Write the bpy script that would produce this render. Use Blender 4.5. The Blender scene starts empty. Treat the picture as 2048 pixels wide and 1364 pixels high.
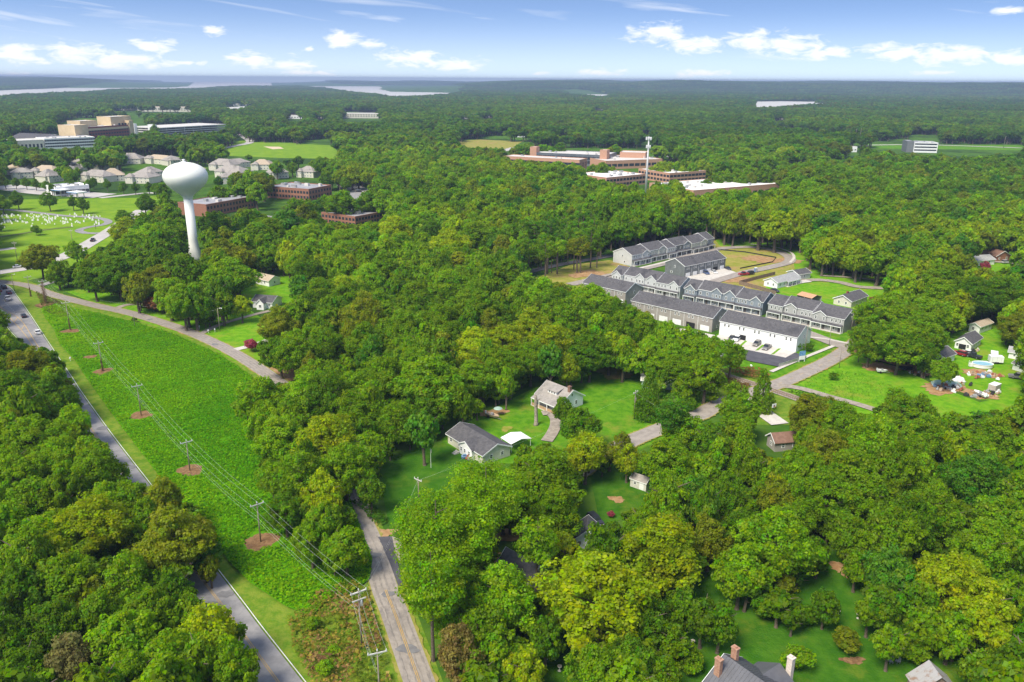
import bpy, math, random
import numpy as np
from mathutils import Vector, Matrix
random.seed(7); RNG = np.random.default_rng(11)
SC = bpy.context.scene
COL = SC.collection

# ------------------------------------------------------------------ camera
CAMH, FPX, CX, CY = 92.0, 1593.0, 1024.0, 682.0      # photo pixels 2048 x 1364
PITCH, ROLL = math.radians(18.17), math.radians(0.39)
FWD = np.array([0, math.cos(PITCH), -math.sin(PITCH)])
R0 = np.array([1.0, 0, 0]); U0 = np.array([0, math.sin(PITCH), math.cos(PITCH)])
RGT = math.cos(ROLL) * R0 + math.sin(ROLL) * U0
UPV = math.cos(ROLL) * U0 - math.sin(ROLL) * R0
cam = bpy.data.cameras.new('camera'); cam.sensor_width = 36; cam.lens = 36 * FPX / 2048
cam.clip_end = 90000; cam.clip_start = 1.0
camo = bpy.data.objects.new('camera', cam); COL.objects.link(camo)
m = Matrix.Identity(4)
for i in range(3):
    m[i][0] = RGT[i]; m[i][1] = UPV[i]; m[i][2] = -FWD[i]
m[2][3] = CAMH
camo.matrix_world = m; SC.camera = camo

def ray(px, py):
    return FWD + RGT * ((px - CX) / FPX) - UPV * ((py - CY) / FPX)
def P(px, py, z=0.0):                      # photo pixel -> point on the level z
    d = ray(px, py); t = (z - CAMH) / d[2]
    return Vector((d[0] * t, d[1] * t, z))
def proj(X):                               # (n,3) -> pixels, depth
    X = np.asarray(X, float) - np.array([0, 0, CAMH])
    c = X @ FWD
    return CX + FPX * (X @ RGT) / c, CY - FPX * (X @ UPV) / c, c
def scale_at(px, py, z=0.0):               # pixels per metre
    p = P(px, py, z); return FPX / ((np.array(p) - np.array([0, 0, CAMH])) @ FWD)

# ------------------------------------------------------------------ world, sun, exposure
SUN_EL, SUN_AZ = math.radians(52), math.radians(-138)     # azimuth from +Y towards +X (behind left)
sdir = Vector((math.sin(SUN_AZ) * math.cos(SUN_EL), math.cos(SUN_AZ) * math.cos(SUN_EL), math.sin(SUN_EL)))
W = bpy.data.worlds.new('World'); SC.world = W; W.use_nodes = True
wt = W.node_tree; wn = wt.nodes; wl = wt.links
for n in list(wn): wn.remove(n)
def N(t, typ, **kw):
    n = t.nodes.new(typ)
    for k, v in kw.items(): setattr(n, k, v)
    return n
def mathn(t, op, a, b=None, c=None, clamp=False):
    n = N(t, 'ShaderNodeMath', operation=op, use_clamp=clamp)
    for i, v in enumerate((a, b, c)):
        if v is None: continue
        if isinstance(v, (int, float)): n.inputs[i].default_value = v
        else: t.links.new(v, n.inputs[i])
    return n.outputs[0]
def maprange(t, v, a, b, c=0.0, d=1.0, smooth=True):
    n = N(t, 'ShaderNodeMapRange', interpolation_type='SMOOTHSTEP' if smooth else 'LINEAR')
    t.links.new(v, n.inputs['Value'])
    for k, x in zip(('From Min', 'From Max', 'To Min', 'To Max'), (a, b, c, d)): n.inputs[k].default_value = x
    return n.outputs[0]
SKY_STR = 0.088
tc = N(wt, 'ShaderNodeTexCoord'); sep = N(wt, 'ShaderNodeSeparateXYZ'); wl.new(tc.outputs['Generated'], sep.inputs[0])
az = mathn(wt, 'ARCTAN2', sep.outputs[0], sep.outputs[1]); el = mathn(wt, 'ARCSINE', sep.outputs[2])
sky = N(wt, 'ShaderNodeTexSky', sky_type='NISHITA'); sky.sun_disc = False
sky.sun_elevation = SUN_EL; sky.sun_rotation = SUN_AZ; sky.air_density = 1.3; sky.dust_density = 0.4; sky.ozone_density = 3.0; sky.altitude = 400
lift = mathn(wt, 'ADD', mathn(wt, 'MULTIPLY', sep.outputs[2], 3.4), 0.11)
sv = N(wt, 'ShaderNodeCombineXYZ'); wl.new(sep.outputs[0], sv.inputs[0]); wl.new(sep.outputs[1], sv.inputs[1]); wl.new(lift, sv.inputs[2])
nv = N(wt, 'ShaderNodeVectorMath', operation='NORMALIZE'); wl.new(sv.outputs[0], nv.inputs[0])
wl.new(nv.outputs[0], sky.inputs['Vector'])
uv = N(wt, 'ShaderNodeCombineXYZ'); wl.new(az, uv.inputs[0]); wl.new(el, uv.inputs[1])
def azel(px, py):
    d = ray(px, py); return math.atan2(d[0], d[1]), math.asin(d[2] / np.linalg.norm(d))
blobs = [(40, 108, 80, 26), (150, 108, 95, 22), (240, 122, 110, 20), (310, 132, 60, 9), (300, 92, 50, 14), (427, 63, 26, 11), (500, 122, 55, 18), (570, 130, 70, 18),
         (620, 146, 60, 8), (690, 80, 46, 16), (735, 88, 30, 10), (820, 118, 80, 20), (910, 130, 80, 16), (620, 97, 14, 7), (1320, 68, 65, 20), (1390, 90, 70, 17), (1500, 82, 60, 19),
         (1570, 90, 80, 24), (1640, 108, 70, 14), (1790, 104, 90, 18), (1900, 112, 130, 22), (2030, 118, 90, 16), (2015, 20, 34, 8), (1200, 144, 60, 9), (1400, 148, 70, 9), (1860, 146, 60, 8), (30, 148, 40, 7), (1085, 146, 30, 6), (370, 125, 40, 6)]
acc = None
for bx, by, sx, sy in blobs:
    a0, e0 = azel(bx, by); a1, _ = azel(bx + sx, by); _, e1 = azel(bx, by - sy)
    s = N(wt, 'ShaderNodeVectorMath', operation='SUBTRACT'); wl.new(uv.outputs[0], s.inputs[0]); s.inputs[1].default_value = (a0, e0, 0)
    d = N(wt, 'ShaderNodeVectorMath', operation='DIVIDE'); wl.new(s.outputs[0], d.inputs[0]); d.inputs[1].default_value = (abs(a1 - a0), abs(e1 - e0), 1)
    l = N(wt, 'ShaderNodeVectorMath', operation='LENGTH'); wl.new(d.outputs[0], l.inputs[0])
    v = mathn(wt, 'SUBTRACT', 1.0, l.outputs['Value'])
    acc = v if acc is None else mathn(wt, 'MAXIMUM', acc, v)
def wnoise(scale, sc, detail=6, rough=0.6, dist=0.0):
    mp = N(wt, 'ShaderNodeVectorMath', operation='MULTIPLY'); wl.new(uv.outputs[0], mp.inputs[0]); mp.inputs[1].default_value = sc
    n = N(wt, 'ShaderNodeTexNoise'); wl.new(mp.outputs[0], n.inputs['Vector'])
    n.inputs['Scale'].default_value = scale; n.inputs['Detail'].default_value = detail; n.inputs['Roughness'].default_value = rough; n.inputs['Distortion'].default_value = dist
    return n.outputs['Fac']
cn = wnoise(1.0, (42, 120, 1), 9, 0.64, 0.5)
cn2 = wnoise(1.0, (9, 34, 1), 5, 0.55)
cl = mathn(wt, 'ADD', mathn(wt, 'ADD', mathn(wt, 'MULTIPLY', acc, 1.0), 0.26), mathn(wt, 'MULTIPLY', mathn(wt, 'SUBTRACT', cn, 0.5), 3.4))
gen = mathn(wt, 'ADD', mathn(wt, 'MULTIPLY', mathn(wt, 'SUBTRACT', cn2, 0.47), 5.0), mathn(wt, 'MULTIPLY', mathn(wt, 'SUBTRACT', cn, 0.5), 1.0))  # unseen clouds outside the view, cover raised to add soft fill light
inview = maprange(wt, mathn(wt, 'ABSOLUTE', az), 0.60, 0.75)
above = maprange(wt, el, 0.09, 0.16)
outside = mathn(wt, 'MAXIMUM', inview, above)
gen = mathn(wt, 'SUBTRACT', gen, mathn(wt, 'MULTIPLY', mathn(wt, 'SUBTRACT', 1.0, outside), 3.0))
cl = mathn(wt, 'MAXIMUM', cl, gen)
cmask = maprange(wt, cl, -0.35, 1.25, 0, 0.97)
# thin cirrus, stretched
rotv = N(wt, 'ShaderNodeVectorRotate', rotation_type='Z_AXIS'); wl.new(uv.outputs[0], rotv.inputs['Vector']); rotv.inputs['Angle'].default_value = 0.10
mp = N(wt, 'ShaderNodeVectorMath', operation='MULTIPLY'); wl.new(rotv.outputs[0], mp.inputs[0]); mp.inputs[1].default_value = (4.5, 60, 1)
cir = N(wt, 'ShaderNodeTexNoise'); wl.new(mp.outputs[0], cir.inputs['Vector']); cir.inputs['Scale'].default_value = 1.0; cir.inputs['Detail'].default_value = 7; cir.inputs['Distortion'].default_value = 0.6
cirm = maprange(wt, cir.outputs['Fac'], 0.47, 0.82, 0, 0.7)
veil = maprange(wt, el, -0.01, 0.085, 0.50, 0.10)                # thin high haze, paler towards the horizon
allm = mathn(wt, 'MAXIMUM', mathn(wt, 'MAXIMUM', cmask, cirm), veil)
hsv = N(wt, 'ShaderNodeHueSaturation'); hsv.inputs['Saturation'].default_value = 1.2; hsv.inputs['Hue'].default_value = 0.508; wl.new(sky.outputs[0], hsv.inputs['Color'])
mix = N(wt, 'ShaderNodeMix', data_type='RGBA'); wl.new(allm, mix.inputs['Factor']); wl.new(hsv.outputs[0], mix.inputs[6]); mix.inputs[7].default_value = (6.3, 6.4, 6.6, 1)
bg = N(wt, 'ShaderNodeBackground'); wl.new(mix.outputs[2], bg.inputs['Color']); bg.inputs['Strength'].default_value = SKY_STR
wo = N(wt, 'ShaderNodeOutputWorld'); wl.new(bg.outputs[0], wo.inputs['Surface'])

sun = bpy.data.lights.new('sun', 'SUN'); sun.energy = 2.7; sun.angle = math.radians(24); sun.color = (1.0, 0.93, 0.78)
suno = bpy.data.objects.new('sun', sun); COL.objects.link(suno)
suno.rotation_euler = sdir.to_track_quat('Z', 'Y').to_euler(); suno.location = (-60, -60, 140)
SC.view_settings.view_transform = 'Standard'; SC.view_settings.look = 'None'
SC.view_settings.exposure = 1.08; SC.view_settings.gamma = 1.0; SC.view_settings.use_curve_mapping = False
SC.render.engine = 'CYCLES'
SC.cycles.use_denoising = True
SC.cycles.max_bounces = 9; SC.cycles.diffuse_bounces = 6; SC.cycles.transmission_bounces = 4; SC.cycles.volume_bounces = 0

# ------------------------------------------------------------------ materials
MATS = {}
def mat(name, c1, c2=None, scale=0.3, rough=0.8, spec=0.3, bump=0.0, bscale=4.0, detail=5, contrast=(0.35, 0.65), metallic=0.0, c3=None, s3=0.05, r3=(0.5, 0.7)):
    if name in MATS: return MATS[name]
    M = bpy.data.materials.new(name); M.use_nodes = True; t = M.node_tree
    b = t.nodes['Principled BSDF']; b.inputs['Roughness'].default_value = rough; b.inputs['Metallic'].default_value = metallic
    b.inputs['Specular IOR Level'].default_value = spec
    g = N(t, 'ShaderNodeNewGeometry')
    if c2 is None:
        b.inputs['Base Color'].default_value = (*c1, 1)
    else:
        n = N(t, 'ShaderNodeTexNoise'); n.inputs['Scale'].default_value = scale; n.inputs['Detail'].default_value = detail; n.inputs['Roughness'].default_value = 0.65
        t.links.new(g.outputs['Position'], n.inputs['Vector'])
        f = maprange(t, n.outputs['Fac'], *contrast)
        mx = N(t, 'ShaderNodeMix', data_type='RGBA'); t.links.new(f, mx.inputs['Factor'])
        mx.inputs[6].default_value = (*c1, 1); mx.inputs[7].default_value = (*c2, 1); out = mx.outputs[2]
        if c3 is not None:
            n3 = N(t, 'ShaderNodeTexNoise'); n3.inputs['Scale'].default_value = s3; n3.inputs['Detail'].default_value = 6; n3.inputs['Roughness'].default_value = 0.7
            t.links.new(g.outputs['Position'], n3.inputs['Vector'])
            f3 = maprange(t, n3.outputs['Fac'], *r3)
            m3 = N(t, 'ShaderNodeMix', data_type='RGBA'); t.links.new(f3, m3.inputs['Factor']); t.links.new(out, m3.inputs[6]); m3.inputs[7].default_value = (*c3, 1); out = m3.outputs[2]
        t.links.new(out, b.inputs['Base Color'])
    if bump > 0:
        bn = N(t, 'ShaderNodeTexNoise'); bn.inputs['Scale'].default_value = bscale; bn.inputs['Detail'].default_value = 4
        t.links.new(g.outputs['Position'], bn.inputs['Vector'])
        bp = N(t, 'ShaderNodeBump'); bp.inputs['Strength'].default_value = bump; bp.inputs['Distance'].default_value = 0.3
        t.links.new(bn.outputs['Fac'], bp.inputs['Height']); t.links.new(bp.outputs[0], b.inputs['Normal'])
    MATS[name] = M; return M
def foliage(name, mode):
    M = bpy.data.materials.new(name); M.use_nodes = True; t = M.node_tree
    b = t.nodes['Principled BSDF']; out = t.nodes['Material Output']
    b.inputs['Roughness'].default_value = 0.8; b.inputs['Specular IOR Level'].default_value = 0.02
    if mode == 'object':
        oi = N(t, 'ShaderNodeObjectInfo'); base = oi.outputs['Color']
    elif mode == 'inst':
        at = N(t, 'ShaderNodeAttribute', attribute_type='INSTANCER', attribute_name='tint'); base = at.outputs['Color']
    else:
        at = N(t, 'ShaderNodeAttribute', attribute_type='GEOMETRY', attribute_name='tint'); base = at.outputs['Color']
    lv = N(t, 'ShaderNodeAttribute', attribute_type='GEOMETRY', attribute_name='lv')
    hs = N(t, 'ShaderNodeHueSaturation'); t.links.new(base, hs.inputs['Color'])
    sepv = N(t, 'ShaderNodeSeparateXYZ'); t.links.new(lv.outputs['Vector'], sepv.inputs[0])
    t.links.new(sepv.outputs[0], hs.inputs['Hue']); t.links.new(sepv.outputs[1], hs.inputs['Value']); t.links.new(sepv.outputs[2], hs.inputs['Saturation'])
    t.links.new(hs.outputs[0], b.inputs['Base Color'])
    tr = N(t, 'ShaderNodeBsdfTranslucent'); hy = N(t, 'ShaderNodeHueSaturation'); hy.inputs['Hue'].default_value = 0.485; hy.inputs['Value'].default_value = 1.5; t.links.new(hs.outputs[0], hy.inputs['Color']); t.links.new(hy.outputs[0], tr.inputs['Color'])
    ms = N(t, 'ShaderNodeMixShader'); ms.inputs[0].default_value = 0.50
    t.links.new(b.outputs[0], ms.inputs[1]); t.links.new(tr.outputs[0], ms.inputs[2]); t.links.new(ms.outputs[0], out.inputs['Surface'])
    MATS[name] = M; return M
F_OBJ = foliage('leaf_foliage', 'object'); F_INST = foliage('woodland_foliage', 'inst'); F_GEO = foliage('ground_foliage', 'geo')
BARK = mat('bark', (0.09, 0.065, 0.045), (0.16, 0.13, 0.10), 3, 0.95)
BARK_GREY = mat('grey_weathered_wood', (0.22, 0.18, 0.14), (0.38, 0.33, 0.27), 2, 0.95)
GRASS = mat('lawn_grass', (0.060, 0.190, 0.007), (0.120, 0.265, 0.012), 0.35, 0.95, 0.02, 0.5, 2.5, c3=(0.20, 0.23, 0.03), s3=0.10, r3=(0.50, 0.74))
GRASS_D = mat('vignetted_lawn_grass', (0.034, 0.118, 0.007), (0.062, 0.160, 0.011), 0.3, 0.95, 0.02, 0.5, 2.5, c3=(0.15, 0.19, 0.02), s3=0.09, r3=(0.52, 0.76))  # darker green lawn, with lens vignetting also put into the colour
MEADOW = mat('meadow_grass', (0.095, 0.260, 0.008), (0.165, 0.335, 0.014), 0.4, 0.95, 0.02, 0.7, 1.8, c3=(0.23, 0.28, 0.03), s3=0.09, r3=(0.48, 0.70))
DRY = mat('dry_grass', (0.21, 0.24, 0.03), (0.33, 0.28, 0.08), 0.25, 0.95, 0.02, 0.5, 2.0, c3=(0.36, 0.24, 0.10), s3=0.05, r3=(0.52, 0.66))
VERGE = mat('verge_grass', (0.10, 0.20, 0.014), (0.19, 0.25, 0.03), 0.5, 0.95, 0.02, 0.5, 2.0)
CEMG = mat('cemetery_grass', (0.13, 0.25, 0.015), (0.20, 0.31, 0.02), 0.08, 0.95, 0.02)
DIRT = mat('bare_dirt', (0.30, 0.17, 0.08), (0.42, 0.27, 0.14), 0.5, 0.95, 0.02, 0.4, 3)
STRAW = mat('dead_straw', (0.17, 0.095, 0.05), (0.28, 0.17, 0.085), 1.5, 0.95, 0.02, 0.6, 4)
GRAVEL = mat('gravel', (0.27, 0.23, 0.19), (0.38, 0.33, 0.27), 0.8, 0.95, 0.02, 0.3, 6)
ASPH = mat('worn_asphalt', (0.245, 0.235, 0.235), (0.31, 0.295, 0.29), 0.5, 0.9, 0.2, 0.1, 8, c3=(0.185, 0.18, 0.185), s3=0.09, r3=(0.55, 0.7))
ASPH_OLD = mat('old_asphalt', (0.28, 0.245, 0.215), (0.36, 0.315, 0.275), 0.6, 0.9, 0.2, 0.1, 8, c3=(0.21, 0.185, 0.17), s3=0.08, r3=(0.55, 0.7))
ASPH_NEW = mat('fresh_asphalt', (0.075, 0.073, 0.085), (0.10, 0.098, 0.11), 0.35, 0.9, 0.2)
CONC = mat('concrete', (0.50, 0.46, 0.41), (0.60, 0.56, 0.50), 0.5, 0.9, 0.2)
PALE_ROAD = mat('pale_road', (0.42, 0.39, 0.37), (0.50, 0.47, 0.44), 0.1, 0.9, 0.2)
LINE_W = mat('white_line_paint', (0.75, 0.74, 0.70), (0.6, 0.6, 0.56), 1, 0.7)
LINE_Y = mat('yellow_line_paint', (0.60, 0.37, 0.10), (0.42, 0.30, 0.15), 1, 0.7)
WHITE = mat('white_siding', (0.78, 0.78, 0.78), (0.84, 0.84, 0.84), 0.5, 0.6)
TRIM = mat('white_trim', (0.82, 0.82, 0.81), None, rough=0.55)
LGREY = mat('light_grey_siding', (0.50, 0.51, 0.51), (0.56, 0.57, 0.57), 0.6, 0.65)
SAGE = mat('sage_grey_siding', (0.40, 0.42, 0.38), (0.46, 0.48, 0.44), 0.6, 0.65)
GREY = mat('grey_siding', (0.36, 0.36, 0.35), (0.41, 0.41, 0.40), 0.6, 0.65)
DGREY = mat('dark_grey_siding', (0.14, 0.15, 0.155), (0.18, 0.19, 0.195), 0.6, 0.65)
BLUEGREY = mat('blue_grey_siding', (0.215, 0.245, 0.285), (0.25, 0.285, 0.325), 0.6, 0.65)
TAUPE = mat('taupe_siding', (0.30, 0.27, 0.25), (0.36, 0.33, 0.30), 0.6, 0.65)
CREAM = mat('cream_siding', (0.58, 0.55, 0.45), (0.66, 0.63, 0.54), 0.6, 0.7)
SHING = mat('charcoal_shingle', (0.085, 0.082, 0.088), (0.125, 0.12, 0.125), 1.2, 0.95, 0.15, 0.2, 6, c3=(0.065, 0.064, 0.07), s3=0.12, r3=(0.5, 0.7))
SHING_G = mat('grey_shingle', (0.29, 0.265, 0.24), (0.37, 0.335, 0.305), 1.0, 0.95, 0.15, 0.2, 6, c3=(0.18, 0.165, 0.15), s3=0.15)
SHING_L = mat('pale_grey_shingle', (0.30, 0.30, 0.30), (0.38, 0.38, 0.375), 1.0, 0.95, 0.15, 0.2, 6)
SHING_B = mat('brown_shingle', (0.20, 0.115, 0.085), (0.26, 0.155, 0.115), 1.0, 0.95, 0.15, 0.2, 6)
SHING_T = mat('tan_shingle', (0.40, 0.32, 0.23), (0.48, 0.39, 0.29), 1.0, 0.95, 0.15)
ORANGE_ROOF = mat('orange_tin_roof', (0.48, 0.27, 0.15), (0.56, 0.33, 0.19), 1, 0.7)
GREEN_ROOF = mat('green_tin_roof', (0.30, 0.42, 0.36), (0.36, 0.48, 0.42), 1, 0.7)
TIN = mat('rusty_tin_roof', (0.42, 0.40, 0.38), (0.30, 0.20, 0.14), 0.7, 0.55, 0.4, contrast=(0.5, 0.68), metallic=0.2)
SEAM = mat('standing_seam_roof', (0.115, 0.115, 0.125), (0.14, 0.14, 0.15), 0.5, 0.45, 0.4, metallic=0.2)
BRICK = mat('orange_red_brick', (0.29, 0.135, 0.09), (0.35, 0.165, 0.11), 1.2, 0.9)
BRICK_P = mat('pale_orange_brick', (0.47, 0.26, 0.17), (0.54, 0.31, 0.21), 1.2, 0.9)
BRICK_D = mat('dark_red_brick', (0.22, 0.07, 0.05), (0.28, 0.095, 0.065), 1.2, 0.9)
CHIM = mat('chimney_brick', (0.46, 0.28, 0.19), (0.36, 0.18, 0.12), 3, 0.9)
TANSTONE = mat('tan_stone', (0.60, 0.46, 0.27), (0.66, 0.52, 0.33), 0.2, 0.8)
ROOF_W = mat('white_membrane_roof', (0.82, 0.81, 0.79), (0.66, 0.65, 0.62), 0.12, 0.8, contrast=(0.5, 0.8))
ROOF_G = mat('grey_membrane_roof', (0.28, 0.28, 0.30), (0.36, 0.355, 0.37), 0.15, 0.8)
ROOF_P = mat('pale_membrane_roof', (0.56, 0.53, 0.49), (0.64, 0.61, 0.57), 0.1, 0.8)
STEEL = mat('grey_steel', (0.42, 0.42, 0.42), (0.5, 0.5, 0.5), 1, 0.4, 0.5, metallic=0.5)
TOWERW = mat('tank_paint', (0.82, 0.82, 0.76), (0.76, 0.77, 0.71), 0.12, 0.5, contrast=(0.4, 0.75))
WOODP = mat('pole_wood', (0.22, 0.18, 0.145), (0.31, 0.26, 0.21), 2, 0.95)
ARMW = mat('bleached_crossarm', (0.52, 0.50, 0.46), (0.62, 0.60, 0.56), 2, 0.9)
WIREM = mat('aluminium_wire', (0.56, 0.56, 0.54), None, rough=0.5)
GLASSD = mat('dark_window_glass', (0.025, 0.03, 0.035), None, rough=0.08, spec=0.6)
GLASSO = mat('office_glass', (0.03, 0.038, 0.05), None, rough=0.1, spec=0.6)
DOORM = mat('painted_door', (0.10, 0.09, 0.09), None, rough=0.5)
FENCE = mat('brown_fence_wood', (0.17, 0.12, 0.085), (0.24, 0.18, 0.13), 2, 0.95)
BLACKF = mat('black_silt_fence', (0.03, 0.03, 0.03), None, rough=0.9)
RUBBER = mat('tyre_rubber', (0.02, 0.02, 0.02), None, rough=0.9)
POOLW = mat('pool_water', (0.22, 0.45, 0.56), (0.28, 0.52, 0.62), 1, 0.1, 0.5)
JUNKM = [mat('junk_%s' % n, c, None, rough=0.7) for n, c in (('white', (0.75, 0.75, 0.74)), ('tan', (0.45, 0.34, 0.24)), ('rust', (0.35, 0.13, 0.08)), ('blue', (0.15, 0.25, 0.4)), ('black', (0.04, 0.04, 0.04)), ('grey', (0.35, 0.35, 0.36)))]

# ------------------------------------------------------------------ mesh helpers
class MB:
    def __init__(s): s.v = []; s.f = []
    def add(s, v, f):
        o = len(s.v); s.v += [tuple(x) for x in v]; s.f += [tuple(i + o for i in q) for q in f]; return s
    def box(s, a, b):
        x0, y0, z0 = a; x1, y1, z1 = b
        return s.add([(x0, y0, z0), (x1, y0, z0), (x1, y1, z0), (x0, y1, z0), (x0, y0, z1), (x1, y0, z1), (x1, y1, z1), (x0, y1, z1)],
                     [(3, 2, 1, 0), (4, 5, 6, 7), (0, 1, 5, 4), (1, 2, 6, 5), (2, 3, 7, 6), (3, 0, 4, 7)])
    def prism(s, poly, axis, a, b):        # convex-ish polygon (2D) extruded along axis
        n = len(poly)
        def pt(p, t): return (t, p[0], p[1]) if axis == 'x' else (p[0], t, p[1]) if axis == 'y' else (p[0], p[1], t)
        v = [pt(p, a) for p in poly] + [pt(p, b) for p in poly]
        f = [tuple(range(n))[::-1], tuple(range(n, 2 * n))] + [(i, (i + 1) % n, n + (i + 1) % n, n + i) for i in range(n)]
        return s.add(v, f)
    def lathe(s, prof, n=24, c=(0, 0)):
        v = []; f = []
        for r, z in prof:
            for k in range(n):
                a = 2 * math.pi * k / n; v.append((c[0] + r * math.cos(a), c[1] + r * math.sin(a), z))
        for i in range(len(prof) - 1):
            for k in range(n):
                f.append((i * n + k, i * n + (k + 1) % n, (i + 1) * n + (k + 1) % n, (i + 1) * n + k))
        f.append(tuple(range(n))[::-1]); f.append(tuple((len(prof) - 1) * n + k for k in range(n)))
        return s.add(v, f)
    def tube(s, pts, rad, n=5):
        pts = [Vector(p) for p in pts]; rad = rad if hasattr(rad, '__len__') else [rad] * len(pts)
        v = []; f = []
        for i, p in enumerate(pts):
            d = (pts[min(i + 1, len(pts) - 1)] - pts[max(i - 1, 0)]).normalized()
            a = d.cross(Vector((0, 0, 1)) if abs(d.z) < 0.9 else Vector((1, 0, 0))).normalized(); b = d.cross(a)
            for k in range(n):
                t = 2 * math.pi * k / n; v.append(p + (a * math.cos(t) + b * math.sin(t)) * rad[i])
        for i in range(len(pts) - 1):
            for k in range(n): f.append((i * n + k, i * n + (k + 1) % n, (i + 1) * n + (k + 1) % n, (i + 1) * n + k))
        f.append(tuple(range(n))[::-1]); f.append(tuple((len(pts) - 1) * n + k for k in range(n)))
        return s.add(v, f)
    def mesh(s, name, mt=None):
        me = bpy.data.meshes.new(name); me.from_pydata(s.v, [], s.f); me.update()
        if mt is not None: me.materials.append(mt)
        return me
    def build(s, name, mt, parent=None, smooth=False):
        me = s.mesh(name, mt)
        if smooth: me.polygons.foreach_set('use_smooth', [True] * len(me.polygons))
        return link(name, me, parent)
def link(name, data, parent=None):
    o = bpy.data.objects.new(name, data); COL.objects.link(o)
    if parent is not None: o.parent = parent
    return o
def tag(o, label=None, cat=None, group=None, kind=None):
    if label: o['label'] = label
    if cat: o['category'] = cat
    if group: o['group'] = group
    if kind: o['kind'] = kind
    return o
def empty(name, loc, rz=0.0, label=None, cat=None, group=None):
    o = link(name, None); o.location = loc; o.rotation_euler = (0, 0, rz); o.empty_display_size = 0.5
    return tag(o, label, cat, group)
def fastmesh(name, verts, quads, mats, attrs=None):
    me = bpy.data.meshes.new(name); nv = len(verts); nf = len(quads); k = quads.shape[1]
    me.vertices.add(nv); me.vertices.foreach_set('co', np.ascontiguousarray(verts, np.float32).ravel())
    me.loops.add(nf * k); me.loops.foreach_set('vertex_index', np.ascontiguousarray(quads, np.int32).ravel())
    me.polygons.add(nf); me.polygons.foreach_set('loop_start', np.arange(0, nf * k, k, dtype=np.int32)); me.polygons.foreach_set('loop_total', np.full(nf, k, np.int32))
    for nm, arr in (attrs or {}).items():
        at = me.attributes.new(nm, 'FLOAT_VECTOR', 'FACE'); at.data.foreach_set('vector', np.ascontiguousarray(arr, np.float32).ravel())
    me.update(calc_edges=True)
    for mm in (mats if isinstance(mats, list) else [mats]): me.materials.append(mm)
    return me

# ------------------------------------------------------------------ terrain
def sstep(x, a, b):
    t = np.clip((x - a) / (b - a), 0, 1); return t * t * (3 - 2 * t)
_lat = RNG.random((64, 64))
def vnoise(x, y):
    xi = np.floor(x).astype(int); yi = np.floor(y).astype(int); fx = x - xi; fy = y - yi
    fx = fx * fx * (3 - 2 * fx); fy = fy * fy * (3 - 2 * fy)
    g = lambda a, b: _lat[a % 64, b % 64]
    return (g(xi, yi) * (1 - fx) + g(xi + 1, yi) * fx) * (1 - fy) + (g(xi, yi + 1) * (1 - fx) + g(xi + 1, yi + 1) * fx) * fy
def fbm(x, y, o=4):
    s = 0; a = 0.5
    for i in range(o): s = s + a * vnoise(x * 2 ** i + 13.7 * i, y * 2 ** i + 7.1 * i); a *= 0.5
    return s
def terrain(x, y):
    x = np.asarray(x, float); y = np.asarray(y, float)
    d = np.hypot(x, y); a = np.arctan2(x, np.maximum(y, 1e-3)); a = np.where(y <= 0, np.sign(x) * 1.57, a)
    px = 1024 + 1593 * np.tan(np.clip(a, -1.2, 1.2))
    n = fbm(x / 900 + 30, y / 2600 + 30, 3)
    right = sstep(px, 760, 1150) * sstep(d, 5900, 7800) * (24 + 88 * n)
    left = (1 - sstep(px, 120, 420)) * sstep(d, 8200, 10500) * (34 + 50 * n)
    mid = sstep(px, 560, 700) * (1 - sstep(px, 900, 1100)) * sstep(d, 10500, 12500) * (14 + 40 * n)
    return np.maximum.reduce([right, left, mid])

# ------------------------------------------------------------------ ground sheet to the horizon
rings = np.concatenate([[0.0], np.geomspace(25, 18000, 74)]); NA = 288
aa = np.linspace(0, 2 * math.pi, NA, endpoint=False)
gx = (rings[1:, None] * np.sin(aa)[None]).ravel(); gy = (rings[1:, None] * np.cos(aa)[None]).ravel()
gv = np.concatenate([[[0, 0, 0]], np.stack([gx, gy, terrain(gx, gy)], 1)])
gf = [(0, 1 + (k + 1) % NA, 1 + k) for k in range(NA)]
for i in range(len(rings) - 2):
    for k in range(NA):
        a, b = 1 + i * NA + k, 1 + i * NA + (k + 1) % NA
        gf.append((a, b, b + NA, a + NA))
gm = bpy.data.meshes.new('ground'); gm.from_pydata(gv.tolist(), [], gf); gm.update()
GRD = mat('ground_cover', (0.045, 0.12, 0.012), (0.09, 0.17, 0.018), 0.12, 0.95, 0.02, c3=(0.035, 0.075, 0.015), s3=0.012, r3=(0.45, 0.6))
gm.materials.append(GRD)
tag(link('ground', gm), 'green ground reaching to the horizon under fields and woods', kind='structure')

_z = [0.02]
def sheet(name, pts, mt, label=None, kind='structure', z=None, world=False):
    if z is None: z = _z[0]; _z[0] += 0.003
    w = [Vector(p) for p in pts] if world else [P(x, y) for x, y in pts]
    me = bpy.data.meshes.new(name); me.from_pydata([(p.x, p.y, z) for p in w], [], [tuple(range(len(w)))]); me.update()
    if me.polygons[0].normal.z < 0: me.flip_normals()
    me.materials.append(mt)
    return tag(link(name, me), label, kind=kind)
def smooth_line(pts, n=6):
    out = []; q = [pts[0]] + pts + [pts[-1]]
    for i in range(1, len(q) - 2):
        p0, p1, p2, p3 = q[i - 1:i + 3]
        for k in range(n):
            t = k / n
            out.append(0.5 * ((2 * p1) + (p2 - p0) * t + (2 * p0 - 5 * p1 + 4 * p2 - p3) * t * t + (3 * p1 - p0 - 3 * p2 + p3) * t ** 3))
    out.append(q[-2]); return out
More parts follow.
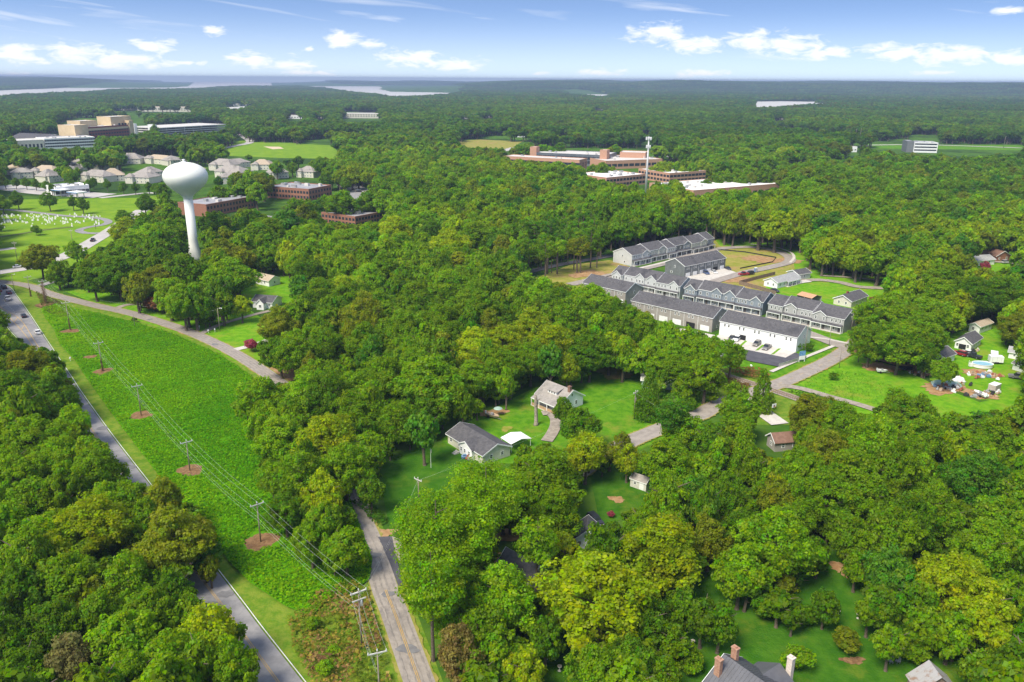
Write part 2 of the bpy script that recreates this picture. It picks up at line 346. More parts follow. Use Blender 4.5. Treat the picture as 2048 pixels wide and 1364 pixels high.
def offset(line, d):
    r = []
    for i, p in enumerate(line):
        t = (line[min(i + 1, len(line) - 1)] - line[max(i - 1, 0)]); t = Vector((t.x, t.y, 0)).normalized()
        r.append(p + Vector((t.y, -t.x, 0)) * d)          # positive = right of travel
    return r
def strip(name, la, lb, mt, label=None, kind='structure', z=None, parent=None):
    if z is None: z = _z[0]; _z[0] += 0.003
    n = len(la); v = [(p.x, p.y, z) for p in la] + [(p.x, p.y, z) for p in lb]
    me = bpy.data.meshes.new(name); me.from_pydata(v, [], [(i, i + 1, n + i + 1, n + i) for i in range(n - 1)]); me.update()
    if me.polygons[0].normal.z < 0: me.flip_normals()
    me.materials.append(mt); o = link(name, me, parent)
    return tag(o, label, kind=kind) if parent is None else o
def ragged(line, d, lo, hi, seed):
    R_ = random.Random(seed); dens = []
    for a, b in zip(line[:-1], line[1:]): dens += [a + (b - a) * (k / 4) for k in range(4)]
    dens.append(line[-1]); s_ = 1 if d > 0 else -1; base = offset(dens, d)
    return dens, [q + (q - p).normalized() * R_.uniform(lo, hi) for p, q in zip(dens, base)]
def road(name, pix, width, mt, label, z=None, sm=True, shoulder=None):
    l = [P(*p) for p in pix]; l = smooth_line(l) if sm else l
    if shoulder:
        _, a_ = ragged(l, -width / 2, .15, .75, 3); _, b_ = ragged(l, width / 2, .15, .75, 4); strip('road_shoulder', a_, b_, shoulder, 'ragged gravel and dry grass shoulder of the ' + label[:40])
    strip(name, offset(l, -width / 2), offset(l, width / 2), mt, label, z=z); return l

# lakes (level water, traced shorelines)
WATERM = mat('lake_water', (0.54, 0.52, 0.48), (0.59, 0.57, 0.53), 0.002, 0.6, 0.2)
LAKES = [[(-60, 184), (0, 181), (110, 177), (228, 170), (236, 166.6), (300, 165), (350, 164.0), (400, 163.2), (500, 163.9), (585, 164.4), (650, 166), (663, 170.5), (780, 172.2), (899, 173.6), (931, 181), (905, 187), (861, 192), (785, 194.5), (757, 189), (700, 184), (660, 177), (600, 172), (520, 172), (457, 172.4), (381, 178), (305, 179), (240, 178), (180, 184), (100, 187), (0, 193), (-60, 198)],
         [(446, 215), (480, 213), (525, 212), (520, 218), (477, 233), (448, 230)],
         [(1110, 184), (1165, 185), (1240, 190), (1200, 193.5), (1150, 190)],
         [(1505, 203.5), (1560, 202.6), (1662, 204), (1640, 210), (1560, 214), (1512, 219)]]
for i, pl in enumerate(LAKES):
    o = sheet('lake', pl, WATERM, ['wide pale lake stretching to the horizon on the left', 'small grey lake cove behind the parking deck', 'thin strip of lake below the blue ridge', 'grey lake cove under the wooded ridge at right'][i], z=0.35)

# grass areas
sheet('lawn', [(-40, 400), (310, 395), (320, 420), (250, 470), (150, 545), (60, 560), (-40, 575)], CEMG, 'bright mown grass of the cemetery')
sheet('verge', [(-30, 555), (60, 562), (120, 590), (280, 640), (420, 690), (560, 768), (640, 800), (700, 930), (760, 1040), (805, 1150), (900, 1400), (450, 1400), (380, 1150), (-40, 640)], VERGE, 'yellowish mown verge between the two roads')
sheet('lawn', [(105, 572), (260, 590), (420, 630), (500, 620), (600, 690), (640, 770), (600, 800), (400, 682), (255, 634)], MEADOW, 'bright lawn beside the old road under the trees')
sheet('lawn', [(490, 520), (600, 520), (800, 555), (800, 615), (600, 640), (480, 600)], MEADOW, 'lawn around the tan-roofed white house')
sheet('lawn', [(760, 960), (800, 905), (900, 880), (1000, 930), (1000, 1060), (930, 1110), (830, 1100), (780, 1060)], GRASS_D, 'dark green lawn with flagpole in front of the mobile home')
sheet('lawn', [(880, 880), (960, 830), (1060, 780), (1180, 735), (1290, 735), (1420, 770), (1450, 815), (1280, 900), (1100, 930), (960, 925)], GRASS, 'lawn around the grey-roofed bungalow')
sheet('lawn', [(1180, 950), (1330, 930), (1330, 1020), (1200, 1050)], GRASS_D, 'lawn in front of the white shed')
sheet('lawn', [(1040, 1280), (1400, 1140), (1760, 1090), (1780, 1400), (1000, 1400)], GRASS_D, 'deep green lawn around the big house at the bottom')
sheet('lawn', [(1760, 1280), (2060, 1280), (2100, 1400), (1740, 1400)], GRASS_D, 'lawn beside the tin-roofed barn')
sheet('meadow', [(1555, 775), (1690, 705), (1800, 735), (1870, 770), (1960, 805), (2060, 780), (2070, 850), (1700, 840)], MEADOW, 'bright mown meadow right of the railway crossing')
sheet('lawn', [(1840, 690), (1990, 640), (2060, 650), (2070, 800), (1960, 800), (1860, 760)], MEADOW, 'yard with pool and clutter at the right edge')
sheet('lawn', [(1880, 495), (2060, 490), (2060, 560), (1920, 560)], MEADOW, 'lawn by the brick house at far right')
sheet('dry_field', [(1060, 560), (1140, 530), (1220, 520), (1265, 535), (1240, 555), (1160, 585), (1080, 590)], DRY, 'dry yellow field left of the townhouses')
sheet('dry_field', [(1390, 500), (1440, 476), (1580, 482), (1625, 520), (1620, 560), (1560, 580), (1430, 590)], DRY, 'dry yellow building plots behind the dark townhouses')
sheet('lawn', [(1430, 480), (1500, 474), (1600, 486), (1640, 530), (1590, 540), (1585, 515), (1520, 494), (1440, 492)], MEADOW, 'grass strip beyond the curving new road')
sheet('lawn', [(1520, 585), (1560, 550), (1640, 540), (1800, 558), (1790, 590), (1760, 625), (1640, 610)], MEADOW, 'mown lawn between the white houses behind the townhouses')
sheet('lawn', [(1480, 640), (1700, 640), (1700, 700), (1560, 770), (1400, 760), (1400, 690)], GRASS, 'grass strips around the townhouse driveways')
sheet('dry_field', [(1400, 745), (1440, 735), (1540, 755), (1590, 790), (1650, 820), (1600, 850), (1500, 850), (1470, 800), (1400, 800)], VERGE, 'rough yellowish grass along the railway')
sheet('fairway', [(400, 310), (480, 282), (540, 284), (663, 291), (690, 318), (560, 316)], CEMG, 'bright mown golf fairway in the distance')
sheet('sand_bunker', [(527, 293), (560, 293.5), (568, 297.5), (545, 298.5)], mat('sand', (0.62, 0.48, 0.32)), 'pale sand bunker on the far fairway')
sheet('fairway', [(690, 345), (780, 330), (800, 335), (770, 345), (720, 350)], CEMG, 'small bright clearing behind the brick offices')
sheet('dry_field', [(900, 283), (960, 279), (1045, 283), (1020, 298), (925, 295)], DRY, 'pale yellow field left of the office campus')
sheet('fairway', [(1720, 288), (2060, 291), (2060, 301), (1760, 297)], GRASS, 'grass strip along the far highway')
sheet('lawn', [(150, 430), (190, 405), (320, 390), (320, 420), (280, 440), (230, 440)], CEMG, 'grass slope beside the filling station')

# bare soil and straw rings round the poles, built as low mounds of litter
RINGS = [(92, 610, 3.6), (141, 664, 3.0), (206, 745, 3.0), (283, 833, 3.0), (381, 943, 3.0), (523, 1086, 3.3), (181, 716, 2.0)]
def irregular(px, py, r, n=72, seed=0, amp=1.0):
    c = P(px, py); rr = random.Random(seed); ph = [rr.uniform(0, 6.28) for _ in range(5)]; fr = (2, 3, 5, 9, 17); am = (.22, .16, .11, .08, .06)
    return [c + Vector((math.cos(t) * (1 + .25 * (seed % 3)), math.sin(t), 0)) * r * (1 + amp * (sum(a_ * math.sin(f_ * t + p_) for a_, f_, p_ in zip(am, fr, ph)) + rr.uniform(-.06, .06))) for t in [2 * math.pi * k / n for k in range(n)]]
for i, (x, y, r) in enumerate(RINGS):
    sheet('bare_soil', irregular(x, y, r * 1.1, seed=i * 3, amp=.5), STRAW, 'brown ring of dead straw around a pole, number %s from the top left' % ['one', 'two', 'four', 'five', 'six', 'seven', 'three'][i], world=True)
for i, (x, y, r, m_, lb) in enumerate([(590, 745, 7, DIRT, 'worn tan dirt beside the old road'), (560, 715, 4, DIRT, 'dirt patch by the pink tree'), (766, 1068, 1.9, DIRT, 'orange dirt at the driveway mouth'),
        (1233, 999, 1.3, DIRT, 'bare brown patch on the shed lawn'), (1013, 858, 1.6, DRY, 'straw coloured patch on the bungalow lawn'), (985, 826, 3.0, DIRT, 'brown scuffed ground behind the boat trailer'),
        (1060, 1060, 5.0, DIRT, 'reddish dirt under the pines'), (960, 1120, 4.0, DIRT, 'orange dirt between pine trunks'), (1690, 1140, 2.2, DIRT, 'worn patch at the lawn edge'), (1706, 1322, 1.1, STRAW, 'bare bed below the round shrub'),
        (1760, 735, 5.0, DIRT, 'dirt drive under the great oak'), (1850, 745, 4.0, DIRT, 'trampled dirt by the parked trailer'), (1884, 777, 4.6, DIRT, 'littered dirt below the small oak'), (1960, 790, 4.2, DIRT, 'littered dirt by the white boat'), (1962, 747, 4.2, DIRT, 'trampled ground around the pool'),
        (1540, 520, 9, DIRT, 'orange earth on a building plot'), (1175, 548, 8, DIRT, 'sandy earth in the dry field'), (1470, 560, 6, DIRT, 'orange earth by the parked red car'), (1230, 745, 5, DRY, 'dry strip on the bungalow lawn')]):
    sheet('bare_soil', irregular(x, y, r, seed=i + 50), m_, lb, world=True)

# ------------------------------------------------------------------ roads
far_rd = road('road', [(-60, 556), (0, 545), (60, 535), (110, 520), (150, 503), (190, 480), (230, 456), (262, 434), (285, 420)], 9.5, PALE_ROAD, 'pale road passing the cemetery')
road('road', [(-40, 502), (0, 500), (30, 496)], 6, PALE_ROAD, 'pale side road at the left edge')
cem_rd = road('path', [(196, 467), (170, 466), (158, 461), (175, 455), (205, 450), (217, 444), (205, 438), (170, 434), (130, 432), (95, 428), (60, 424), (20, 420), (-30, 418)], 5, ASPH, 'looping asphalt cemetery lane')
road('path', [(145, 454), (90, 460), (40, 468), (-20, 477)], 3, mat('grass_track', (0.10, 0.13, 0.03), (0.14, 0.15, 0.05), 0.3, 0.95), 'faint grass track across the cemetery')
road('road', [(200, 396), (300, 386), (330, 392)], 7, PALE_ROAD, 'pale street behind the filling station')
road('car_park', [(0, 372), (90, 384), (210, 392)], 26, PALE_ROAD, 'pale filling station forecourt')
back = road('road', [(-60, 560), (0, 564), (56, 572), (106, 590), (195, 612.6), (265, 628), (362, 658.5), (446, 694.8), (520, 739), (590, 792), (645, 860), (685, 930), (709, 987), (722, 1040), (750, 1107), (768, 1173), (790, 1229.5), (838, 1364), (875, 1470)], 4.9, ASPH_OLD, 'narrow worn back road curving between the trees', shoulder=DRY)
sheet('driveway', [(756, 1075), (784, 1074), (792, 1112), (806, 1171), (797, 1174), (778, 1124)], ASPH_NEW, 'fresh black asphalt apron beside the back road')
sheet('driveway', [(784, 1074), (800, 1080), (812, 1105), (800, 1130), (792, 1112)], GRAVEL, 'pale gravel drive behind the black apron')
road('driveway', [(228, 620), (250, 611), (285, 607)], 3, GRAVEL, 'gravel drive into the dark trees')
road('driveway', [(402, 668), (440, 650), (500, 632), (540, 622)], 2.6, GRAVEL, 'pale drive leading to the dark-roofed white house')
road('driveway', [(470, 700), (510, 690), (550, 676)], 3.2, CONC, 'concrete drive beside the pink tree')
road('driveway', [(600, 785), (640, 772), (680, 765)], 4, GRAVEL, 'gravel drive under the big trees')
road('driveway', [(80, 572), (110, 563), (150, 556)], 4, ASPH, 'grey drive at the tree edge by the road')
road('road', [(330, 522), (365, 514), (395, 512), (420, 518)], 5, GRAVEL, 'gravel drive round the tower foot')
# main road (widening towards the junction)
RE = [P(*p) for p in [(-30, 556), (14, 572), (32, 592), (60, 632), (88, 675), (140, 753), (160, 784), (220, 868), (297, 968), (388, 1084), (478, 1200), (520, 1256), (606, 1366), (680, 1460)]]
LE = [P(*p) for p in [(-160, 560), (-60, 600), (0, 637), (24, 664), (52, 694), (95, 763), (118, 797), (162, 874), (226, 974), (312, 1098), (405, 1218), (447, 1276), (507, 1366), (572, 1460)]]
RE, LE = smooth_line(RE, 5), smooth_line(LE, 5)
_, ra_ = ragged(LE, -.05, .1, .6, 5); _, rb_ = ragged(RE, .05, .1, .6, 6); strip('road_shoulder', ra_, rb_, DRY, 'ragged dry grass shoulder of the main road')
strip('road', LE, RE, ASPH, 'two-lane main road with yellow centre line at lower left')
def lerp_line(a, b, t): return [p + (q - p) * t for p, q in zip(a, b)]
def mark(line, w, mt, label, i0=0, i1=None, dash=None, cat='road_marking'):
    line = line[i0:i1]
    if dash is None:
        strip(cat, offset(line, -w / 2), offset(line, w / 2), mt, label); return
    z = _z[0]; _z[0] += 0.003; v = []; f = []; s = 0
    for i in range(len(line) - 1):
        a, b = line[i], line[i + 1]; L = (b - a).length; k = 0
        while k < L:
            if ((s + k) % (dash[0] + dash[1])) < dash[0]:
                e = min(k + 0.5, L); d = (b - a).normalized(); n_ = Vector((d.y, -d.x, 0)) * w / 2
                p, q = a + d * k, a + d * e; o = len(v)
                v += [(*(p - n_).xy, z), (*(p + n_).xy, z), (*(q + n_).xy, z), (*(q - n_).xy, z)]; f.append((o, o + 1, o + 2, o + 3))
            k += 0.5
        s += L
    me = bpy.data.meshes.new(cat); me.from_pydata(v, [], f); me.update(); me.materials.append(mt); tag(link(cat, me), label, kind='structure')
mark(offset(RE, -0.35), 0.16, LINE_W, 'white edge line on the kudzu side of the main road')
mark(offset(LE, 0.35), 0.16, LINE_W, 'white edge line on the wooded side of the main road', 8)
cl_ = lerp_line(LE, RE, 0.5)
mark(offset(cl_, -0.15), 0.13, LINE_Y, 'left stripe of the double yellow centre line', 24)
mark(offset(cl_, 0.15), 0.13, LINE_Y, 'right stripe of the double yellow centre line', 24)
yl = smooth_line([P(*p) for p in [(-20, 600), (0, 615), (18, 634), (51, 671), (70, 700), (112, 760)]], 4)
yr = smooth_line([P(*p) for p in [(-20, 598), (0, 614), (18, 625), (34, 634), (49, 650), (62, 671), (80, 700), (114, 757)]], 4)
mark(yl, 0.22, LINE_Y, 'left border of the yellow hatched median'); mark(yr, 0.22, LINE_Y, 'right border of the yellow hatched median')
for k, (a, b) in enumerate([((16, 633), (18, 626)), ((29, 645), (36, 635)), ((42, 661), (50, 650)), ((56, 679), (64, 674))]):
    mark([P(*a), P(*b)], 0.22, LINE_Y, 'yellow hatch bar in the median, number %s from the junction' % ['one', 'two', 'three', 'four'][k])
mark([P(*p) for p in [(6, 600), (16, 612), (25, 620), (33, 629)]], 0.16, LINE_W, 'dashed white lane line left of the dark car', dash=(0.9, 2.2))
mark([P(*p) for p in [(30, 605), (42, 616), (54, 630)]], 0.16, LINE_W, 'dashed white lane line near the verge', dash=(0.9, 2.2))
WEAR = mat('tyre_darkened_asphalt', (0.225, 0.20, 0.18), (0.30, 0.265, 0.235), 0.8, 0.9, 0.2, c3=(0.33, 0.29, 0.25), s3=0.2, r3=(0.45, 0.6)); WEAR2 = mat('dark_road_patch', (0.17, 0.165, 0.17), (0.215, 0.21, 0.21), 0.8, 0.9, 0.2)
for k_, off_ in enumerate((-1.75, -.55, .45, 1.65)):
    _, wa_ = ragged(back, off_ - .16, -.08, .08, 20 + k_); _, wb_ = ragged(back, off_ + .16, -.08, .08, 30 + k_); strip('wheel_track', wa_, wb_, WEAR, '%s worn wheel track on the back road' % ['leftmost', 'second', 'third', 'rightmost'][k_])
for k_, (x_, y_, r_) in enumerate([(752, 1112, 1.0), (776, 1190, .9), (815, 1300, 1.2), (300, 640, 1.1), (430, 690, 1.0), (205, 858, 1.1), (262, 936, 1.2), (452, 1190, 1.1), (1600, 751, 1.2), (1655, 722, 1.0), (40, 625, 1.4)]):
    sheet('road_patch', irregular(x_, y_, r_, n=24, seed=k_ + 90, amp=.6), WEAR2, 'darker repair patch on the road, %s' % ['by the black apron', 'at the start of the yellow line', 'near the bottom edge', 'below the red hedge', 'by the lawn drives', 'above the kudzu bend', 'beside the third straw ring', 'under the overhanging tree', 'near the railway crossing', 'below the meadow pole', 'beside the yellow hatching'][k_], world=True)
bi = next(i for i, p in enumerate(back) if (p - P(771, 1195)).length < 2.5)
mark(offset(back, -0.14), 0.12, LINE_Y, 'left yellow stripe on the back road', bi); mark(offset(back, 0.14), 0.12, LINE_Y, 'right yellow stripe on the back road', bi)
# right road, crossing and townhouse streets
rr = road('road', [(1150, 950), (1200, 918), (1257, 886), (1296, 869), (1351, 847), (1402, 830), (1429, 814), (1485, 792), (1555, 770), (1630, 737), (1672, 715), (1700, 696), (1716, 682)], 5.8, ASPH_OLD, 'grey road over the railway to the townhouses', shoulder=DRY)
mark(rr[48:64], 0.12, LINE_Y, 'faded yellow dashes on the crossing road', dash=(2.5, 4))
road('road', [(1700, 697), (1672, 689), (1640, 677), (1600, 662), (1560, 650)], 6.2, ASPH_OLD, 'street between the white and grey townhouses')
road('driveway', [(1555, 772), (1600, 778), (1660, 795), (1725, 813), (1800, 838)], 3.2, GRAVEL, 'gravel track along the meadow edge')
road('driveway', [(1700, 700), (1740, 713), (1790, 727), (1840, 738)], 5, DIRT, 'dirt track under the great oak')
road('driveway', [(1490, 800), (1520, 822), (1560, 850)], 5.5, CONC, 'pale drive to the brown-roofed house')
road('driveway', [(1084, 828), (1100, 828), (1110, 838), (1111, 852), (1104, 868), (1093, 884)], 3.2, GRAVEL, 'curved gravel drive before the bungalow')
road('road', [(985, 566), (1050, 547), (1110, 532), (1200, 516), (1225, 511)], 5.5, ASPH_NEW, 'dark new lane along the pine stand')
road('road', [(1140, 570), (1190, 559), (1225, 551), (1320, 530), (1400, 507), (1450, 497), (1510, 495), (1550, 502), (1577, 514), (1577, 525), (1545, 534), (1490, 546), (1440, 560), (1380, 580)], 6, ASPH_OLD, 'new street looping round the townhouse plots')
road('pavement', [(1268, 540), (1330, 525), (1400, 507)], 1.6, CONC, 'pale pavement before the far townhouse row')
road('pavement', [(1500, 489), (1545, 494), (1578, 504), (1588, 515), (1580, 526)], 1.5, CONC, 'pale kerb curving round the new street')
sheet('car_park', [(1495, 700), (1575, 712), (1592, 707), (1615, 717), (1557, 735), (1500, 724), (1440, 705)], ASPH_NEW, 'black asphalt court behind the white townhouses')
sheet('driveway', [(1437, 671), (1591, 706), (1571, 717), (1420, 686)], CONC, 'concrete driveways behind the white townhouses')
for nn_, (a, b) in enumerate((((1462, 677), (1448, 688)), ((1489, 683.5), (1476, 695)), ((1524, 691.5), (1510, 703)), ((1556, 699), (1541, 711)))):
    p, q = P(*a), P(*b); sheet('grass_strip', [p, p + Vector((1.3, 0.4, 0)), q + Vector((1.3, 0.4, 0)), q], MEADOW, '%s narrow grass strip from the left between the concrete drives' % ['first', 'second', 'third', 'fourth'][nn_], world=True)
sheet('driveway', [(1366, 556.5), (1450, 537.5), (1472, 546), (1405, 566)], CONC, 'concrete driveways behind the dark townhouses')
sheet('car_park', [(1345, 655), (1430, 672), (1420, 690), (1330, 668)], CONC, 'pale drives behind the taupe townhouses')
road('pavement', [(1542, 745), (1600, 720), (1640, 704), (1667, 693)], 1.5, CONC, 'pavement along the crossing road')
road('pavement', [(1620, 676), (1650, 679), (1695, 688)], 1.5, CONC, 'pavement before the nearest grey townhouses')
road('driveway', [(1600, 562), (1640, 561), (1680, 566), (1720, 575), (1790, 578)], 5, GRAVEL, 'pale gravel yard beside the white house')
road('driveway', [(1580, 569), (1603, 565), (1618, 563)], 4, CONC, 'concrete path by the white house')
road('driveway', [(1640, 552), (1700, 556), (1790, 566)], 2.6, GRAVEL, 'thin gravel track at the wood edge')
road('driveway', [(2060, 530), (2010, 526), (1985, 524)], 4, GRAVEL, 'drive by the far brick house')
# far roads
road('road', [(505, 432), (540, 436), (570, 452), (592, 475)], 8, ASPH, 'grey office drive among trees')
road('car_park', [(695, 370), (720, 385), (735, 400)], 20, ASPH, 'car park behind the brick offices')
road('car_park', [(760, 430), (790, 424), (815, 432)], 14, PALE_ROAD, 'car park beside the nearest brick office')
road('road', [(478, 268), (490, 275), (500, 285), (470, 292), (430, 300)], 12, PALE_ROAD, 'pale road curving past the fairway')
road('road', [(1720, 291), (1850, 290), (2060, 297)], 10, PALE_ROAD, 'far highway at right')
road('car_park', [(990, 306), (1030, 296)], 14, PALE_ROAD, 'pale car park left of the office campus')
road('car_park', [(1320, 300), (1360, 318), (1390, 318)], 20, PALE_ROAD, 'car park behind the campus')

# ------------------------------------------------------------------ building kit
def ring_mesh(name, mt, b=0.15):
    m_ = MB()
    m_.box((-.5, -.05, -.5), (-.5 + b, .02, .5)).box((.5 - b, -.05, -.5), (.5, .02, .5)).box((-.5 + b, -.05, .5 - b * .7), (.5 - b, .02, .5)).box((-.5 + b, -.05, -.5), (.5 - b, .02, -.5 + b * .7)).box((-.5 + b, -.04, -.03), (.5 - b, .015, .03))
    return m_.mesh(name, mt)
WIN_FRAME = ring_mesh('window', TRIM)
WIN_DARK = ring_mesh('window', mat('dark_window_frame', (0.06, 0.06, 0.065), None, rough=0.5), 0.06)
PANE = MB().box((-.46, -.012, -.46), (.46, .01, .46)).mesh('pane', GLASSD)
OPANE = MB().box((-.47, -.012, -.47), (.47, .01, .47)).mesh('pane', GLASSO)
def panel_mesh(name, mt, rows=4):
    m_ = MB().box((-.5, -.03, -.5), (.5, .02, .5))
    for k in range(rows):
        z0 = -.5 + (k + .12) / rows; m_.box((-.46, -.05, z0), (.46, -.03, z0 + .76 / rows))
    return m_.mesh(name, mt)
GDOOR = panel_mesh('garage_door', WHITE); DOOR = panel_mesh('door', DOORM, 2); DOORW = panel_mesh('door', TRIM, 2)
SHADE_PANEL = MB().box((-.5, -.03, -.5), (.5, .02, .5)).mesh('garage_shade_panel', mat('painted_interior_shade', (0.02, 0.02, 0.022), None))  # near-black panel: the shade inside an open garage put into the colour
FACES = {'f': 0.0, 'r': math.pi / 2, 'b': math.pi, 'l': -math.pi / 2}
class Bld:
    """local frame: x along A->B, y away from the camera, z up"""
    def __init__(s, name, label, A, B, cat='building', depth=None, C=None, z=0.0, group=None, frame=None):
        a, b = P(*A, z), P(*B, z); a.z = b.z = 0
        u = (b - a); s.L = u.length; u.normalize(); v = Vector((-u.y, u.x, 0))
        if v.dot(Vector((a.x, a.y, 0))) < 0: v = -v; 
        s.flip = (u.cross(v)).z < 0
        if s.flip: a, b = b, a; u = -u
        s.a = a; s.u = u; s.v = v
        s.D = depth if depth else abs((P(*C, z) - a).dot(v))
        s.root = empty(name, a, math.atan2(u.y, u.x), label, cat, group)
    def pt(s, px, py, z=0.0):                     # pixel at height z -> local coordinates
        d = P(px, py, z) - s.a; return Vector((d.dot(s.u), d.dot(s.v), z))
    def put(s, name, me, face, pos, w, h, parent=None, y0=0.0, x0=0.0, x1=None, D=None, dep=1.0):
        """pos = (distance along the face from its left seen from outside, centre height)"""
        t, z = pos; D = s.D if D is None else D; X1 = s.L if x1 is None else x1
        if face == 'f': loc = (x0 + t, y0 - .02, z)
        elif face == 'r': loc = (X1 + .02, y0 + t, z)
        elif face == 'b': loc = (X1 - t, y0 + D + .02, z)
        else: loc = (x0 - .02, y0 + D - t, z)
        o = link(name, me, parent or s.root); o.location = loc; o.rotation_euler = (0, 0, FACES[face]); o.scale = (w, dep, h); return o
    def win(s, face, t, z, w=0.95, h=1.5, me=None, pane=None, **k):
        o = s.put('window', me or WIN_FRAME, face, (t, z), w, h, **k); p = link('pane', pane or PANE, o); return o
    def gable(s, x0, x1, y0, D, he, hr, wall, roof, over=0.35, axis='x', trim=TRIM, ridge=0.5, base=0.0, rim=True):
        if axis == 'x':
            yr = y0 + D * ridge
            MB().prism([(y0, base), (y0 + D, base), (y0 + D, he), (yr, hr), (y0, he)], 'x', x0, x1).build('wall', wall, s.root)
            t = 0.18; m_ = MB()
            s1 = (hr - he) / (yr - y0); s2 = (hr - he) / (y0 + D - yr)
            m_.prism([(y0 - over, he - over * s1 + .02), (yr, hr + .02), (yr, hr + .02 + t), (y0 - over, he - over * s1 + .02 + t)], 'x', x0 - over, x1 + over)
            m_.prism([(yr, hr + .02), (y0 + D + over, he - over * s2 + .02), (y0 + D + over, he - over * s2 + .02 + t), (yr, hr + .02 + t)], 'x', x0 - over, x1 + over)
            r = m_.build('roof', roof, s.root)
            if rim:
                for xa, xb in ((x0 - over - .06, x0 - over - .003), (x1 + over + .003, x1 + over + .06)):
                    MB().prism([(y0 - over, he - over * s1 - .1), (yr, hr - .1), (yr, hr + .26), (y0 - over, he - over * s1 + .26)], 'x', xa, xb).prism([(yr, hr - .1), (y0 + D + over, he - over * s2 - .1), (y0 + D + over, he - over * s2 + .26), (yr, hr + .26)], 'x', xa, xb).build('rake_trim', trim, r)
                MB().box((x0 - over, y0 - over - .06, he - over * s1 - .06), (x1 + over, y0 - over - .003, he - over * s1 + .16)).build('eave_trim', trim, r)
        else:
            xr = x0 + (x1 - x0) * ridge
            MB().prism([(x0, base), (x1, base), (x1, he), (xr, hr), (x0, he)], 'y', y0, y0 + D).build('wall', wall, s.root)
            t = 0.18; m_ = MB(); s1 = (hr - he) / (xr - x0); s2 = (hr - he) / (x1 - xr)
            m_.prism([(x0 - over, he - over * s1 + .02), (xr, hr + .02), (xr, hr + .02 + t), (x0 - over, he - over * s1 + .02 + t)], 'y', y0 - over, y0 + D + over)
            m_.prism([(xr, hr + .02), (x1 + over, he - over * s2 + .02), (x1 + over, he - over * s2 + .02 + t), (xr, hr + .02 + t)], 'y', y0 - over, y0 + D + over)
            r = m_.build('roof', roof, s.root)
            if rim:
                for ya, yb in ((y0 - over - .06, y0 - over - .003), (y0 + D + over + .003, y0 + D + over + .06)):
                    MB().prism([(x0 - over, he - over * s1 - .1), (xr, hr - .1), (xr, hr + .26), (x0 - over, he - over * s1 + .26)], 'y', ya, yb).prism([(xr, hr - .1), (x1 + over, he - over * s2 - .1), (x1 + over, he - over * s2 + .26), (xr, hr + .26)], 'y', ya, yb).build('rake_trim', trim, r)
        return r
    def hip(s, x0, x1, y0, D, he, hr, wall, roof, over=0.5, base=0.0):
        MB().box((x0, y0, base), (x1, y0 + D, he)).build('wall', wall, s.root)
        a, b, c, d = x0 - over, x1 + over, y0 - over, y0 + D + over; h = min((d - c), (b - a)) / 2; lo = he - .02
        if b - a >= d - c: rp = [(a + h, (c + d) / 2), (b - h, (c + d) / 2)]
        else: rp = [((a + b) / 2, c + h), ((a + b) / 2, d - h)]
        v = [(a, c, lo), (b, c, lo), (b, d, lo), (a, d, lo), (a, c, lo + .15), (b, c, lo + .15), (b, d, lo + .15), (a, d, lo + .15), (*rp[0], hr), (*rp[1], hr)]
        if b - a >= d - c: f = [(4, 5, 9, 8), (5, 6, 9), (6, 7, 8, 9), (7, 4, 8)]
        else: f = [(4, 5, 8), (5, 6, 9, 8), (6, 7, 9), (7, 4, 8, 9)]
        return MB().add(v, [(3, 2, 1, 0), (0, 1, 5, 4), (1, 2, 6, 5), (2, 3, 7, 6), (3, 0, 4, 7)] + f).build('roof', roof, s.root)
    def flat(s, x0, x1, y0, D, h, wall, roof, par=0.7, base=0.0, units=0, rs=1):
        MB().box((x0, y0, base), (x1, y0 + D, h)).build('wall', wall, s.root)
        p = MB(); w = 0.5
        p.box((x0 - .05, y0 - .05, h + .003), (x1 + .05, y0 + w, h + par)).box((x0 - .05, y0 + D - w, h + .003), (x1 + .05, y0 + D + .05, h + par))
        p.box((x0 - .05, y0 + w, h + .003), (x0 + w, y0 + D - w, h + par)).box((x1 - w, y0 + w, h + .003), (x1 + .05, y0 + D - w, h + par))
        p.build('parapet', wall, s.root)
        r = MB().box((x0 + w, y0 + w, h + .003), (x1 - w, y0 + D - w, h + .2)).build('roof', roof, s.root)
        R = random.Random(rs)
        for _ in range(units):
            ux = R.uniform(x0 + 3, x1 - 6); uy = R.uniform(y0 + 3, max(y0 + 3.1, y0 + D - 6)); ww = R.uniform(1.5, 4); hh = R.uniform(1, 2)
            MB().box((ux, uy, h + .2), (ux + ww, uy + R.uniform(1.5, 3), h + .2 + hh)).box((ux + .2, uy + .2, h + .2 + hh), (ux + ww - .2, uy + 1.2, h + .4 + hh)).build('roof_unit', STEEL if R.random() < .5 else ROOF_P, r)
        return r
    def office_rows(s, face, n, z0, floors, fh, w, h, x0=0.0, x1=None, y0=0.0, D=None, me=None):
        X1 = s.L if x1 is None else x1; L = (X1 - x0) if face in 'fb' else (s.D if D is None else D)
        for k in range(n):
            for q in range(floors):
                s.win(face, (k + .5) * L / n, z0 + q * fh, w, h, me or WIN_DARK, OPANE, x0=x0, x1=X1, y0=y0, D=D)
    def porch(s, x0, x1, y0, z, dep=1.8, roof=None, posts=None, drop=0.5):
        r = MB().prism([(y0 - dep, z - drop), (y0 - .003, z), (y0 - .003, z + .15), (y0 - dep, z - drop + .15)], 'x', x0, x1).build('porch_roof', roof or SHING, s.root)
        MB().box((x0, y0 - dep - .06, z - drop - .12), (x1, y0 - dep - .003, z - drop + .14)).build('porch_fascia', TRIM, r)
        MB().box((x0, y0 - dep - .1, 0), (x1, y0 - .004, .2)).build('porch_slab', CONC, s.root)
        n = posts if posts is not None else max(2, int((x1 - x0) / 3) + 1)
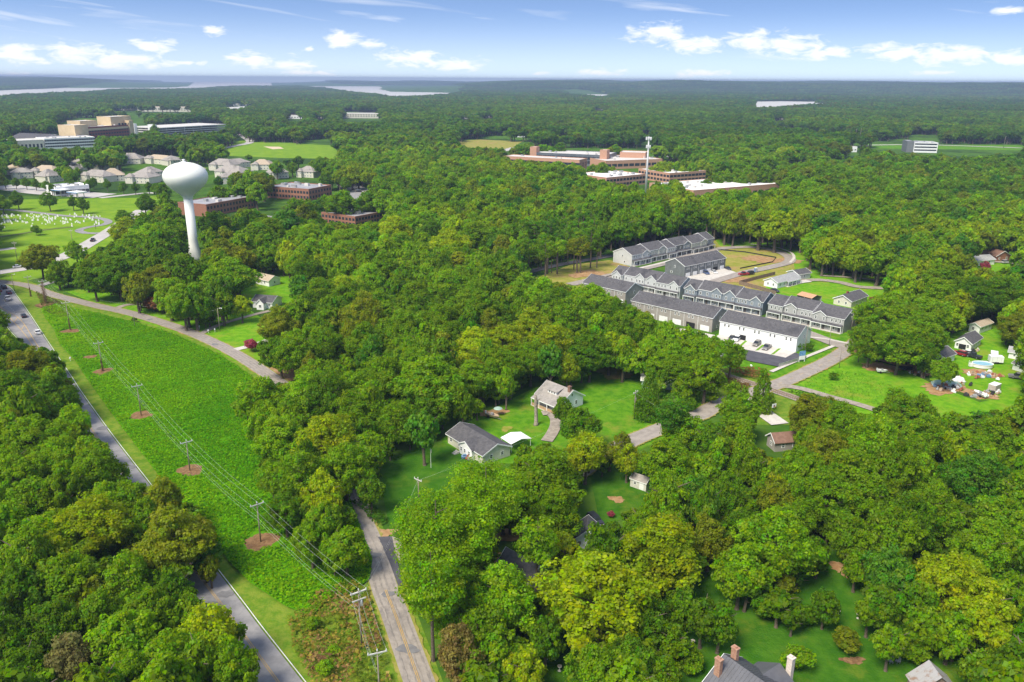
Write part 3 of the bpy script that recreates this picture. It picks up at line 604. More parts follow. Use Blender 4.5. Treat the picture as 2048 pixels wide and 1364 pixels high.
        for k in range(n):
            xx = x0 + .15 + (x1 - x0 - .3) * k / (n - 1)
            MB().box((xx - .1, y0 - dep + .05, 0), (xx + .1, y0 - dep + .25, z - drop + .02)).build('porch_post', TRIM, s.root)
    def fgable(s, x0, x1, y0, he, hr, wall, roof, dep=4.0, base=0.0, over=.25, proud=.35):
        """decorative front gable running back into the main roof"""
        xr = (x0 + x1) / 2
        MB().prism([(x0, base), (x1, base), (x1, he), (xr, hr), (x0, he)], 'y', y0 - proud, y0 + .3).build('gable_wall', wall, s.root)
        sl = (hr - he) / (xr - x0); m_ = MB(); t = .14
        for q in (-1, 1):
            xe = xr + q * (xr - x0 + over); ze = he - over * sl
            m_.add([(xr, y0 - proud - over, hr + .02), (xe, y0 - proud - over, ze + .02), (xe, y0 + .6, ze + .02), (xr, y0 + dep, hr + .02), (xr, y0 - proud - over, hr + t), (xe, y0 - proud - over, ze + t), (xe, y0 + .6, ze + t), (xr, y0 + dep, hr + t)],
                   [(0, 1, 2, 3), (7, 6, 5, 4), (0, 4, 5, 1), (1, 5, 6, 2), (2, 6, 7, 3), (3, 7, 4, 0)])
        r = m_.build('gable_roof', roof, s.root); tm = MB()
        for q in (-1, 1):
            xe = xr + q * (xr - x0 + over); ze = he - over * sl
            tm.prism([(xr, hr - .12), (xe, ze - .12), (xe, ze + .2), (xr, hr + .2)], 'y', y0 - proud - over - .07, y0 - proud - over - .004)
        tm.build('rake_trim', TRIM, r)
    def chimney(s, x, y, w, d, z0, z1, mt=CHIM, parent=None):
        m_ = MB().box((x - w / 2, y - d / 2, z0), (x + w / 2, y + d / 2, z1)).box((x - w / 2 - .08, y - d / 2 - .08, z1 + .003), (x + w / 2 + .08, y + d / 2 + .08, z1 + .2)).box((x - w / 4, y - d / 4, z1 + .203), (x + w / 4, y + d / 4, z1 + .4))
        return m_.build('chimney', mt, parent or s.root)
def info(b, n): print('BLD', n, 'L=%.1f D=%.1f' % (b.L, b.D), 'dist=%.0f' % b.a.length)

# ------------------------------------------------------------------ townhouse rows
HE, HR = 5.7, 8.6
def row_front(label, A, B, D, walls, roofsteps, units, gables, C=None):
    b = Bld('townhouse_row', label, A, B, 'townhouses', depth=D, C=C, group='townhouse rows'); info(b, label)
    n = len(walls); w = b.L / n
    edges = [0] + roofsteps + [n]
    for k in range(len(edges) - 1):
        x0, x1 = edges[k] * w, edges[k + 1] * w; dy = (k % 2) * 0.9; dz = (k % 2) * 0.35
        b.gable(x0 + .02, x1 - .02, dy, b.D - dy, HE + dz, HR + dz, walls[edges[k]], SHING, over=.12 if 0 < k < len(edges) - 2 else .22)
        b.porch(x0 + .2, x1 - .2, dy, 3.15, 1.6, posts=(edges[k + 1] - edges[k]) * 2)
        for q in range(edges[k], edges[k + 1]):
            ux = q * w
            yy = dy
            if q in gables:
                g = gables[q]; b.fgable(ux + w * .1, ux + w * .9, dy, HE + dz + .05, HE + dz + g, walls[q], SHING, base=3.25); yy = dy - .35
            nw = 3 if q % 2 == 0 else 2
            for t in range(nw): b.win('f', ux + w * (.24 + .52 * t / (nw - 1)), 4.55, .9, 1.35, y0=yy)
            b.put('door', DOOR, 'f', (ux + w * .75, 1.15), 1.0, 2.1, y0=dy)
            for t in (.2, .42): b.win('f', ux + w * t, 1.5, .9, 1.5, y0=dy)
    b.win('l', b.D * .5, 4.6, 1.0, 1.2); b.win('l', b.D * .62, 1.6, 1.4, 1.0); b.win('r', b.D * .55, 4.6, 1.0, 1.2, y0=0)
    return b
def row_rear(label, A, B, D, wall, n, open_doors=(), C=None, accent=None):
    b = Bld('townhouse_row', label, A, B, 'townhouses', depth=D, C=C, group='townhouse rows'); info(b, label)
    b.gable(0, b.L, 0, b.D, HE, HR, wall, SHING, over=.25); w = b.L / n
    for q in range(n):
        for t in (.35, .62): b.win('f', q * w + w * t, 4.5, .8, 1.3)
        b.put('garage_door', SHADE_PANEL if q in open_doors else GDOOR, 'f', (q * w + w * .5, 1.1), w * .62, 2.15)  # open garages get the dark shade panel in place of a door
        if q: MB().box((q * w - .06, -.05, 0), (q * w + .06, -.003, HE - .3)).build('downpipe', TRIM, b.root)
    for k in range(n * 2): MB().lathe([(.09, HR - 1.5), (.09, HR - .55), (.14, HR - .5), (.14, HR - .42)], 7, (b.L * (k + .5) / (n * 2), b.D * (.36 if k % 2 else .30))).build('roof_vent', STEEL, b.root)
    for f in 'lr': b.win(f, b.D * .5, 4.6, 1.0, 1.2); b.win(f, b.D * .35, 1.6, 1.3, 1.0)
    return b
row_front('far light grey townhouse row backing onto the pine wood', (1263, 532.5), (1428.5, 497.6), 13, [LGREY, LGREY, SAGE, SAGE, LGREY, DGREY, BLUEGREY, SAGE, SAGE, BLUEGREY], [2, 4, 5, 7, 9], 10, {1: 1.6, 3: 1.4, 6: 1.5, 8: 1.4}, C=None)
row_rear('dark grey townhouse row with white garage doors and parked cars', (1368.2, 555.6), (1449.7, 537.8), 12.5, DGREY, 6, (4,))
row_front('pale grey townhouse row with porches, left of the two middle rows', (1222.5, 571), (1358.5, 598), 12.5, [LGREY] * 6, [1, 4], 6, {0: 2.0, 2: 2.0, 3: 2.0, 5: 2.0})
row_front('blue-grey townhouse row with four white-trimmed front gables', (1367, 601), (1523.5, 631.5), 12.5, [BLUEGREY] * 6, [1, 4], 6, {0: 2.0, 2: 2.0, 3: 2.0, 5: 2.0})
row_front('grey townhouse row beside the great oak, nearest with porches', (1534, 634), (1685, 667.5), 12.5, [GREY] * 5, [1, 3], 5, {1: 1.5, 3: 1.6})
row_rear('taupe townhouse row half hidden by trees, rear side with garages', (1262, 628), (1423, 665), 12.5, TAUPE, 6, (4,))
row_rear('white townhouse row with dark roof by the crossing road', (1437.7, 670.5), (1591, 705.5), 12.5, WHITE, 5, (1,))
row_rear('charcoal roofed townhouse block peeping over treetops left of taupe row', (1165, 590), (1250, 610), 12.5, TAUPE, 4)

# ------------------------------------------------------------------ houses
def plain_house(name, label, A, B, D, he, hr, wall, roof, wins=(), axis='x', z=0, C=None, cat='house', over=.45, ridge=.5, group=None, kind='gable'):
    b = Bld(name, label, A, B, cat, depth=D, C=C, z=z, group=group); info(b, label)
    r = b.gable(0, b.L, 0, b.D, he, hr, wall, roof, over, axis, ridge=ridge) if kind == 'gable' else b.hip(0, b.L, 0, b.D, he, hr, wall, roof)
    for f, t, zz, w, h in wins: b.win(f, t * (b.L if f in 'fb' else b.D), zz, w, h)
    b.roof = r; return b
b = plain_house('mobile_home', 'long grey-roofed mobile home on the dark lawn with flagpole', (896, 886), (966, 930), None, 2.75, 4.6, CREAM, SHING, [('f', .1, 1.6, 1.2, 1.2), ('f', .34, 1.6, 1, 1.2), ('f', .9, 1.6, 1, 1.2), ('r', .3, 1.6, 1, 1.1), ('r', .7, 1.6, 1, 1.1)], C=(1019, 911), cat='house')
b.fgable(b.L * .42, b.L * .78, 0, 2.8, 4.3, WHITE, SHING, dep=3.5, proud=.9)
for t in (.48, .58, .70): b.win('f', t * b.L, 1.6, .8, 1.3, y0=-.9)
b.put('door', DOORW, 'f', (b.L * .64, 1.15), .9, 2.1, y0=-.9)
for k in range(3): MB().box((b.L * .36, -2.6 + k * .5, 0), (b.L * .44, -2.1 + k * .5 - .01, .2 + .2 * k)).build('porch_step', CONC, b.root)
# bungalow
b = Bld('bungalow', 'old white bungalow with grey shingle roof, dormer and brick chimney', (1073, 806), (1121, 826), 'house', depth=9.5); info(b, 'bungalow')
r = b.gable(0, b.L, 0, 9.5, 3.1, 5.9, WHITE, SHING_G, .5, 'x', ridge=.5)
b.porch(0, b.L, 0, 3.15, 2.4, SHING_G, 4, drop=.75)
MB().box((0, -2.3, 0), (b.L, -2.1, .95)).build('porch_wall', mat('tan_porch_brick', (0.50, 0.34, 0.20), (0.42, 0.27, 0.16), 2, 0.9), b.root)
d = MB().box((b.L * .32, 1.4, 4.0), (b.L * .68, 3.6, 5.15)).build('dormer', WHITE, b.root)
MB().prism([(1.1, 5.05), (4.4, 5.75), (4.4, 5.9), (1.1, 5.2)], 'x', b.L * .28, b.L * .72).build('dormer_roof', SHING_G, d)
for t in (.4, .5, .6): b.win('f', t * b.L, 4.65, .7, .7, y0=1.4)
b.chimney(b.L - .4, 4.0, .9, .8, 5.2, 7.0, mat('sooty_brick', (0.20, 0.11, 0.08), (0.27, 0.16, 0.12), 3, .9), r)
for t in (.2, .8): b.win('f', t * b.L, 1.7, 1.2, 1.4)
b.put('door', DOOR, 'f', (b.L * .5, 1.2), 1, 2.1)
b.win('r', 3, 1.7, 1, 1.4); b.win('r', 6.5, 1.7, 1, 1.4); b.win('r', 4.7, 4.4, .8, 1)
# white carport behind the mobile home
b = Bld('carport', 'white metal carport roof behind the mobile home', (1001, 892), (1022, 906), 'carport', depth=6.5, z=0)
MB().prism([(0, 2.4), (3.25, 3.1), (6.5, 2.4), (6.5, 2.5), (3.25, 3.2), (0, 2.5)], 'x', 0, b.L).build('roof', ROOF_W, b.root)
for x in (.1, b.L - .2):
    for y in (.2, 6.2): MB().box((x, y, 0), (x + .1, y + .1, 2.42)).build('post', TRIM, b.root)
# shed on the lawn
b = plain_house('garden_shed', 'small off-white shed under the loose green tree', (1260, 972.5), (1291.5, 983.6), 2.9, 2.1, 3.0, mat('offwhite_boards', (0.62, 0.60, 0.54), (0.52, 0.50, 0.44), 1.5, 0.8), SHING_G, [('f', .3, 1.35, .9, .7)], cat='shed', over=.15)
b.put('door', DOORW, 'f', (b.L * .72, 1.0), 1.2, 1.8)
# blue white house behind cedar
plain_house('house', 'white house with blue end wall behind the dark cedar', (1283, 776), (1352, 781), 8, 2.8, 4.6, mat('pale_blue_siding', (0.42, 0.47, 0.55), (0.5, 0.55, 0.62), 1, 0.7), ROOF_P, [('f', .3, 1.6, 1, 1.2), ('f', .7, 1.6, 1, 1.2), ('r', .5, 1.6, 1, 1.2)])
b = plain_house('house', 'brown-shingled house among trees by the pale drive', (1533, 890), (1549, 904), None, 2.8, 4.4, TAUPE, SHING_B, [('f', .5, 1.6, 1, 1.2), ('r', .3, 1.6, 1, 1.2), ('r', .7, 1.6, 1, 1.2)], C=(1584, 884), axis='y')
b = plain_house('house', 'white ranch house with pale grey roof behind the townhouses', (1554, 577.5), (1598, 565.6), None, 2.9, 4.6, WHITE, SHING_L, [('f', t, 1.6, 1.1, 1.3) for t in (.12, .3, .62, .82)] + [('l', .3, 1.6, 1, 1.3), ('l', .7, 1.6, 1, 1.3)], C=(1526, 572))
b.put('door', DOOR, 'f', (b.L * .46, 1.1), 1, 2.05); b.porch(b.L * .35, b.L * .95, 0, 2.85, 1.6, SHING_L)
plain_house('outbuilding', 'dark-roofed garage behind the white ranch house', (1596, 560), (1620, 556), 7, 2.8, 4.2, LGREY, SHING, [('f', .5, 1.5, 1.2, 1)], cat='garage')
b = Bld('carport', 'open carport with orange tin roof', (1592, 601), (1622, 609), 'carport', depth=7)
MB().prism([(0, 2.6), (3.5, 3.6), (7, 2.6), (7, 2.72), (3.5, 3.72), (0, 2.72)], 'x', 0, b.L).build('roof', ORANGE_ROOF, b.root)
MB().box((0, 6.8, 0), (b.L, 6.95, 2.6)).box((0, 0.3, 0), (.12, 6.8, 2.6)).build('wall', GREY, b.root)
for x in (b.L * .5, b.L - .2): MB().box((x, .1, 0), (x + .12, .22, 2.62)).build('post', TRIM, b.root)
b = plain_house('house', 'cream house with dark hip-ended roof left of the great oak', (1701.5, 615.5), (1733, 603.5), None, 2.8, 4.7, CREAM, SHING, [('l', .3, 1.6, 1, 1.2), ('l', .7, 1.6, 1, 1.2), ('f', .3, 1.6, 1, 1.2), ('f', .7, 1.6, 1, 1.2)], C=(1664, 609))
b.chimney(b.L * .3, b.D * .55, .8, .7, 4.2, 5.4, BRICK_D)
b = plain_house('house', 'white house with tan roof at the wood edge, right', (1957.6, 667.6), (1982, 658.8), None, 2.9, 3.9, WHITE, SHING_T, [('f', t, 1.6, 1, 1.2) for t in (.2, .5, .8)] + [('l', .4, 1.6, 1, 1.2)], C=(1937, 662.4))
b = plain_house('house', 'white house with charcoal gable roof above the parked cars', (1940.6, 702.8), (1960.5, 689.5), None, 2.9, 4.7, WHITE, SHING, [('l', .15, 1.6, .9, 1.2), ('l', .8, 1.6, 1, 1.2), ('f', .3, 1.6, 1, 1.2), ('f', .7, 1.6, 1, 1.2)], C=(1904.6, 698.2))
b.put('garage_shade_panel', SHADE_PANEL, 'l', (b.D * .47, 1.1), 2.4, 1.9); b.win('f', b.L * .5, 1.6, 1, 1.2)
plain_house('outbuilding', 'small white garage with charcoal roof beside the magnolia', (1886, 729), (1908, 721), 6.5, 2.6, 4.3, WHITE, SHING, [('f', .5, 1.5, 1, 1)], cat='garage')
plain_house('garden_shed', 'white shed with pale roof at the right edge, upper of two', (2016, 716), (2062, 724), 5, 2.4, 3.6, WHITE, SHING_L, [('f', .25, 1.4, .8, .8)], cat='shed')
plain_house('garden_shed', 'white shed at the right edge below the other', (2024, 739), (2060, 750), 5, 2.3, 3.3, WHITE, SHING_G, [('f', .4, 1.4, .8, .8)], cat='shed')
plain_house('garden_shed', 'small shed with pale green roof at far right', (1924, 521), (1946, 525), 6, 2.5, 3.6, WHITE, GREEN_ROOF, [('f', .5, 1.4, .9, .9)], cat='shed')
plain_house('house', 'white house with pale roof behind the pink tree, far right', (1952, 532), (1988, 529), 9, 2.8, 4.5, WHITE, SHING_L, [('f', .3, 1.6, 1, 1.2), ('f', .7, 1.6, 1, 1.2)])
plain_house('house', 'red brick house with white gable at far right', (1990, 523), (2019, 521), 12, 2.9, 5.4, BRICK, SHING_B, [('f', .25, 1.6, 1, 1.2), ('f', .75, 1.6, 1, 1.2)], axis='y')
b = plain_house('house', 'white house with tan roof left of the central woods', (510, 567), (538.5, 573.4), None, 2.8, 4.5, WHITE, SHING_T, [('f', .3, 1.6, 1, 1.2), ('f', .7, 1.6, 1, 1.2), ('r', .5, 1.6, 1, 1.2)], C=(573, 570.6))
b = plain_house('house', 'white cottage with dark roof behind the pale bare tree', (506, 615), (545, 618), 8, 2.8, 4.6, WHITE, SHING, [('f', .2, 1.6, 1, 1.2), ('f', .85, 1.6, 1, 1.2)])
b.fgable(b.L * .36, b.L * .72, 0, 2.85, 4.4, WHITE, SHING, dep=4, proud=2.5); b.win('f', b.L * .54, 1.6, 1.4, 1.3, y0=-2.5)
plain_house('house', 'house roof glimpsed between dark trees near the tower foot', (372, 578), (395, 582), 8, 2.8, 4.4, CREAM, SHING_G, [('f', .5, 1.6, 1, 1.2)])
plain_house('house', 'low house with grey gable roof hidden among pines', (1060, 1186), (1091, 1166), None, 3.0, 5.0, CREAM, SHING, [('f', .35, 1.6, 1, 1.2), ('f', .75, 1.6, 1, 1.2)], C=(1030, 1132), axis='y')
plain_house('outbuilding', 'black-roofed garage between the yellow-green tree and the pines', (1152, 1097), (1196, 1100), None, 2.6, 4.6, WHITE, SHING, [('f', .15, 1.4, .8, .9)], C=(1185, 1072), cat='garage', axis='y')
# big house, bottom right: two wings with standing seam roofs
b = Bld('farmhouse', 'large house with grey standing-seam roof and three brick chimneys', (1440, 1316), (1560, 1400), 'house', depth=9, z=6); b.D = 9; info(b, 'farmhouse')
# local ridge along x through the traced ridge end
R0_ = b.pt(1448, 1309, 8.6)
def seam_roof(bb, x0, x1, yc, half, he, hr, roofm):
    r = MB().prism([(yc - half, he), (yc, hr), (yc + half, he), (yc + half, he + .12), (yc, hr + .12), (yc - half, he + .12)], 'x', x0, x1).build('roof', roofm, bb.root)
    n = int((x1 - x0) / .6)
    for k in range(n + 1):
        x = x0 + .03 + (x1 - x0 - .1) * k / n
        MB().prism([(yc - half, he + .123), (yc, hr + .123), (yc, hr + .19), (yc - half, he + .19)], 'x', x, x + .04).prism([(yc, hr + .123), (yc + half, he + .123), (yc + half, he + .19), (yc, hr + .19)], 'x', x, x + .04).build('roof_seam', roofm, r)
    MB().prism([(yc - half, he - .14), (yc, hr - .14), (yc, hr + .2), (yc - half, he + .2)], 'x', x0 - .08, x0 - .004).prism([(yc, hr - .14), (yc + half, he - .14), (yc + half, he + .2), (yc, hr + .2)], 'x', x0 - .08, x0 - .004).build('rake_trim', TRIM, r)
    return r
yc = R0_.y
MB().prism([(yc - 4.6, 0), (yc + 4.6, 0), (yc + 4.6, 5.6), (yc, 8.5), (yc - 4.6, 5.6)], 'x', R0_.x + .3, R0_.x + 15).build('wall', WHITE, b.root)
r = seam_roof(b, R0_.x, R0_.x + 15.3, yc, 5.0, 5.45, 8.6, SEAM)
b.chimney(R0_.x + 1.1, yc - 2.6, 1.0, .7, 6.2, 9.7, CHIM, r); b.chimney(R0_.x + 1.1, yc + 1.2, 1.0, .7, 7.2, 9.9, CHIM, r)
for t in (2, 5, 8, 11): b.win('f', R0_.x + t, 4.2, 1, 1.5, y0=yc - 4.6); b.win('b', 15 - t, 4.2, 1, 1.5, x1=R0_.x + 15, y0=yc - 4.6, D=9.2)
q = b.pt(1560, 1326, 6.8)
MB().prism([(q.x - 3.4, 0), (q.x + 3.4, 0), (q.x + 3.4, 4.6), (q.x, 6.6), (q.x - 3.4, 4.6)], 'y', yc + 4.61, q.y - .3).build('wing_wall', WHITE, b.root)
m_ = MB().prism([(q.x - 3.8, 4.4), (q.x, 6.7), (q.x + 3.8, 4.4), (q.x + 3.8, 4.52), (q.x, 6.82), (q.x - 3.8, 4.52)], 'y', yc + 1.5, q.y); wr = m_.build('wing_roof', SEAM, b.root)
q2 = b.pt(1583, 1316, 8.4); b.chimney(q2.x, q2.y, .9, .8, 4.5, 8.4, mat('white_chimney', (0.7, 0.62, 0.54), (0.6, 0.5, 0.42), 3, 0.9), wr)
# barn
b = Bld('barn', 'weathered barn with rusty tin roof at the bottom edge', (1826, 1368), (1862, 1368), 'barn', depth=7, z=3); info(b, 'barn')
a0 = b.pt(1884, 1320, 6.0); a1 = b.pt(1857, 1356, 6.0); y0, y1 = min(a0.y, a1.y), max(a0.y, a1.y); xm = (a0.x + a1.x) / 2
MB().prism([(xm - 2.9, 0), (xm + 2.9, 0), (xm + 2.9, 3.4), (xm, 5.9), (xm - 2.9, 3.4)], 'y', y0 + .3, y1 - .3).build('wall', mat('weathered_boards', (0.20, 0.15, 0.12), (0.32, 0.25, 0.20), 2, 0.95), b.root)
for side, m2 in ((-1, TIN), (1, TIN)):
    n = 7
    for k in range(n):
        ya, yb = y0 + (y1 - y0) * k / n, y0 + (y1 - y0) * (k + 1) / n - .015; zz = .012 * (k % 2)
        MB().add([(xm, ya, 6.0 + zz), (xm, yb, 6.0 + zz), (xm + side * 3.3, yb, 3.15 + zz), (xm + side * 3.3, ya, 3.15 + zz), (xm, ya, 6.06 + zz), (xm, yb, 6.06 + zz), (xm + side * 3.3, yb, 3.21 + zz), (xm + side * 3.3, ya, 3.21 + zz)],
                 [(0, 1, 2, 3), (7, 6, 5, 4), (0, 4, 5, 1), (1, 5, 6, 2), (2, 6, 7, 3), (3, 7, 4, 0)]).build('roof_sheet', m2, b.root)
b.put('door', DOOR, 'f', (xm, 1.2), 1.6, 2.3, y0=y0 + .3)

# ------------------------------------------------------------------ offices, hospital and far buildings
def ground_hit(px, py):                    # where a pixel's ray meets the rolling ground
    d = ray(px, py); t = np.linspace(200, 26000, 6000); X = d[0] * t; Y = d[1] * t; Z = CAMH + d[2] * t
    g = terrain(X, Y) + 6 * (terrain(X, Y) > 1); k = int(np.argmax(Z <= g)) if (Z <= g).any() else len(t) - 1
    return Vector((X[k], Y[k], float(terrain([X[k]], [Y[k]])[0])))
def office(label, A, B, z, D, wall, roof, h, rows, C=None, units=4, rs=1, base=0.0, cat='office building', name='office_building', par=.7, group=None):
    b = Bld(name, label, A, B, cat, depth=D, C=C, z=z, group=group); info(b, label)
    b.flat(0, b.L, 0, b.D, h, wall, roof, par, units=units, rs=rs)
    for f, n, z0, fl, fh, w, hh in rows: b.office_rows(f, n, z0, fl, fh, w, hh)
    return b
office('red brick office behind the water tower', (412, 409.5), (511.5, 391.5), 8.5, 26, BRICK, ROOF_G, 8, [('f', 16, 2.4, 2, 3.6, 1.7, 1.9), ('r', 8, 2.4, 2, 3.6, 1.7, 1.9)], units=7, rs=3)
office('L-shaped red brick office with white roof units', (533, 372.5), (617, 378.5), 9, 30, BRICK, ROOF_G, 8.5, [('f', 14, 2.4, 2, 3.8, 2, 2), ('r', 8, 2.4, 2, 3.8, 2, 2)], C=None, units=9, rs=5)
office('nearest red brick office with grey flat roof', (642.5, 424.6), (710, 433.5), 7, None, BRICK, ROOF_G, 6.5, [('f', 10, 1.9, 2, 3, 2, 1.7), ('r', 12, 1.9, 2, 3, 2, 1.7)], C=(763, 418), units=7, rs=6)
office('long low orange brick campus wing with pale roof', (1007.5, 312), (1159, 320), 11, 22, BRICK_P, ROOF_P, 10.5, [('f', 14, 5.5, 1, 3, 8, 4.5), ('r', 3, 5.5, 1, 3, 5, 4.5)], units=3)
office('grey glazed middle wing of the brick campus', (1068, 304), (1212, 310), 13, 45, mat('campus_glazing', (0.10, 0.12, 0.14), (0.14, 0.16, 0.18), 0.1, 0.4), ROOF_P, 12, [('f', 16, 4, 2, 4.5, 5, 3)], units=8)
for A, B, lb in (((1060, 293), (1073, 293.5), 'left orange brick stair tower of the campus'), ((1200, 299), (1214, 299.6), 'right orange brick stair tower of the campus')):
    office(lb, A, B, 19, 10, BRICK_P, ROOF_P, 18, [], units=0)
office('flat-roofed campus hall right of the stair tower', (1212, 322), (1325, 318), 9, 60, BRICK_P, ROOF_P, 8.5, [('f', 10, 4, 1, 3, 6, 3)], units=12, rs=8)
office('square orange brick block on the campus', (1240, 303.5), (1291, 305), 15, 25, BRICK_P, ROOF_P, 14, [], units=0)
office('white-roofed brick office left of the mast', (1213, 355.5), (1291, 348), 9.5, None, BRICK_P, ROOF_W, 9, [('f', 12, 2.6, 2, 4, 3.4, 2.2)], C=(1167, 345), units=10, rs=4)
office('white-roofed brick office right of the mast', (1339.6, 346.5), (1412, 341.5), 9.5, None, BRICK_P, ROOF_W, 9, [('f', 10, 2.6, 2, 4, 4, 2.2), ('l', 10, 2.6, 2, 4, 3.4, 2.2)], C=(1275, 337.5), units=10, rs=9)
office('long white-roofed office low in the trees', (1387, 381), (1566, 366.5), 8, 55, BRICK_P, ROOF_W, 7.5, [('f', 14, 2.6, 1, 4, 5, 2.4)], units=16, rs=12)
# hospital
b = office('tan and brick hospital in the distance', (170, 254), (256, 248.5), 24, 28, BRICK_D, ROOF_P, 23, [('f', 16, 4, 4, 4.6, 3.4, 2.2)], units=5, cat='hospital', name='hospital')
b.flat(-24, -1, -6, 30, 27, TANSTONE, ROOF_P); b.flat(4, 34, 12, 24, 31, TANSTONE, ROOF_P); b.flat(b.L * .70, b.L + 16, 8, 26, 35, TANSTONE, ROOF_P); b.flat(b.L + .5, b.L + 9, -2, 9, 29, TANSTONE, ROOF_P)
b.office_rows('f', 5, 20, 2, 5, 4, 3, x0=b.L * .75, x1=b.L + 10, y0=-.5); MB().box((0, -.6, 18.5), (b.L, -.05, 21.5)).build('stone_band', TANSTONE, b.root)
b = office('white medical building in front of the hospital', (88, 277), (189, 273), 14, 40, WHITE, ROOF_P, 13, [('f', 22, 3.4, 3, 3.8, 2.6, 2)], units=6)
b.flat(-40, -1, 0, 40, 12, CREAM, ROOF_P); b.office_rows('f', 8, 5, 1, 4, 2.4, 5, x0=-38, x1=-2)
plain_house('sports_hall', 'dark-roofed low hall at the left edge', (10, 280), (80, 283), 50, 8, 16, CREAM, SHING, z=8, cat='hall')
b = Bld('parking_deck', 'pale concrete parking deck behind the trees', (315, 262), (452, 254), 'parking deck', depth=70, z=9); info(b, 'deck')
for k in range(4):
    MB().box((0, 0, k * 3.4 + 2.5), (b.L, 70, k * 3.4 + 3.7)).build('deck_slab', ROOF_P, b.root)
    for t in range(9): MB().box((b.L * t / 8.01, .2, k * 3.4 + .31 - (.31 if k == 0 else 0)), (b.L * t / 8.01 + .6, .8, k * 3.4 + 2.5)).build('column', CONC, b.root)
MB().box((-5, 0, 0), (-.01, 16, 19)).build('stair_tower', WHITE, b.root); MB().box((-5, 50, 0), (-.01, 66, 19)).build('stair_tower', WHITE, b.root)
DRECT = []
for i, (x, y, w, z, mt_, lb) in enumerate([(1198, 220, 16, 10, CREAM, 'small cream house in woods left of the mast line'), (1125, 268, 18, 8, WHITE, 'small white house in woods above the campus'), (540, 250, 14, 8, WHITE, 'small white roof beyond the fairway'), (860, 262, 14, 8, CREAM, 'small tan roof in woods left of the yellow field'), (1480, 262, 16, 9, WHITE, 'pale roof deep in the right-hand woods'), (1560, 240, 18, 9, CREAM, 'cream roof below the right lake cove'), (330, 224, 96, 12, CREAM, 'long cream apartment block behind the parking deck'), (132, 198, 32, 10, WHITE, 'white block at the lake shore, upper left'), (172, 197, 26, 8, WHITE, 'low white block right of the shore block'),
        (28, 203, 36, 9, WHITE, 'white apartments at the left lake shore'), (250, 221, 50, 9, CREAM, 'cream block left of the long apartments'), (720, 237, 70, 11, CREAM, 'cream apartment row deep in the far woods'), (590, 238, 26, 8, WHITE, 'white roofed shed far in the woods'),
        (642, 237, 16, 9, CREAM, 'small cream house far in the woods'), (932, 238, 14, 7, WHITE, 'small pale roof far behind the yellow field'), (975, 236, 18, 7, WHITE, 'pale flat roof beyond the yellow field'), (1040, 275, 22, 6, WHITE, 'white roofs at the wood edge above the campus'),
        (1596, 317, 28, 6, ROOF_W, 'white-roofed shed in the trees right of centre'), (1700, 305, 24, 7, WHITE, 'white house near the far highway'), (1800, 182, 60, 9, WHITE, 'row of pale houses on the far ridge'), (1622, 201, 22, 8, CREAM, 'cream lodge on the far lake shore'),
        (1848, 203, 20, 8, CREAM, 'pale house on the right ridge'), (480, 212, 24, 7, WHITE, 'white boathouse by the small cove'), (1970, 208, 14, 8, WHITE, 'tiny white house below the right ridge'), (1300, 189, 24, 7, WHITE, 'pale houses on the ridge shore'), (1070, 181, 20, 8, CREAM, 'cream house left on the ridge shore')]):
    DRECT.append([(x - w * .5, y - 7), (x + w * .5, y - 7), (x + w * .5, y), (x - w * .5, y)])
    gp = ground_hit(x, y); wm = w / FPX * gp.length; dm = min(wm * .5, 60)
    b = Bld('distant_building', lb, (1000, 500), (1040, 500), 'building', depth=dm)
    b.L = wm; b.a = Vector((gp.x - wm / 2, gp.y, gp.z)); b.root.location = (gp.x - wm / 2, gp.y, gp.z + .3); b.root.rotation_euler = (0, 0, 0)
    b.flat(0, b.L, 0, b.D, z, mt_, ROOF_P if i % 2 else SHING_T, .4)
    nn = max(3, int(w / 5)); b.office_rows('f', nn, z * .45, 1 if z < 9 else 2, 3.4, b.L / nn * .5, 1.6)
b = office('modern white and black banded office by the highway', (1829, 284), (1877, 285), 14, 30, WHITE, ROOF_G, 13, [], units=4); b.flat(-9, -.5, -1, 28, 14.5, DGREY, ROOF_G)
for k in range(3): MB().box((1, -.12, 2.5 + k * 4), (b.L - 1, -.02, 4.3 + k * 4)).build('window_band', GLASSO, b.root)
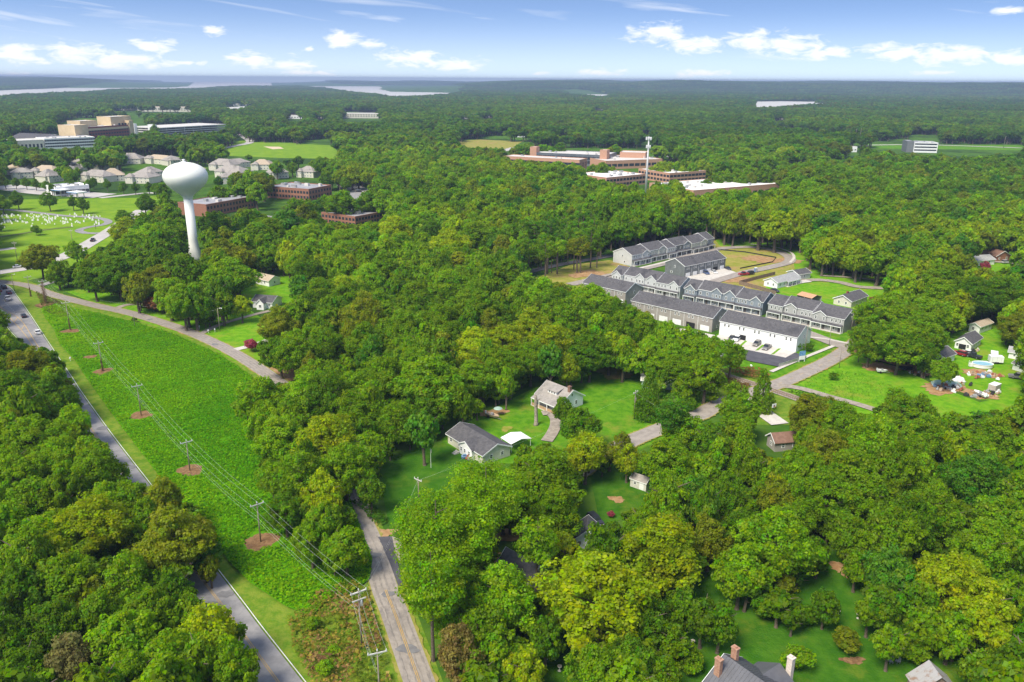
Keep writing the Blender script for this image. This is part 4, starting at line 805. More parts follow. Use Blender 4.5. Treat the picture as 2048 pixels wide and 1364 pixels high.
for i, (x, y, w, lb) in enumerate([(45, 352, 44, 'leftmost grey hip-roofed house of the estate'), (85, 347, 46, 'grey hip-roofed house right of the leftmost one'), (110, 360, 36, 'front grey hip-roofed house near the clipped trees'), (135, 346, 30, 'small grey hip-roofed house with white front'), (185, 356, 46, 'grey hip-roofed house behind the row of round trees'),
        (228, 358, 46, 'grey hip-roofed house mid row behind the round trees'), (275, 360, 48, 'grey hip-roofed house left of the tank'), (312, 352, 34, 'grey hip-roofed house partly hidden by the tank'), (258, 322, 46, 'grey hip-roofed house up the estate, left of two'), (312, 320, 44, 'pale hip-roofed house up the estate beside brick'),
        (350, 326, 26, 'small grey house above the tank'), (440, 334, 44, 'grey hip-roofed house right of the tank'), (480, 332, 44, 'grey hip-roofed house with white porch'), (522, 334, 40, 'rightmost white and grey hip-roofed house'), (455, 348, 50, 'low grey roof in front of the porch house'), (460, 362, 40, 'grey roof among trees above the brick office'), (610, 348, 34, 'tan hip roof above the L-shaped office'), (395, 347, 36, 'grey hip roof just right of the tank below the porch house'), (205, 338, 36, 'grey hip roof behind the middle row of round trees'), (150, 331, 32, 'small grey roof highest in the left estate'), (560, 352, 36, 'tan grey roof between fairway trees and brick offices'), (20, 343, 34, 'grey roof cut by the left frame edge')]):
    b = Bld('estate_house', lb, (x - w / 2, y + 6), (x + w / 2, y + 6 - [2, -2, 4, 0, -4][i % 5]), 'house', depth=15, group='estate houses'); b.hip(0, b.L, 0, 15, 5.5, 9.5 + i % 3, CREAM, SHING_T if i % 4 == 1 else SHING_G); b.hip(b.L * .55, b.L * .9, 6, 16, 5.5, 8.6, CREAM, SHING_G)
    b.hip(b.L * .1, b.L * .4, -3, 6, 6, 9, CREAM, SHING_G)
    for t in (.15, .35): b.win('f', t * b.L, 4.6, 1.3, 1.6, y0=-3)
    for t in (.52, .68, .85): b.win('f', t * b.L, 4.6, 1.3, 1.6); b.win('f', t * b.L, 1.7, 1.3, 1.6)
# filling station
b = Bld('filling_station', 'white filling station store with parapet', (112, 392), (180, 386), 'filling station', depth=22); b.flat(0, b.L, 0, 22, 6, WHITE, ROOF_W, 1.0, units=5); b.office_rows('f', 8, 2.4, 1, 3, 3, 2.6)
for i, (A, B, lb) in enumerate([((103, 392), (122, 394), 'blue-edged pump canopy, left of two'), ((135, 397), (156, 399), 'blue-edged pump canopy, right of two')]):
    b = Bld('pump_canopy', lb, A, B, 'canopy', depth=9); MB().box((0, 0, 4.6), (b.L, 9, 5.4)).build('canopy_roof', ROOF_W, b.root); MB().box((-.06, -.08, 4.7), (b.L + .06, -.01, 5.3)).build('canopy_fascia', mat('blue_fascia', (0.12, 0.25, 0.5)), b.root)
    for x in (1.5, b.L - 2):
        for y in (1.5, 7): MB().box((x, y, 0), (x + .4, y + .4, 4.6)).build('column', STEEL, b.root)

# ------------------------------------------------------------------ water tower and mast
tb = P(391, 521); ts = scale_at(391, 521)
TH = None
for h in np.arange(30, 75, .25):
    _, py, _ = proj([[tb.x, tb.y, h]])
    if py[0] <= 325: TH = h; break
print('TOWER', TH, tb.length)
sc_t = FPX / (np.array([tb.x, tb.y, TH * .85 - CAMH]) @ FWD); hw = 43 / sc_t
t = empty('water_tower', (tb.x, tb.y, 0), 0, 'white pedestal water tower with bulbous tank rising over the trees', 'water tower')
zc = TH - 26 / sc_t / .95; U_ = 1 / sc_t / .95
MB().lathe([(15.5 / sc_t, 0), (14.5 / sc_t, 2.0), (11.5 / sc_t, 5.5), (9.6 / sc_t, 8.5), (9.0 / sc_t, 11), (8.8 / sc_t, zc - 40 * U_)], 44).build('pedestal', TOWERW, t, True)
prof = [(r_ / sc_t, zc + z_ * U_) for r_, z_ in ((8.85, -43), (9.3, -41), (10.5, -38.5), (13.5, -35), (18.5, -31), (25, -26), (32, -20), (37.5, -14), (41.2, -8), (42.7, -3))] + [(max(hw * math.cos(k * math.pi / 40), .05), zc + 26 * U_ * math.sin(k * math.pi / 40)) for k in range(0, 21)]
MB().lathe(prof, 60).build('tank', TOWERW, t, True)
MB().lathe([(1.1, TH - .12), (1.1, TH + .5), (.5, TH + .7), (.5, TH + 1.1), (.8, TH + 1.15), (.8, TH + 1.4), (.1, TH + 1.5)], 14).build('roof_vent', TRIM, t)
for x, y in ((-1.9, .3), (-1.3, -.6), (1.5, .4)): MB().tube([(x, y, TH - .3), (x, y, TH + .9)], .1).build('antenna', STEEL, t)
MB().box((-.6, -15.5 / sc_t - .12, 0), (.6, -15.5 / sc_t + .3, 2.3)).build('door', STEEL, t)
mb_ = P(1291, 392); t = empty('cell_mast', (mb_.x, mb_.y, 0), .3, 'white monopole phone mast with two antenna tiers', 'mast')
MH = next(h for h in np.arange(20, 80, .25) if proj([[mb_.x, mb_.y, h]])[1][0] <= 274)
print('MAST', MH)
MB().lathe([(1.0, 0), (.55, MH)], 14).build('pole', mat('mast_grey', (0.62, 0.62, 0.62), None, rough=.5), t, True)
for zz, rad_ in ((MH - 1.5, 2.2), (MH - 8, 1.7)):
    MB().lathe([(rad_ * .75, zz - .1), (rad_ * .8, zz), (rad_ * .75, zz + .1)], 12).build('platform', STEEL, t)
    for k in range(9):
        a = k * 2 * math.pi / 9; x, y = rad_ * math.cos(a), rad_ * math.sin(a)
        MB().box((x - .22, y - .22, zz - 1.1), (x + .22, y + .22, zz + 1.3)).build('antenna', TRIM, t)
MB().tube([(0, 0, MH), (0, 0, MH + 2)], .06).build('lightning_rod', STEEL, t)

# ------------------------------------------------------------------ poles and wires
INS = MB().lathe([(.05, 0), (.09, .03), (.09, .1), (.05, .14), (.07, .18), (.04, .26)], 8).mesh('insulator', mat('porcelain', (0.6, 0.6, 0.58), None, rough=.3))
def pole(base, topy, label, arm=2.6, ang=None, arm2=False, can=False, lamp=False, vine=False, name='utility_pole', rad=.16, group='utility poles', world=None):
    b0 = world or P(*base); H = 12.0
    if topy is not None:
        H = 6
        for h in np.arange(3, 26, .1):
            if proj([[b0.x, b0.y, h]])[1][0] <= topy: H = h; break
    o = empty(name, (b0.x, b0.y, 0), ang or 0, label, 'pole', group)
    MB().lathe([(rad, 0), (rad * .62, H)], 9).build('shaft', WOODP, o, True)
    tips = []
    if arm:
        z = H - .35
        MB().box((-arm / 2, -.13, z - .08), (arm / 2, -.0, z + .1)).build('crossarm', ARMW, o)
        if arm2:
            MB().box((-arm / 2, .0, z - .08), (arm / 2, .13, z + .1)).build('crossarm', ARMW, o); MB().box((-arm * .42, -.2, z - 1.5), (arm * .42, -.05, z - 1.3)).build('crossarm', ARMW, o)
        for k in (-1, 0, 1):
            i = link('insulator', INS, o); i.location = (k * arm * .46, -.06, z + (.1 if k else .42)); i.scale = (1.3,) * 3
            ca, sa = math.cos(ang or 0), math.sin(ang or 0)
            tips.append(Vector((b0.x + ca * k * arm * .46, b0.y + sa * k * arm * .46, z + (.36 if k else .68))))
        MB().tube([(-arm * .3, -.06, z - .05), (0, 0, z - .8)], .03).tube([(arm * .3, -.06, z - .05), (0, 0, z - .8)], .03).build('brace', STEEL, o)
    if can: MB().lathe([(.26, H - 3.1), (.28, H - 3.05), (.28, H - 2.1), (.2, H - 2.0), (.05, H - 1.9)], 12, (.42, 0)).build('transformer', STEEL, o, True)
    if lamp:
        MB().tube([(0, 0, H - .4), (.6, 0, H), (1.4, 0, H + .1)], .05).build('lamp_arm', STEEL, o); MB().lathe([(.1, H - .12), (.24, H - .05), (.18, H + .12), (.05, H + .2)], 10, (1.5, 0)).build('lamp_head', TRIM, o)
    return o, tips, b0, H
line = [((62, 593), 553, 0), ((93, 608), 561, 2), ((141, 662), 604, 0), ((206, 744), 684, 0), ((283, 833), 770, 0), ((380.5, 944), 882, 0), ((522, 1087), 1006, 0), ((724, 1296), 1181, 1), ((762, 1440), 1302, 0)]
names = ['pale pole beside the double-pole structure at the road junction', 'vine-covered double pole at the top of the kudzu field', 'pole below the junction on a brown straw ring', 'leaning vine-wrapped pole on the upper straw ring', 'thin pole with crossarm on the middle kudzu straw ring', 'dark pole standing in a round straw ring', 'pole with crossarm on the lowest straw ring',
         'near pole with double crossarms and transformer above the brown brush', 'nearest pole with white crossarm at the bottom edge']
LT = []; VINED = []
bases = [P(*l[0]) for l in line]
for i, (b_, ty, kind) in enumerate(line):
    d = bases[min(i + 1, len(bases) - 1)] - bases[max(i - 1, 0)]; ang = math.atan2(d.y, d.x) + math.pi / 2
    o, tips, b0, H = pole(b_, ty, names[i], 2.9, ang, arm2=(kind == 1), can=(kind == 1), rad=.15)
    if math.cos(ang) < 0: tips = tips[::-1]
    if tips[0].x > tips[2].x: tips = tips[::-1]
    LT.append((tips, b0, H)); print('POLE', i, 'H=%.1f' % H)
    if i in (0, 1, 2, 3): VINED.append((o, H, kind))
    if kind == 2:
        MB().lathe([(.18, 0), (.12, H * .95)], 9, (0, 2.2)).build('second_shaft', WOODP, o, True)
def sag(a, b, s, n=14): return [a + (b - a) * (k / n) - Vector((0, 0, s * 4 * (k / n) * (1 - k / n))) for k in range(n + 1)]
def wire(name, pts, s, label, r=.011, group='power lines'):
    l = []
    for a, b in zip(pts[:-1], pts[1:]): l += sag(a, b, s)[:(None if b is pts[-1] else -1)]
    tag(MB().tube(l, r, 4).build(name, WIREM, None), label, 'wire', group)
for k, nm in enumerate(('left', 'middle', 'right')):
    wire('power_line', [tp[0][k] for tp in LT], .7, '%s top conductor of the line down the kudzu field' % nm)
for k, (dz, nm) in enumerate(((3.2, 'upper'), (4.0, 'lower'))):
    wire('power_line', [tp[1] + Vector((-.25, 0, tp[2] - dz)) for tp in LT], .9, '%s slack cable under the conductors of the kudzu field line' % nm, .011)
sec = [((838, 1008), 957, 'pole with white crossarm beside the flagpole lawn', dict(arm=2.4, ang=-.7)), ((1268, 838), 783, 'pole with crossarm and transformer on the bungalow lawn', dict(arm=2.4, ang=.9, can=True)), ((1438, 776), 709, 'pole with white crossarm left of the railway', dict(arm=2.4, ang=.9, can=True)),
       ((1609, 708), 648, 'slim pole at the corner of the white townhouses', dict(arm=0, rad=.12)), ((1658, 692), 652, 'slim pale pole by the townhouse street', dict(arm=0, rad=.1)), ((1678, 736), 693, 'thin pole at the meadow corner', dict(arm=0, rad=.1)), ((1716, 725), 676, 'wooden pole in front of the great oak', dict(arm=0, rad=.14)),
       ((1702, 664), 625, 'pole with brown crossarms against the nearest grey townhouse', dict(arm=2.2, ang=.1, arm2=True)), ((440, 663), 617, 'lamp pole on the bright lawn by the old road', dict(arm=0, lamp=True)), ((28.7, 581), 549, 'street lamp at the road junction', dict(arm=0, lamp=True, rad=.12)),
       ((34.6, 520), 485, 'pole at the cemetery edge, left', dict(arm=2.2, ang=.2)), ((146, 490), 460, 'pole on the cemetery grass, middle', dict(arm=2.0, ang=.2)), ((192, 458), 429, 'pole inside the cemetery lane loop', dict(arm=2.0, ang=.2)), ((270, 655), 625, 'short pole by the clipped bush on the old road', dict(arm=0, rad=.1)),
       ((1782, 578), 560, 'small lamp pole near the wood edge behind houses', dict(arm=0, lamp=True, rad=.09)), ((1709, 289), 258, 'tall highway lamp pole, left of two', dict(arm=0, lamp=True, rad=.3)), ((1718, 291), 257, 'tall highway lamp pole, right of two', dict(arm=0, rad=.3)), ((2007, 296), 273, 'tall highway lamp pole at far right', dict(arm=0, lamp=True, rad=.3))]
ST = []
for b_, ty, lb, kw in sec:
    ST.append(pole(b_, ty, lb, **kw))
top = lambda s, dz=.4: s[2] + Vector((0, 0, s[3] - dz))
for a, b, lb in ((LT[7][1] + Vector((0, 0, LT[7][2] - 1)), top(ST[0]), 'thin cable over the back road to the lawn pole'), (LT[7][1] + Vector((.8, 0, LT[7][2] - .5)), top(ST[0], .1), 'second thin cable over the back road'), (top(ST[0]), P(940, 905, 3.2), 'service cable to the mobile home'), (top(ST[0]), top(ST[1]), 'cable from the lawn pole to the bungalow pole'),
                 (top(ST[1]), top(ST[2]), 'cable from bungalow pole to railway pole'), (top(ST[1], 1.5), top(ST[2], 1.5), 'lower cable from bungalow pole to railway pole'), (top(ST[8]), P(300, 632, 6), 'service cable over the bright lawn'), (top(ST[8], 1.0), P(200, 600, 7), 'lower service cable over the bright lawn'), (top(ST[1]), P(1400, 850, 6), 'service cable from the bungalow pole to the right')):
    wire('power_line', [a, b], 1.0, lb, .009)
fp = P(862, 936); t = empty('flagpole', (fp.x, fp.y, 0), 0, 'slender flagpole with furled flag on the dark lawn', 'flagpole')
MB().lathe([(.06, 0), (.04, 5.5), (.08, 5.55), (.02, 5.7)], 8).build('pole', TRIM, t); MB().add([(.04, 0, 5.3), (.3, .05, 5.1), (.24, .1, 4.2), (.04, 0, 4.0), (.04, .03, 5.3), (.3, .08, 5.1), (.24, .13, 4.2), (.04, .03, 4.0)], [(0, 1, 2, 3), (7, 6, 5, 4), (0, 4, 5, 1), (1, 5, 6, 2), (2, 6, 7, 3)]).build('flag', mat('flag_cloth', (0.7, 0.62, 0.5), None), t)

# ------------------------------------------------------------------ vehicles
CARBODY = {}
def car_mesh(kind):
    if kind in CARBODY: return CARBODY[kind]
    if kind == 'pickup': low = [(-2.7, .35), (2.7, .35), (2.75, .75), (2.6, 1.0), (1.3, 1.1), (-2.7, 1.1)]; cab = [(-.75, 1.1), (1.25, 1.1), (.6, 1.8), (-.6, 1.85)]; w = .95
    elif kind == 'suv': low = [(-2.3, .35), (2.3, .35), (2.35, .75), (2.2, 1.0), (1.1, 1.12), (-2.3, 1.12)]; cab = [(-2.25, 1.12), (1.1, 1.12), (.45, 1.75), (-2.0, 1.75)]; w = .92
    else: low = [(-2.25, .3), (2.25, .3), (2.3, .6), (2.1, .82), (1.0, .95), (-1.5, .98), (-2.2, .92)]; cab = [(-1.7, .97), (1.05, .95), (.35, 1.42), (-1.1, 1.44)]; w = .88
    bm_ = MB().prism(low, 'y', -w, w); n = len(cab)
    me = bm_.mesh('body', None)
    c = [(x, z) for x, z in cab]; inset = .16
    v = [(x, -w + .03 + (inset if z > 1.3 else 0), z) for x, z in c] + [(x, w - .03 - (inset if z > 1.3 else 0), z) for x, z in c]
    f = [tuple(range(n))[::-1], tuple(range(n, 2 * n))] + [(i, (i + 1) % n, n + (i + 1) % n, n + i) for i in range(n)]
    gm_ = MB().add(v, f).mesh('windows', GLASSD)
    tops = [p for p in cab if p[1] > 1.3]
    x0, x1 = min(p[0] for p in tops), max(p[0] for p in tops); zt = max(p[1] for p in tops)
    rm = MB().box((x0 + .05, -w + .18, zt - .02), (x1 - .05, w - .18, zt + .05)).mesh('roof_panel', None)
    CARBODY[kind] = (me, gm_, rm, w, low); return CARBODY[kind]
WHEEL = MB().prism([(.33 * math.cos(k * math.pi / 6), .33 * math.sin(k * math.pi / 6)) for k in range(12)], 'y', -.11, .11).mesh('wheel', RUBBER)
HUB = MB().prism([(.18 * math.cos(k * math.pi / 4), .18 * math.sin(k * math.pi / 4)) for k in range(8)], 'y', -.125, .125).mesh('rim', STEEL)
LAMPW = MB().box((-.03, -.17, -.08), (.04, .17, .08)).mesh('headlight', mat('headlight_glass', (0.8, 0.8, 0.8), None, rough=.2)); LAMPR = MB().box((-.04, -.14, -.1), (.03, .14, .1)).mesh('taillight', mat('tail_red', (0.4, 0.02, 0.02), None, rough=.3))
PAINT = {k: mat('%s_car_paint' % k, c, None, rough=.3, spec=.5) for k, c in dict(white=(.8, .8, .8), red=(.30, .02, .03), dark=(.03, .03, .04), grey=(.18, .17, .17), silver=(.5, .5, .52), blue=(.05, .08, .18), maroon=(.14, .02, .04), pewter=(.16, .145, .13)).items()}
PB = {}
def car(px, py, heading, kind, col, label, group=None, d=None):
    me, gm_, rm, w, low = car_mesh(kind); p = P(px, py)
    if (kind, col) not in PB:
        a = me.copy(); a.materials.clear(); a.materials.append(PAINT[col]); r_ = rm.copy(); r_.materials.clear(); r_.materials.append(PAINT[col]); PB[(kind, col)] = (a, r_)
    a, r_ = PB[(kind, col)]
    if d is not None:
        q = P(*d) - p; heading = math.degrees(math.atan2(q.y, q.x))
    o = empty('car' if kind != 'pickup' else 'pickup_truck', (p.x, p.y, .24), math.radians(heading), label, 'car' if kind != 'pickup' else 'pickup', group)
    link('body', a, o); link('windows', gm_, o); link('roof_panel', r_, o)
    xb = 1.45
    for sx in (-xb, xb):
        for sy in (-w + .1, w - .1):
            ww = link('wheel', WHEEL, o); ww.location = (sx, sy, .33); link('rim', HUB, ww)
    fx = max(x for x, z in low); bx_ = min(x for x, z in low)
    for sy in (-w + .25, w - .25):
        l = link('headlight', LAMPW, o); l.location = (fx - .02, sy, .68); l = link('taillight', LAMPR, o); l.location = (bx_, sy, .8)
    return o
G1 = 'cars on the main road'
car(76, 668, 0, 'sedan', 'white', 'white sedan just above the treetops on the main road', G1, d=(60, 645)); car(48, 635, 0, 'sedan', 'dark', 'dark sedan beside the yellow hatched median', G1, d=(35, 615))
car(5, 632, 0, 'suv', 'silver', 'silver blue car at the left frame edge in the near lane', G1, d=(25, 655)); car(16, 601, 0, 'pickup', 'silver', 'grey pickup in the queue at the junction', G1, d=(5, 588))
car(18.5, 588, 0, 'sedan', 'maroon', 'dark red sedan in the queue at the junction', G1, d=(8, 577)); car(8, 578, 0, 'suv', 'dark', 'dark blue car at the head of the queue', G1, d=(-4, 569)); car(-2, 584, 0, 'sedan', 'red', 'red car cut off by the left frame edge', G1, d=(-14, 574))
car(186, 483, 0, 'pickup', 'dark', 'dark pickup on the pale road by the cemetery', G1, d=(205, 470)); car(241, 452, 0, 'sedan', 'white', 'white car further up the pale cemetery road', G1, d=(255, 440)); car(36, 536, 0, 'sedan', 'white', 'white car on the pale road at left', G1, d=(60, 533))
G2 = 'cars parked at the townhouses'
car(1513, 692, 0, 'suv', 'pewter', 'grey SUV on the second drive of the white townhouses', G2, d=(1506, 697)); car(1533, 699, 0, 'pickup', 'grey', 'dark grey pickup on the white townhouses drive', G2, d=(1526, 704)); car(1463, 680, 0, 'sedan', 'dark', 'black car by the open garage of the white townhouses', G2, d=(1456, 686)); car(1473, 682, 0, 'suv', 'white', 'white car by the open garage of the white townhouses', G2, d=(1466, 688))
car(1412, 549, 0, 'suv', 'blue', 'dark blue SUV behind the dark townhouses', G2, d=(1418, 552)); car(1428, 547, 0, 'sedan', 'white', 'white car behind the dark townhouses', G2, d=(1434, 550)); car(1456, 540, 0, 'sedan', 'dark', 'dark car at the end of the dark townhouses', G2, d=(1462, 543))
car(1487, 551, 0, 'pickup', 'red', 'red pickup parked by the dirt plot', G2, d=(1480, 551.5)); car(1499, 549.5, 0, 'suv', 'dark', 'dark car beside the red pickup', G2, d=(1492, 550)); car(1549, 584, 0, 'sedan', 'dark', 'dark car behind the blue-grey townhouse gable', G2, d=(1556, 586))
G3 = 'vehicles in the cluttered yard'
car(1809, 722, 0, 'sedan', 'white', 'white sedan under the great oak', G3, d=(1820, 725)); car(1762, 716, 0, 'sedan', 'dark', 'dark car in the oak shade with white hood', G3, d=(1772, 718)); car(1919, 711, 0, 'suv', 'red', 'red car below the charcoal-roofed white house', G3, d=(1908, 708)); car(1934, 709, 0, 'sedan', 'white', 'white car beside the red car', G3, d=(1922, 706)); car(1946, 716, 0, 'pickup', 'dark', 'black pickup near the small white trailer', G3, d=(1930, 712)); car(2035, 758, 0, 'pickup', 'grey', 'grey pickup at the right frame edge', G3, d=(2020, 756))
car(2011, 527, 0, 'suv', 'silver', 'silver car in front of the far brick house', None, d=(2020, 526.5)); car(1190, 1047, 0, 'suv', 'dark', 'black car with pale cover behind the black-roofed garage', None, d=(1200, 1056)); car(975, 1050, 30, 'sedan', 'silver', 'pale car glimpsed under the pines', None)
car(509, 432, 10, 'suv', 'white', 'white car on the office drive, left', None); car(561, 445, -30, 'sedan', 'white', 'white car on the curving office drive', None)
for i, (x, y, c) in enumerate([(706, 372, 'dark'), (712, 377, 'white'), (716, 381, 'white'), (718, 385, 'dark'), (722, 399, 'white'), (776, 420, 'dark'), (779, 424, 'white'), (797, 425, 'white'), (786, 436, 'silver')]):
    car(x, y, 20, 'suv' if i % 2 else 'sedan', c, '%s car in the office car park, %s' % (c, ['first behind the L-shaped office', 'second behind the L-shaped office', 'third behind the L-shaped office', 'fourth behind the L-shaped office', 'last behind the L-shaped office', 'first beside the nearest office', 'second beside the nearest office', 'furthest right beside the nearest office', 'front beside the nearest office'][i]), 'cars in the office car parks')

# ------------------------------------------------------------------ small things
def lump(name, px, py, size, mt, label, cat, heading=0, z=0.0, taper=.8, group=None):
    p = P(px, py); l, w, h = size; o = empty(name, (p.x, p.y, .25 + z), math.radians(heading), label, cat, group)
    return o, l, w, h
def boxtrailer(name, px, py, L_, W_, H_, ang, mt, label, cat='trailer'):
    p = P(px, py); o = empty(name, (p.x, p.y, .25), math.radians(ang), label, cat)
    MB().box((0, 0, .5), (L_, W_, H_)).build('body', mt, o); MB().box((-.03, -.03, H_ + .003), (L_ + .03, W_ + .03, H_ + .1)).build('roof', TRIM, o); MB().box((-1.2, W_ / 2 - .06, .4), (-.003, W_ / 2 + .06, .5)).build('drawbar', STEEL, o)
    for x in (L_ * .45, L_ * .6):
        for y in (.05, W_ - .05): w = link('wheel', WHEEL, o); w.location = (x, y, .33)
    for k in range(3): MB().box((L_ * (k + .5) / 3 - .03, -.02, .6), (L_ * (k + .5) / 3 + .03, -.002, H_ - .1)).build('seam', STEEL, o)
boxtrailer('cargo_trailer', 1979, 728, 4.2, 2.4, 2.4, -12, WHITE, 'small white box trailer beside the pool')
boxtrailer('cargo_trailer', 1989, 787, 3.6, 2.2, 2.2, 35, mat('dirty_tan', (0.42, 0.37, 0.31), (0.5, 0.45, 0.4), 1, .8), 'dull tan camper shell at the yard bottom')
boxtrailer('cargo_trailer', 1994, 722, 4.4, 2.2, 2.0, 60, SHING_L, 'grey box trailer behind the white one')
pp = P(1964, 734); t = empty('swimming_pool', (pp.x, pp.y, .25), .0, 'oval above-ground swimming pool with blue water', 'pool'); t.scale = (1.15, .85, 1)
MB().lathe([(2.9, 0), (2.9, 1.1), (3.05, 1.12), (3.05, 1.18), (2.8, 1.18), (2.8, 1.1), (2.78, .95)], 32).build('pool_wall', TRIM, t, False); MB().lathe([(2.77, .9), (2.77, .98)], 32).build('water', POOLW, t)
MB().box((-3.9, -.6, 0), (-3.1, .6, 1.1)).box((-3.9, -.6, 1.1), (-3.8, -.5, 2.0)).box((-3.9, .5, 1.1), (-3.8, .6, 2.0)).build('ladder_platform', TRIM, t)
def hull(name, px, py, L_, W_, ang, mt, label, trailer=True):
    p = P(px, py); o = empty(name, (p.x, p.y, .25), math.radians(ang), label, 'boat')
    sec_ = [(-L_ / 2, W_ / 2, .45), (0, W_ / 2, .4), (L_ * .3, W_ * .4, .5), (L_ / 2, .03, .95)]
    v = []
    for x, w, zb in sec_: v += [(x, -w, 1.15), (x, -w * .6, zb), (x, w * .6, zb), (x, w, 1.15), (x, w * .75, .8), (x, -w * .75, .8)]
    f = [(0, 5, 4, 3, 2, 1), (18, 19, 20, 21, 22, 23)]
    for i in range(3):
        for k in range(6): f.append((i * 6 + k, i * 6 + (k + 1) % 6, (i + 1) * 6 + (k + 1) % 6, (i + 1) * 6 + k))
    MB().add(v, f).build('hull', mt, o); MB().box((-L_ * .1, -.3, .82), (L_ * .05, .3, 1.5)).build('console', JUNKM[5], o)
    MB().box((-L_ / 2 - .3, -.2, .8), (-L_ / 2 - .01, .2, 1.6)).build('outboard_motor', JUNKM[0], o)
    for y in (-W_ * .45, W_ * .45): w = link('trailer_wheel', WHEEL, o); w.location = (-L_ * .2, y, .33)
    MB().box((-L_ / 2, -.06, .28), (L_ / 2 + .8, .06, .38)).build('trailer_frame', STEEL, o)
hull('boat', 985, 837, 4.6, 1.7, -35, JUNKM[1], 'small fishing boat on a trailer behind the mobile home'); hull('boat', 1959, 793, 4.8, 1.9, 105, WHITE, 'white boat hull tipped among clutter'); hull('boat', 1764, 747, 3.2, 1.3, -10, WHITE, 'little white boat lying on the meadow edge')
tp = P(996, 831); t = empty('propane_tank', (tp.x, tp.y, 0), 0, 'pale green round umbrella on a post near the boat trailer', 'umbrella'); t.name = 'garden_umbrella'
MB().lathe([(.05, 0), (.05, 2.5)], 8).build('post', STEEL, t); MB().lathe([(1.3, 2.15), (1.3, 2.2), (.8, 2.5), (.1, 2.75)], 10).build('canopy', GREEN_ROOF, t)
t = empty('flatbed_trailer', P(1795, 741) + Vector((0, 0, .25)), -.15, 'dark flatbed trailer parked on the dirt', 'trailer')
MB().box((0, 0, .55), (5.4, 2.2, .7)).build('bed', JUNKM[4], t); MB().box((5.3, 0, .705), (5.4, 2.2, 1.5)).build('front_rail', JUNKM[4], t)
for x in (1.8, 2.7):
    for y in (-.1, 2.3): w = link('wheel', WHEEL, t); w.location = (x, y, .33)
# tarps and clutter
def tarp(px, py, w, d, h, mt, label, ang=0):
    p = P(px, py); o = empty('tarpaulin_heap', (p.x, p.y, .25), math.radians(ang), label, 'tarpaulin'); R = random.Random(int(px)); n = 7; v = []; f = []
    for i in range(n):
        for j in range(n):
            x, y = (i / (n - 1) - .5) * w, (j / (n - 1) - .5) * d; e = max(abs(i / (n - 1) - .5), abs(j / (n - 1) - .5)) * 2
            v.append((x + R.uniform(-.15, .15), y + R.uniform(-.15, .15), 0 if e > .95 else h * (1 - e ** 2.5) * R.uniform(.75, 1.1)))
    for i in range(n - 1):
        for j in range(n - 1): a = i * n + j; f.append((a, a + n, a + n + 1, a + 1))
    MB().add(v, f).build('sheet', mt, o)
    for k in range(4): MB().box((-w / 2 + k * w / 4, -d / 2 - .35, 0), (-w / 2 + k * w / 4 + .5, -d / 2 - .02, .35)).build('weight_block', JUNKM[k % 3], o)
tarp(1893, 771, 9, 3.6, 1.6, GREEN_ROOF, 'pale green tarpaulin over a long heap', -18); tarp(1914, 764, 5, 2.6, 1.9, ROOF_W, 'white tarpaulin peak beside the green one', 20); tarp(1876, 768, 3.5, 2.5, 1.0, ROOF_W, 'white sheet at the left end of the heap', 5)
zones = [(1900, 775, 34, 9, 34), (1965, 752, 34, 8, 26), (1960, 792, 40, 6, 20), (1845, 748, 26, 7, 16), (1952, 702, 12, 3, 6), (935, 925, 8, 3, 0), (936, 917, 9, 5, 7)]
jn = 0
for zx, zy, sx, sy, n in zones:
    for k in range(n):
        R = random.Random(jn * 7 + 3); x, y = zx + R.gauss(0, sx * .5), zy + R.gauss(0, sy * .5); p = P(x, y); s = R.uniform(.25, .75); m_ = MB()
        m_.box((-s, -s * .6, 0), (s, s * .6, s * R.uniform(.5, 1.3))).box((-s * .4, -s * .3, s * .5), (s * .6, s * .2, s * R.uniform(1.35, 1.7)))
        o = m_.build('yard_clutter', JUNKM[[0, 0, 1, 2, 3, 4, 5, 1][R.randrange(8)]]); o.location = (p.x, p.y, .22); o.rotation_euler = (R.uniform(-.2, .2), R.uniform(-.2, .2), R.uniform(0, 3))
        tag(o, 'small discarded household object lying in the cluttered yard' if zx > 1500 else 'small garden object beside the mobile home steps', 'clutter', 'clutter in the yards' if zx > 1500 else 'garden objects by the mobile home'); jn += 1
# signs, bench, garden things
p = P(1603, 724); t = empty('estate_sign', (p.x, p.y, 0), .3, 'white sign board with blue header on posts by the road', 'sign')
for x in (-1.1, 1.1): MB().box((x - .08, -.08, 0), (x + .08, .08, 2.0)).build('post', TRIM, t)
MB().box((-1.2, -.1, .9), (1.2, -.085, 2.3)).build('panel', TRIM, t); MB().box((-1.2, -.06, 2.31), (1.2, .06, 4.0)).build('header', mat('sign_blue', (0.08, 0.22, 0.48), (0.2, 0.4, 0.6), 2, .5), t)
p = P(1544, 831); t = empty('basketball_hoop', (p.x, p.y, 0), .5, 'basketball hoop with white backboard by the pale drive', 'basketball hoop')
MB().lathe([(.08, 0), (.08, 3.0)], 8).build('post', JUNKM[4], t); MB().box((-.8, -.4, 2.7), (.8, -.34, 3.8)).build('backboard', TRIM, t); MB().box((-.3, -.43, 2.95), (.3, -.405, 3.4)).build('target_square', JUNKM[4], t)
MB().lathe([(.22, 2.98), (.24, 3.0), (.22, 3.02)], 12, (0, -.7)).build('rim', JUNKM[2], t); MB().box((-.5, -.3, 0), (.5, .5, .25)).build('base', JUNKM[4], t)
p = P(1103, 1319); t = empty('garden_bench', (p.x, p.y, 0), -.2, 'white slatted garden bench on the lower lawn', 'bench')
for k in range(3): MB().box((-.75, -.25 + k * .17, .42), (.75, -.12 + k * .17, .46)).build('seat_slat', TRIM, t)
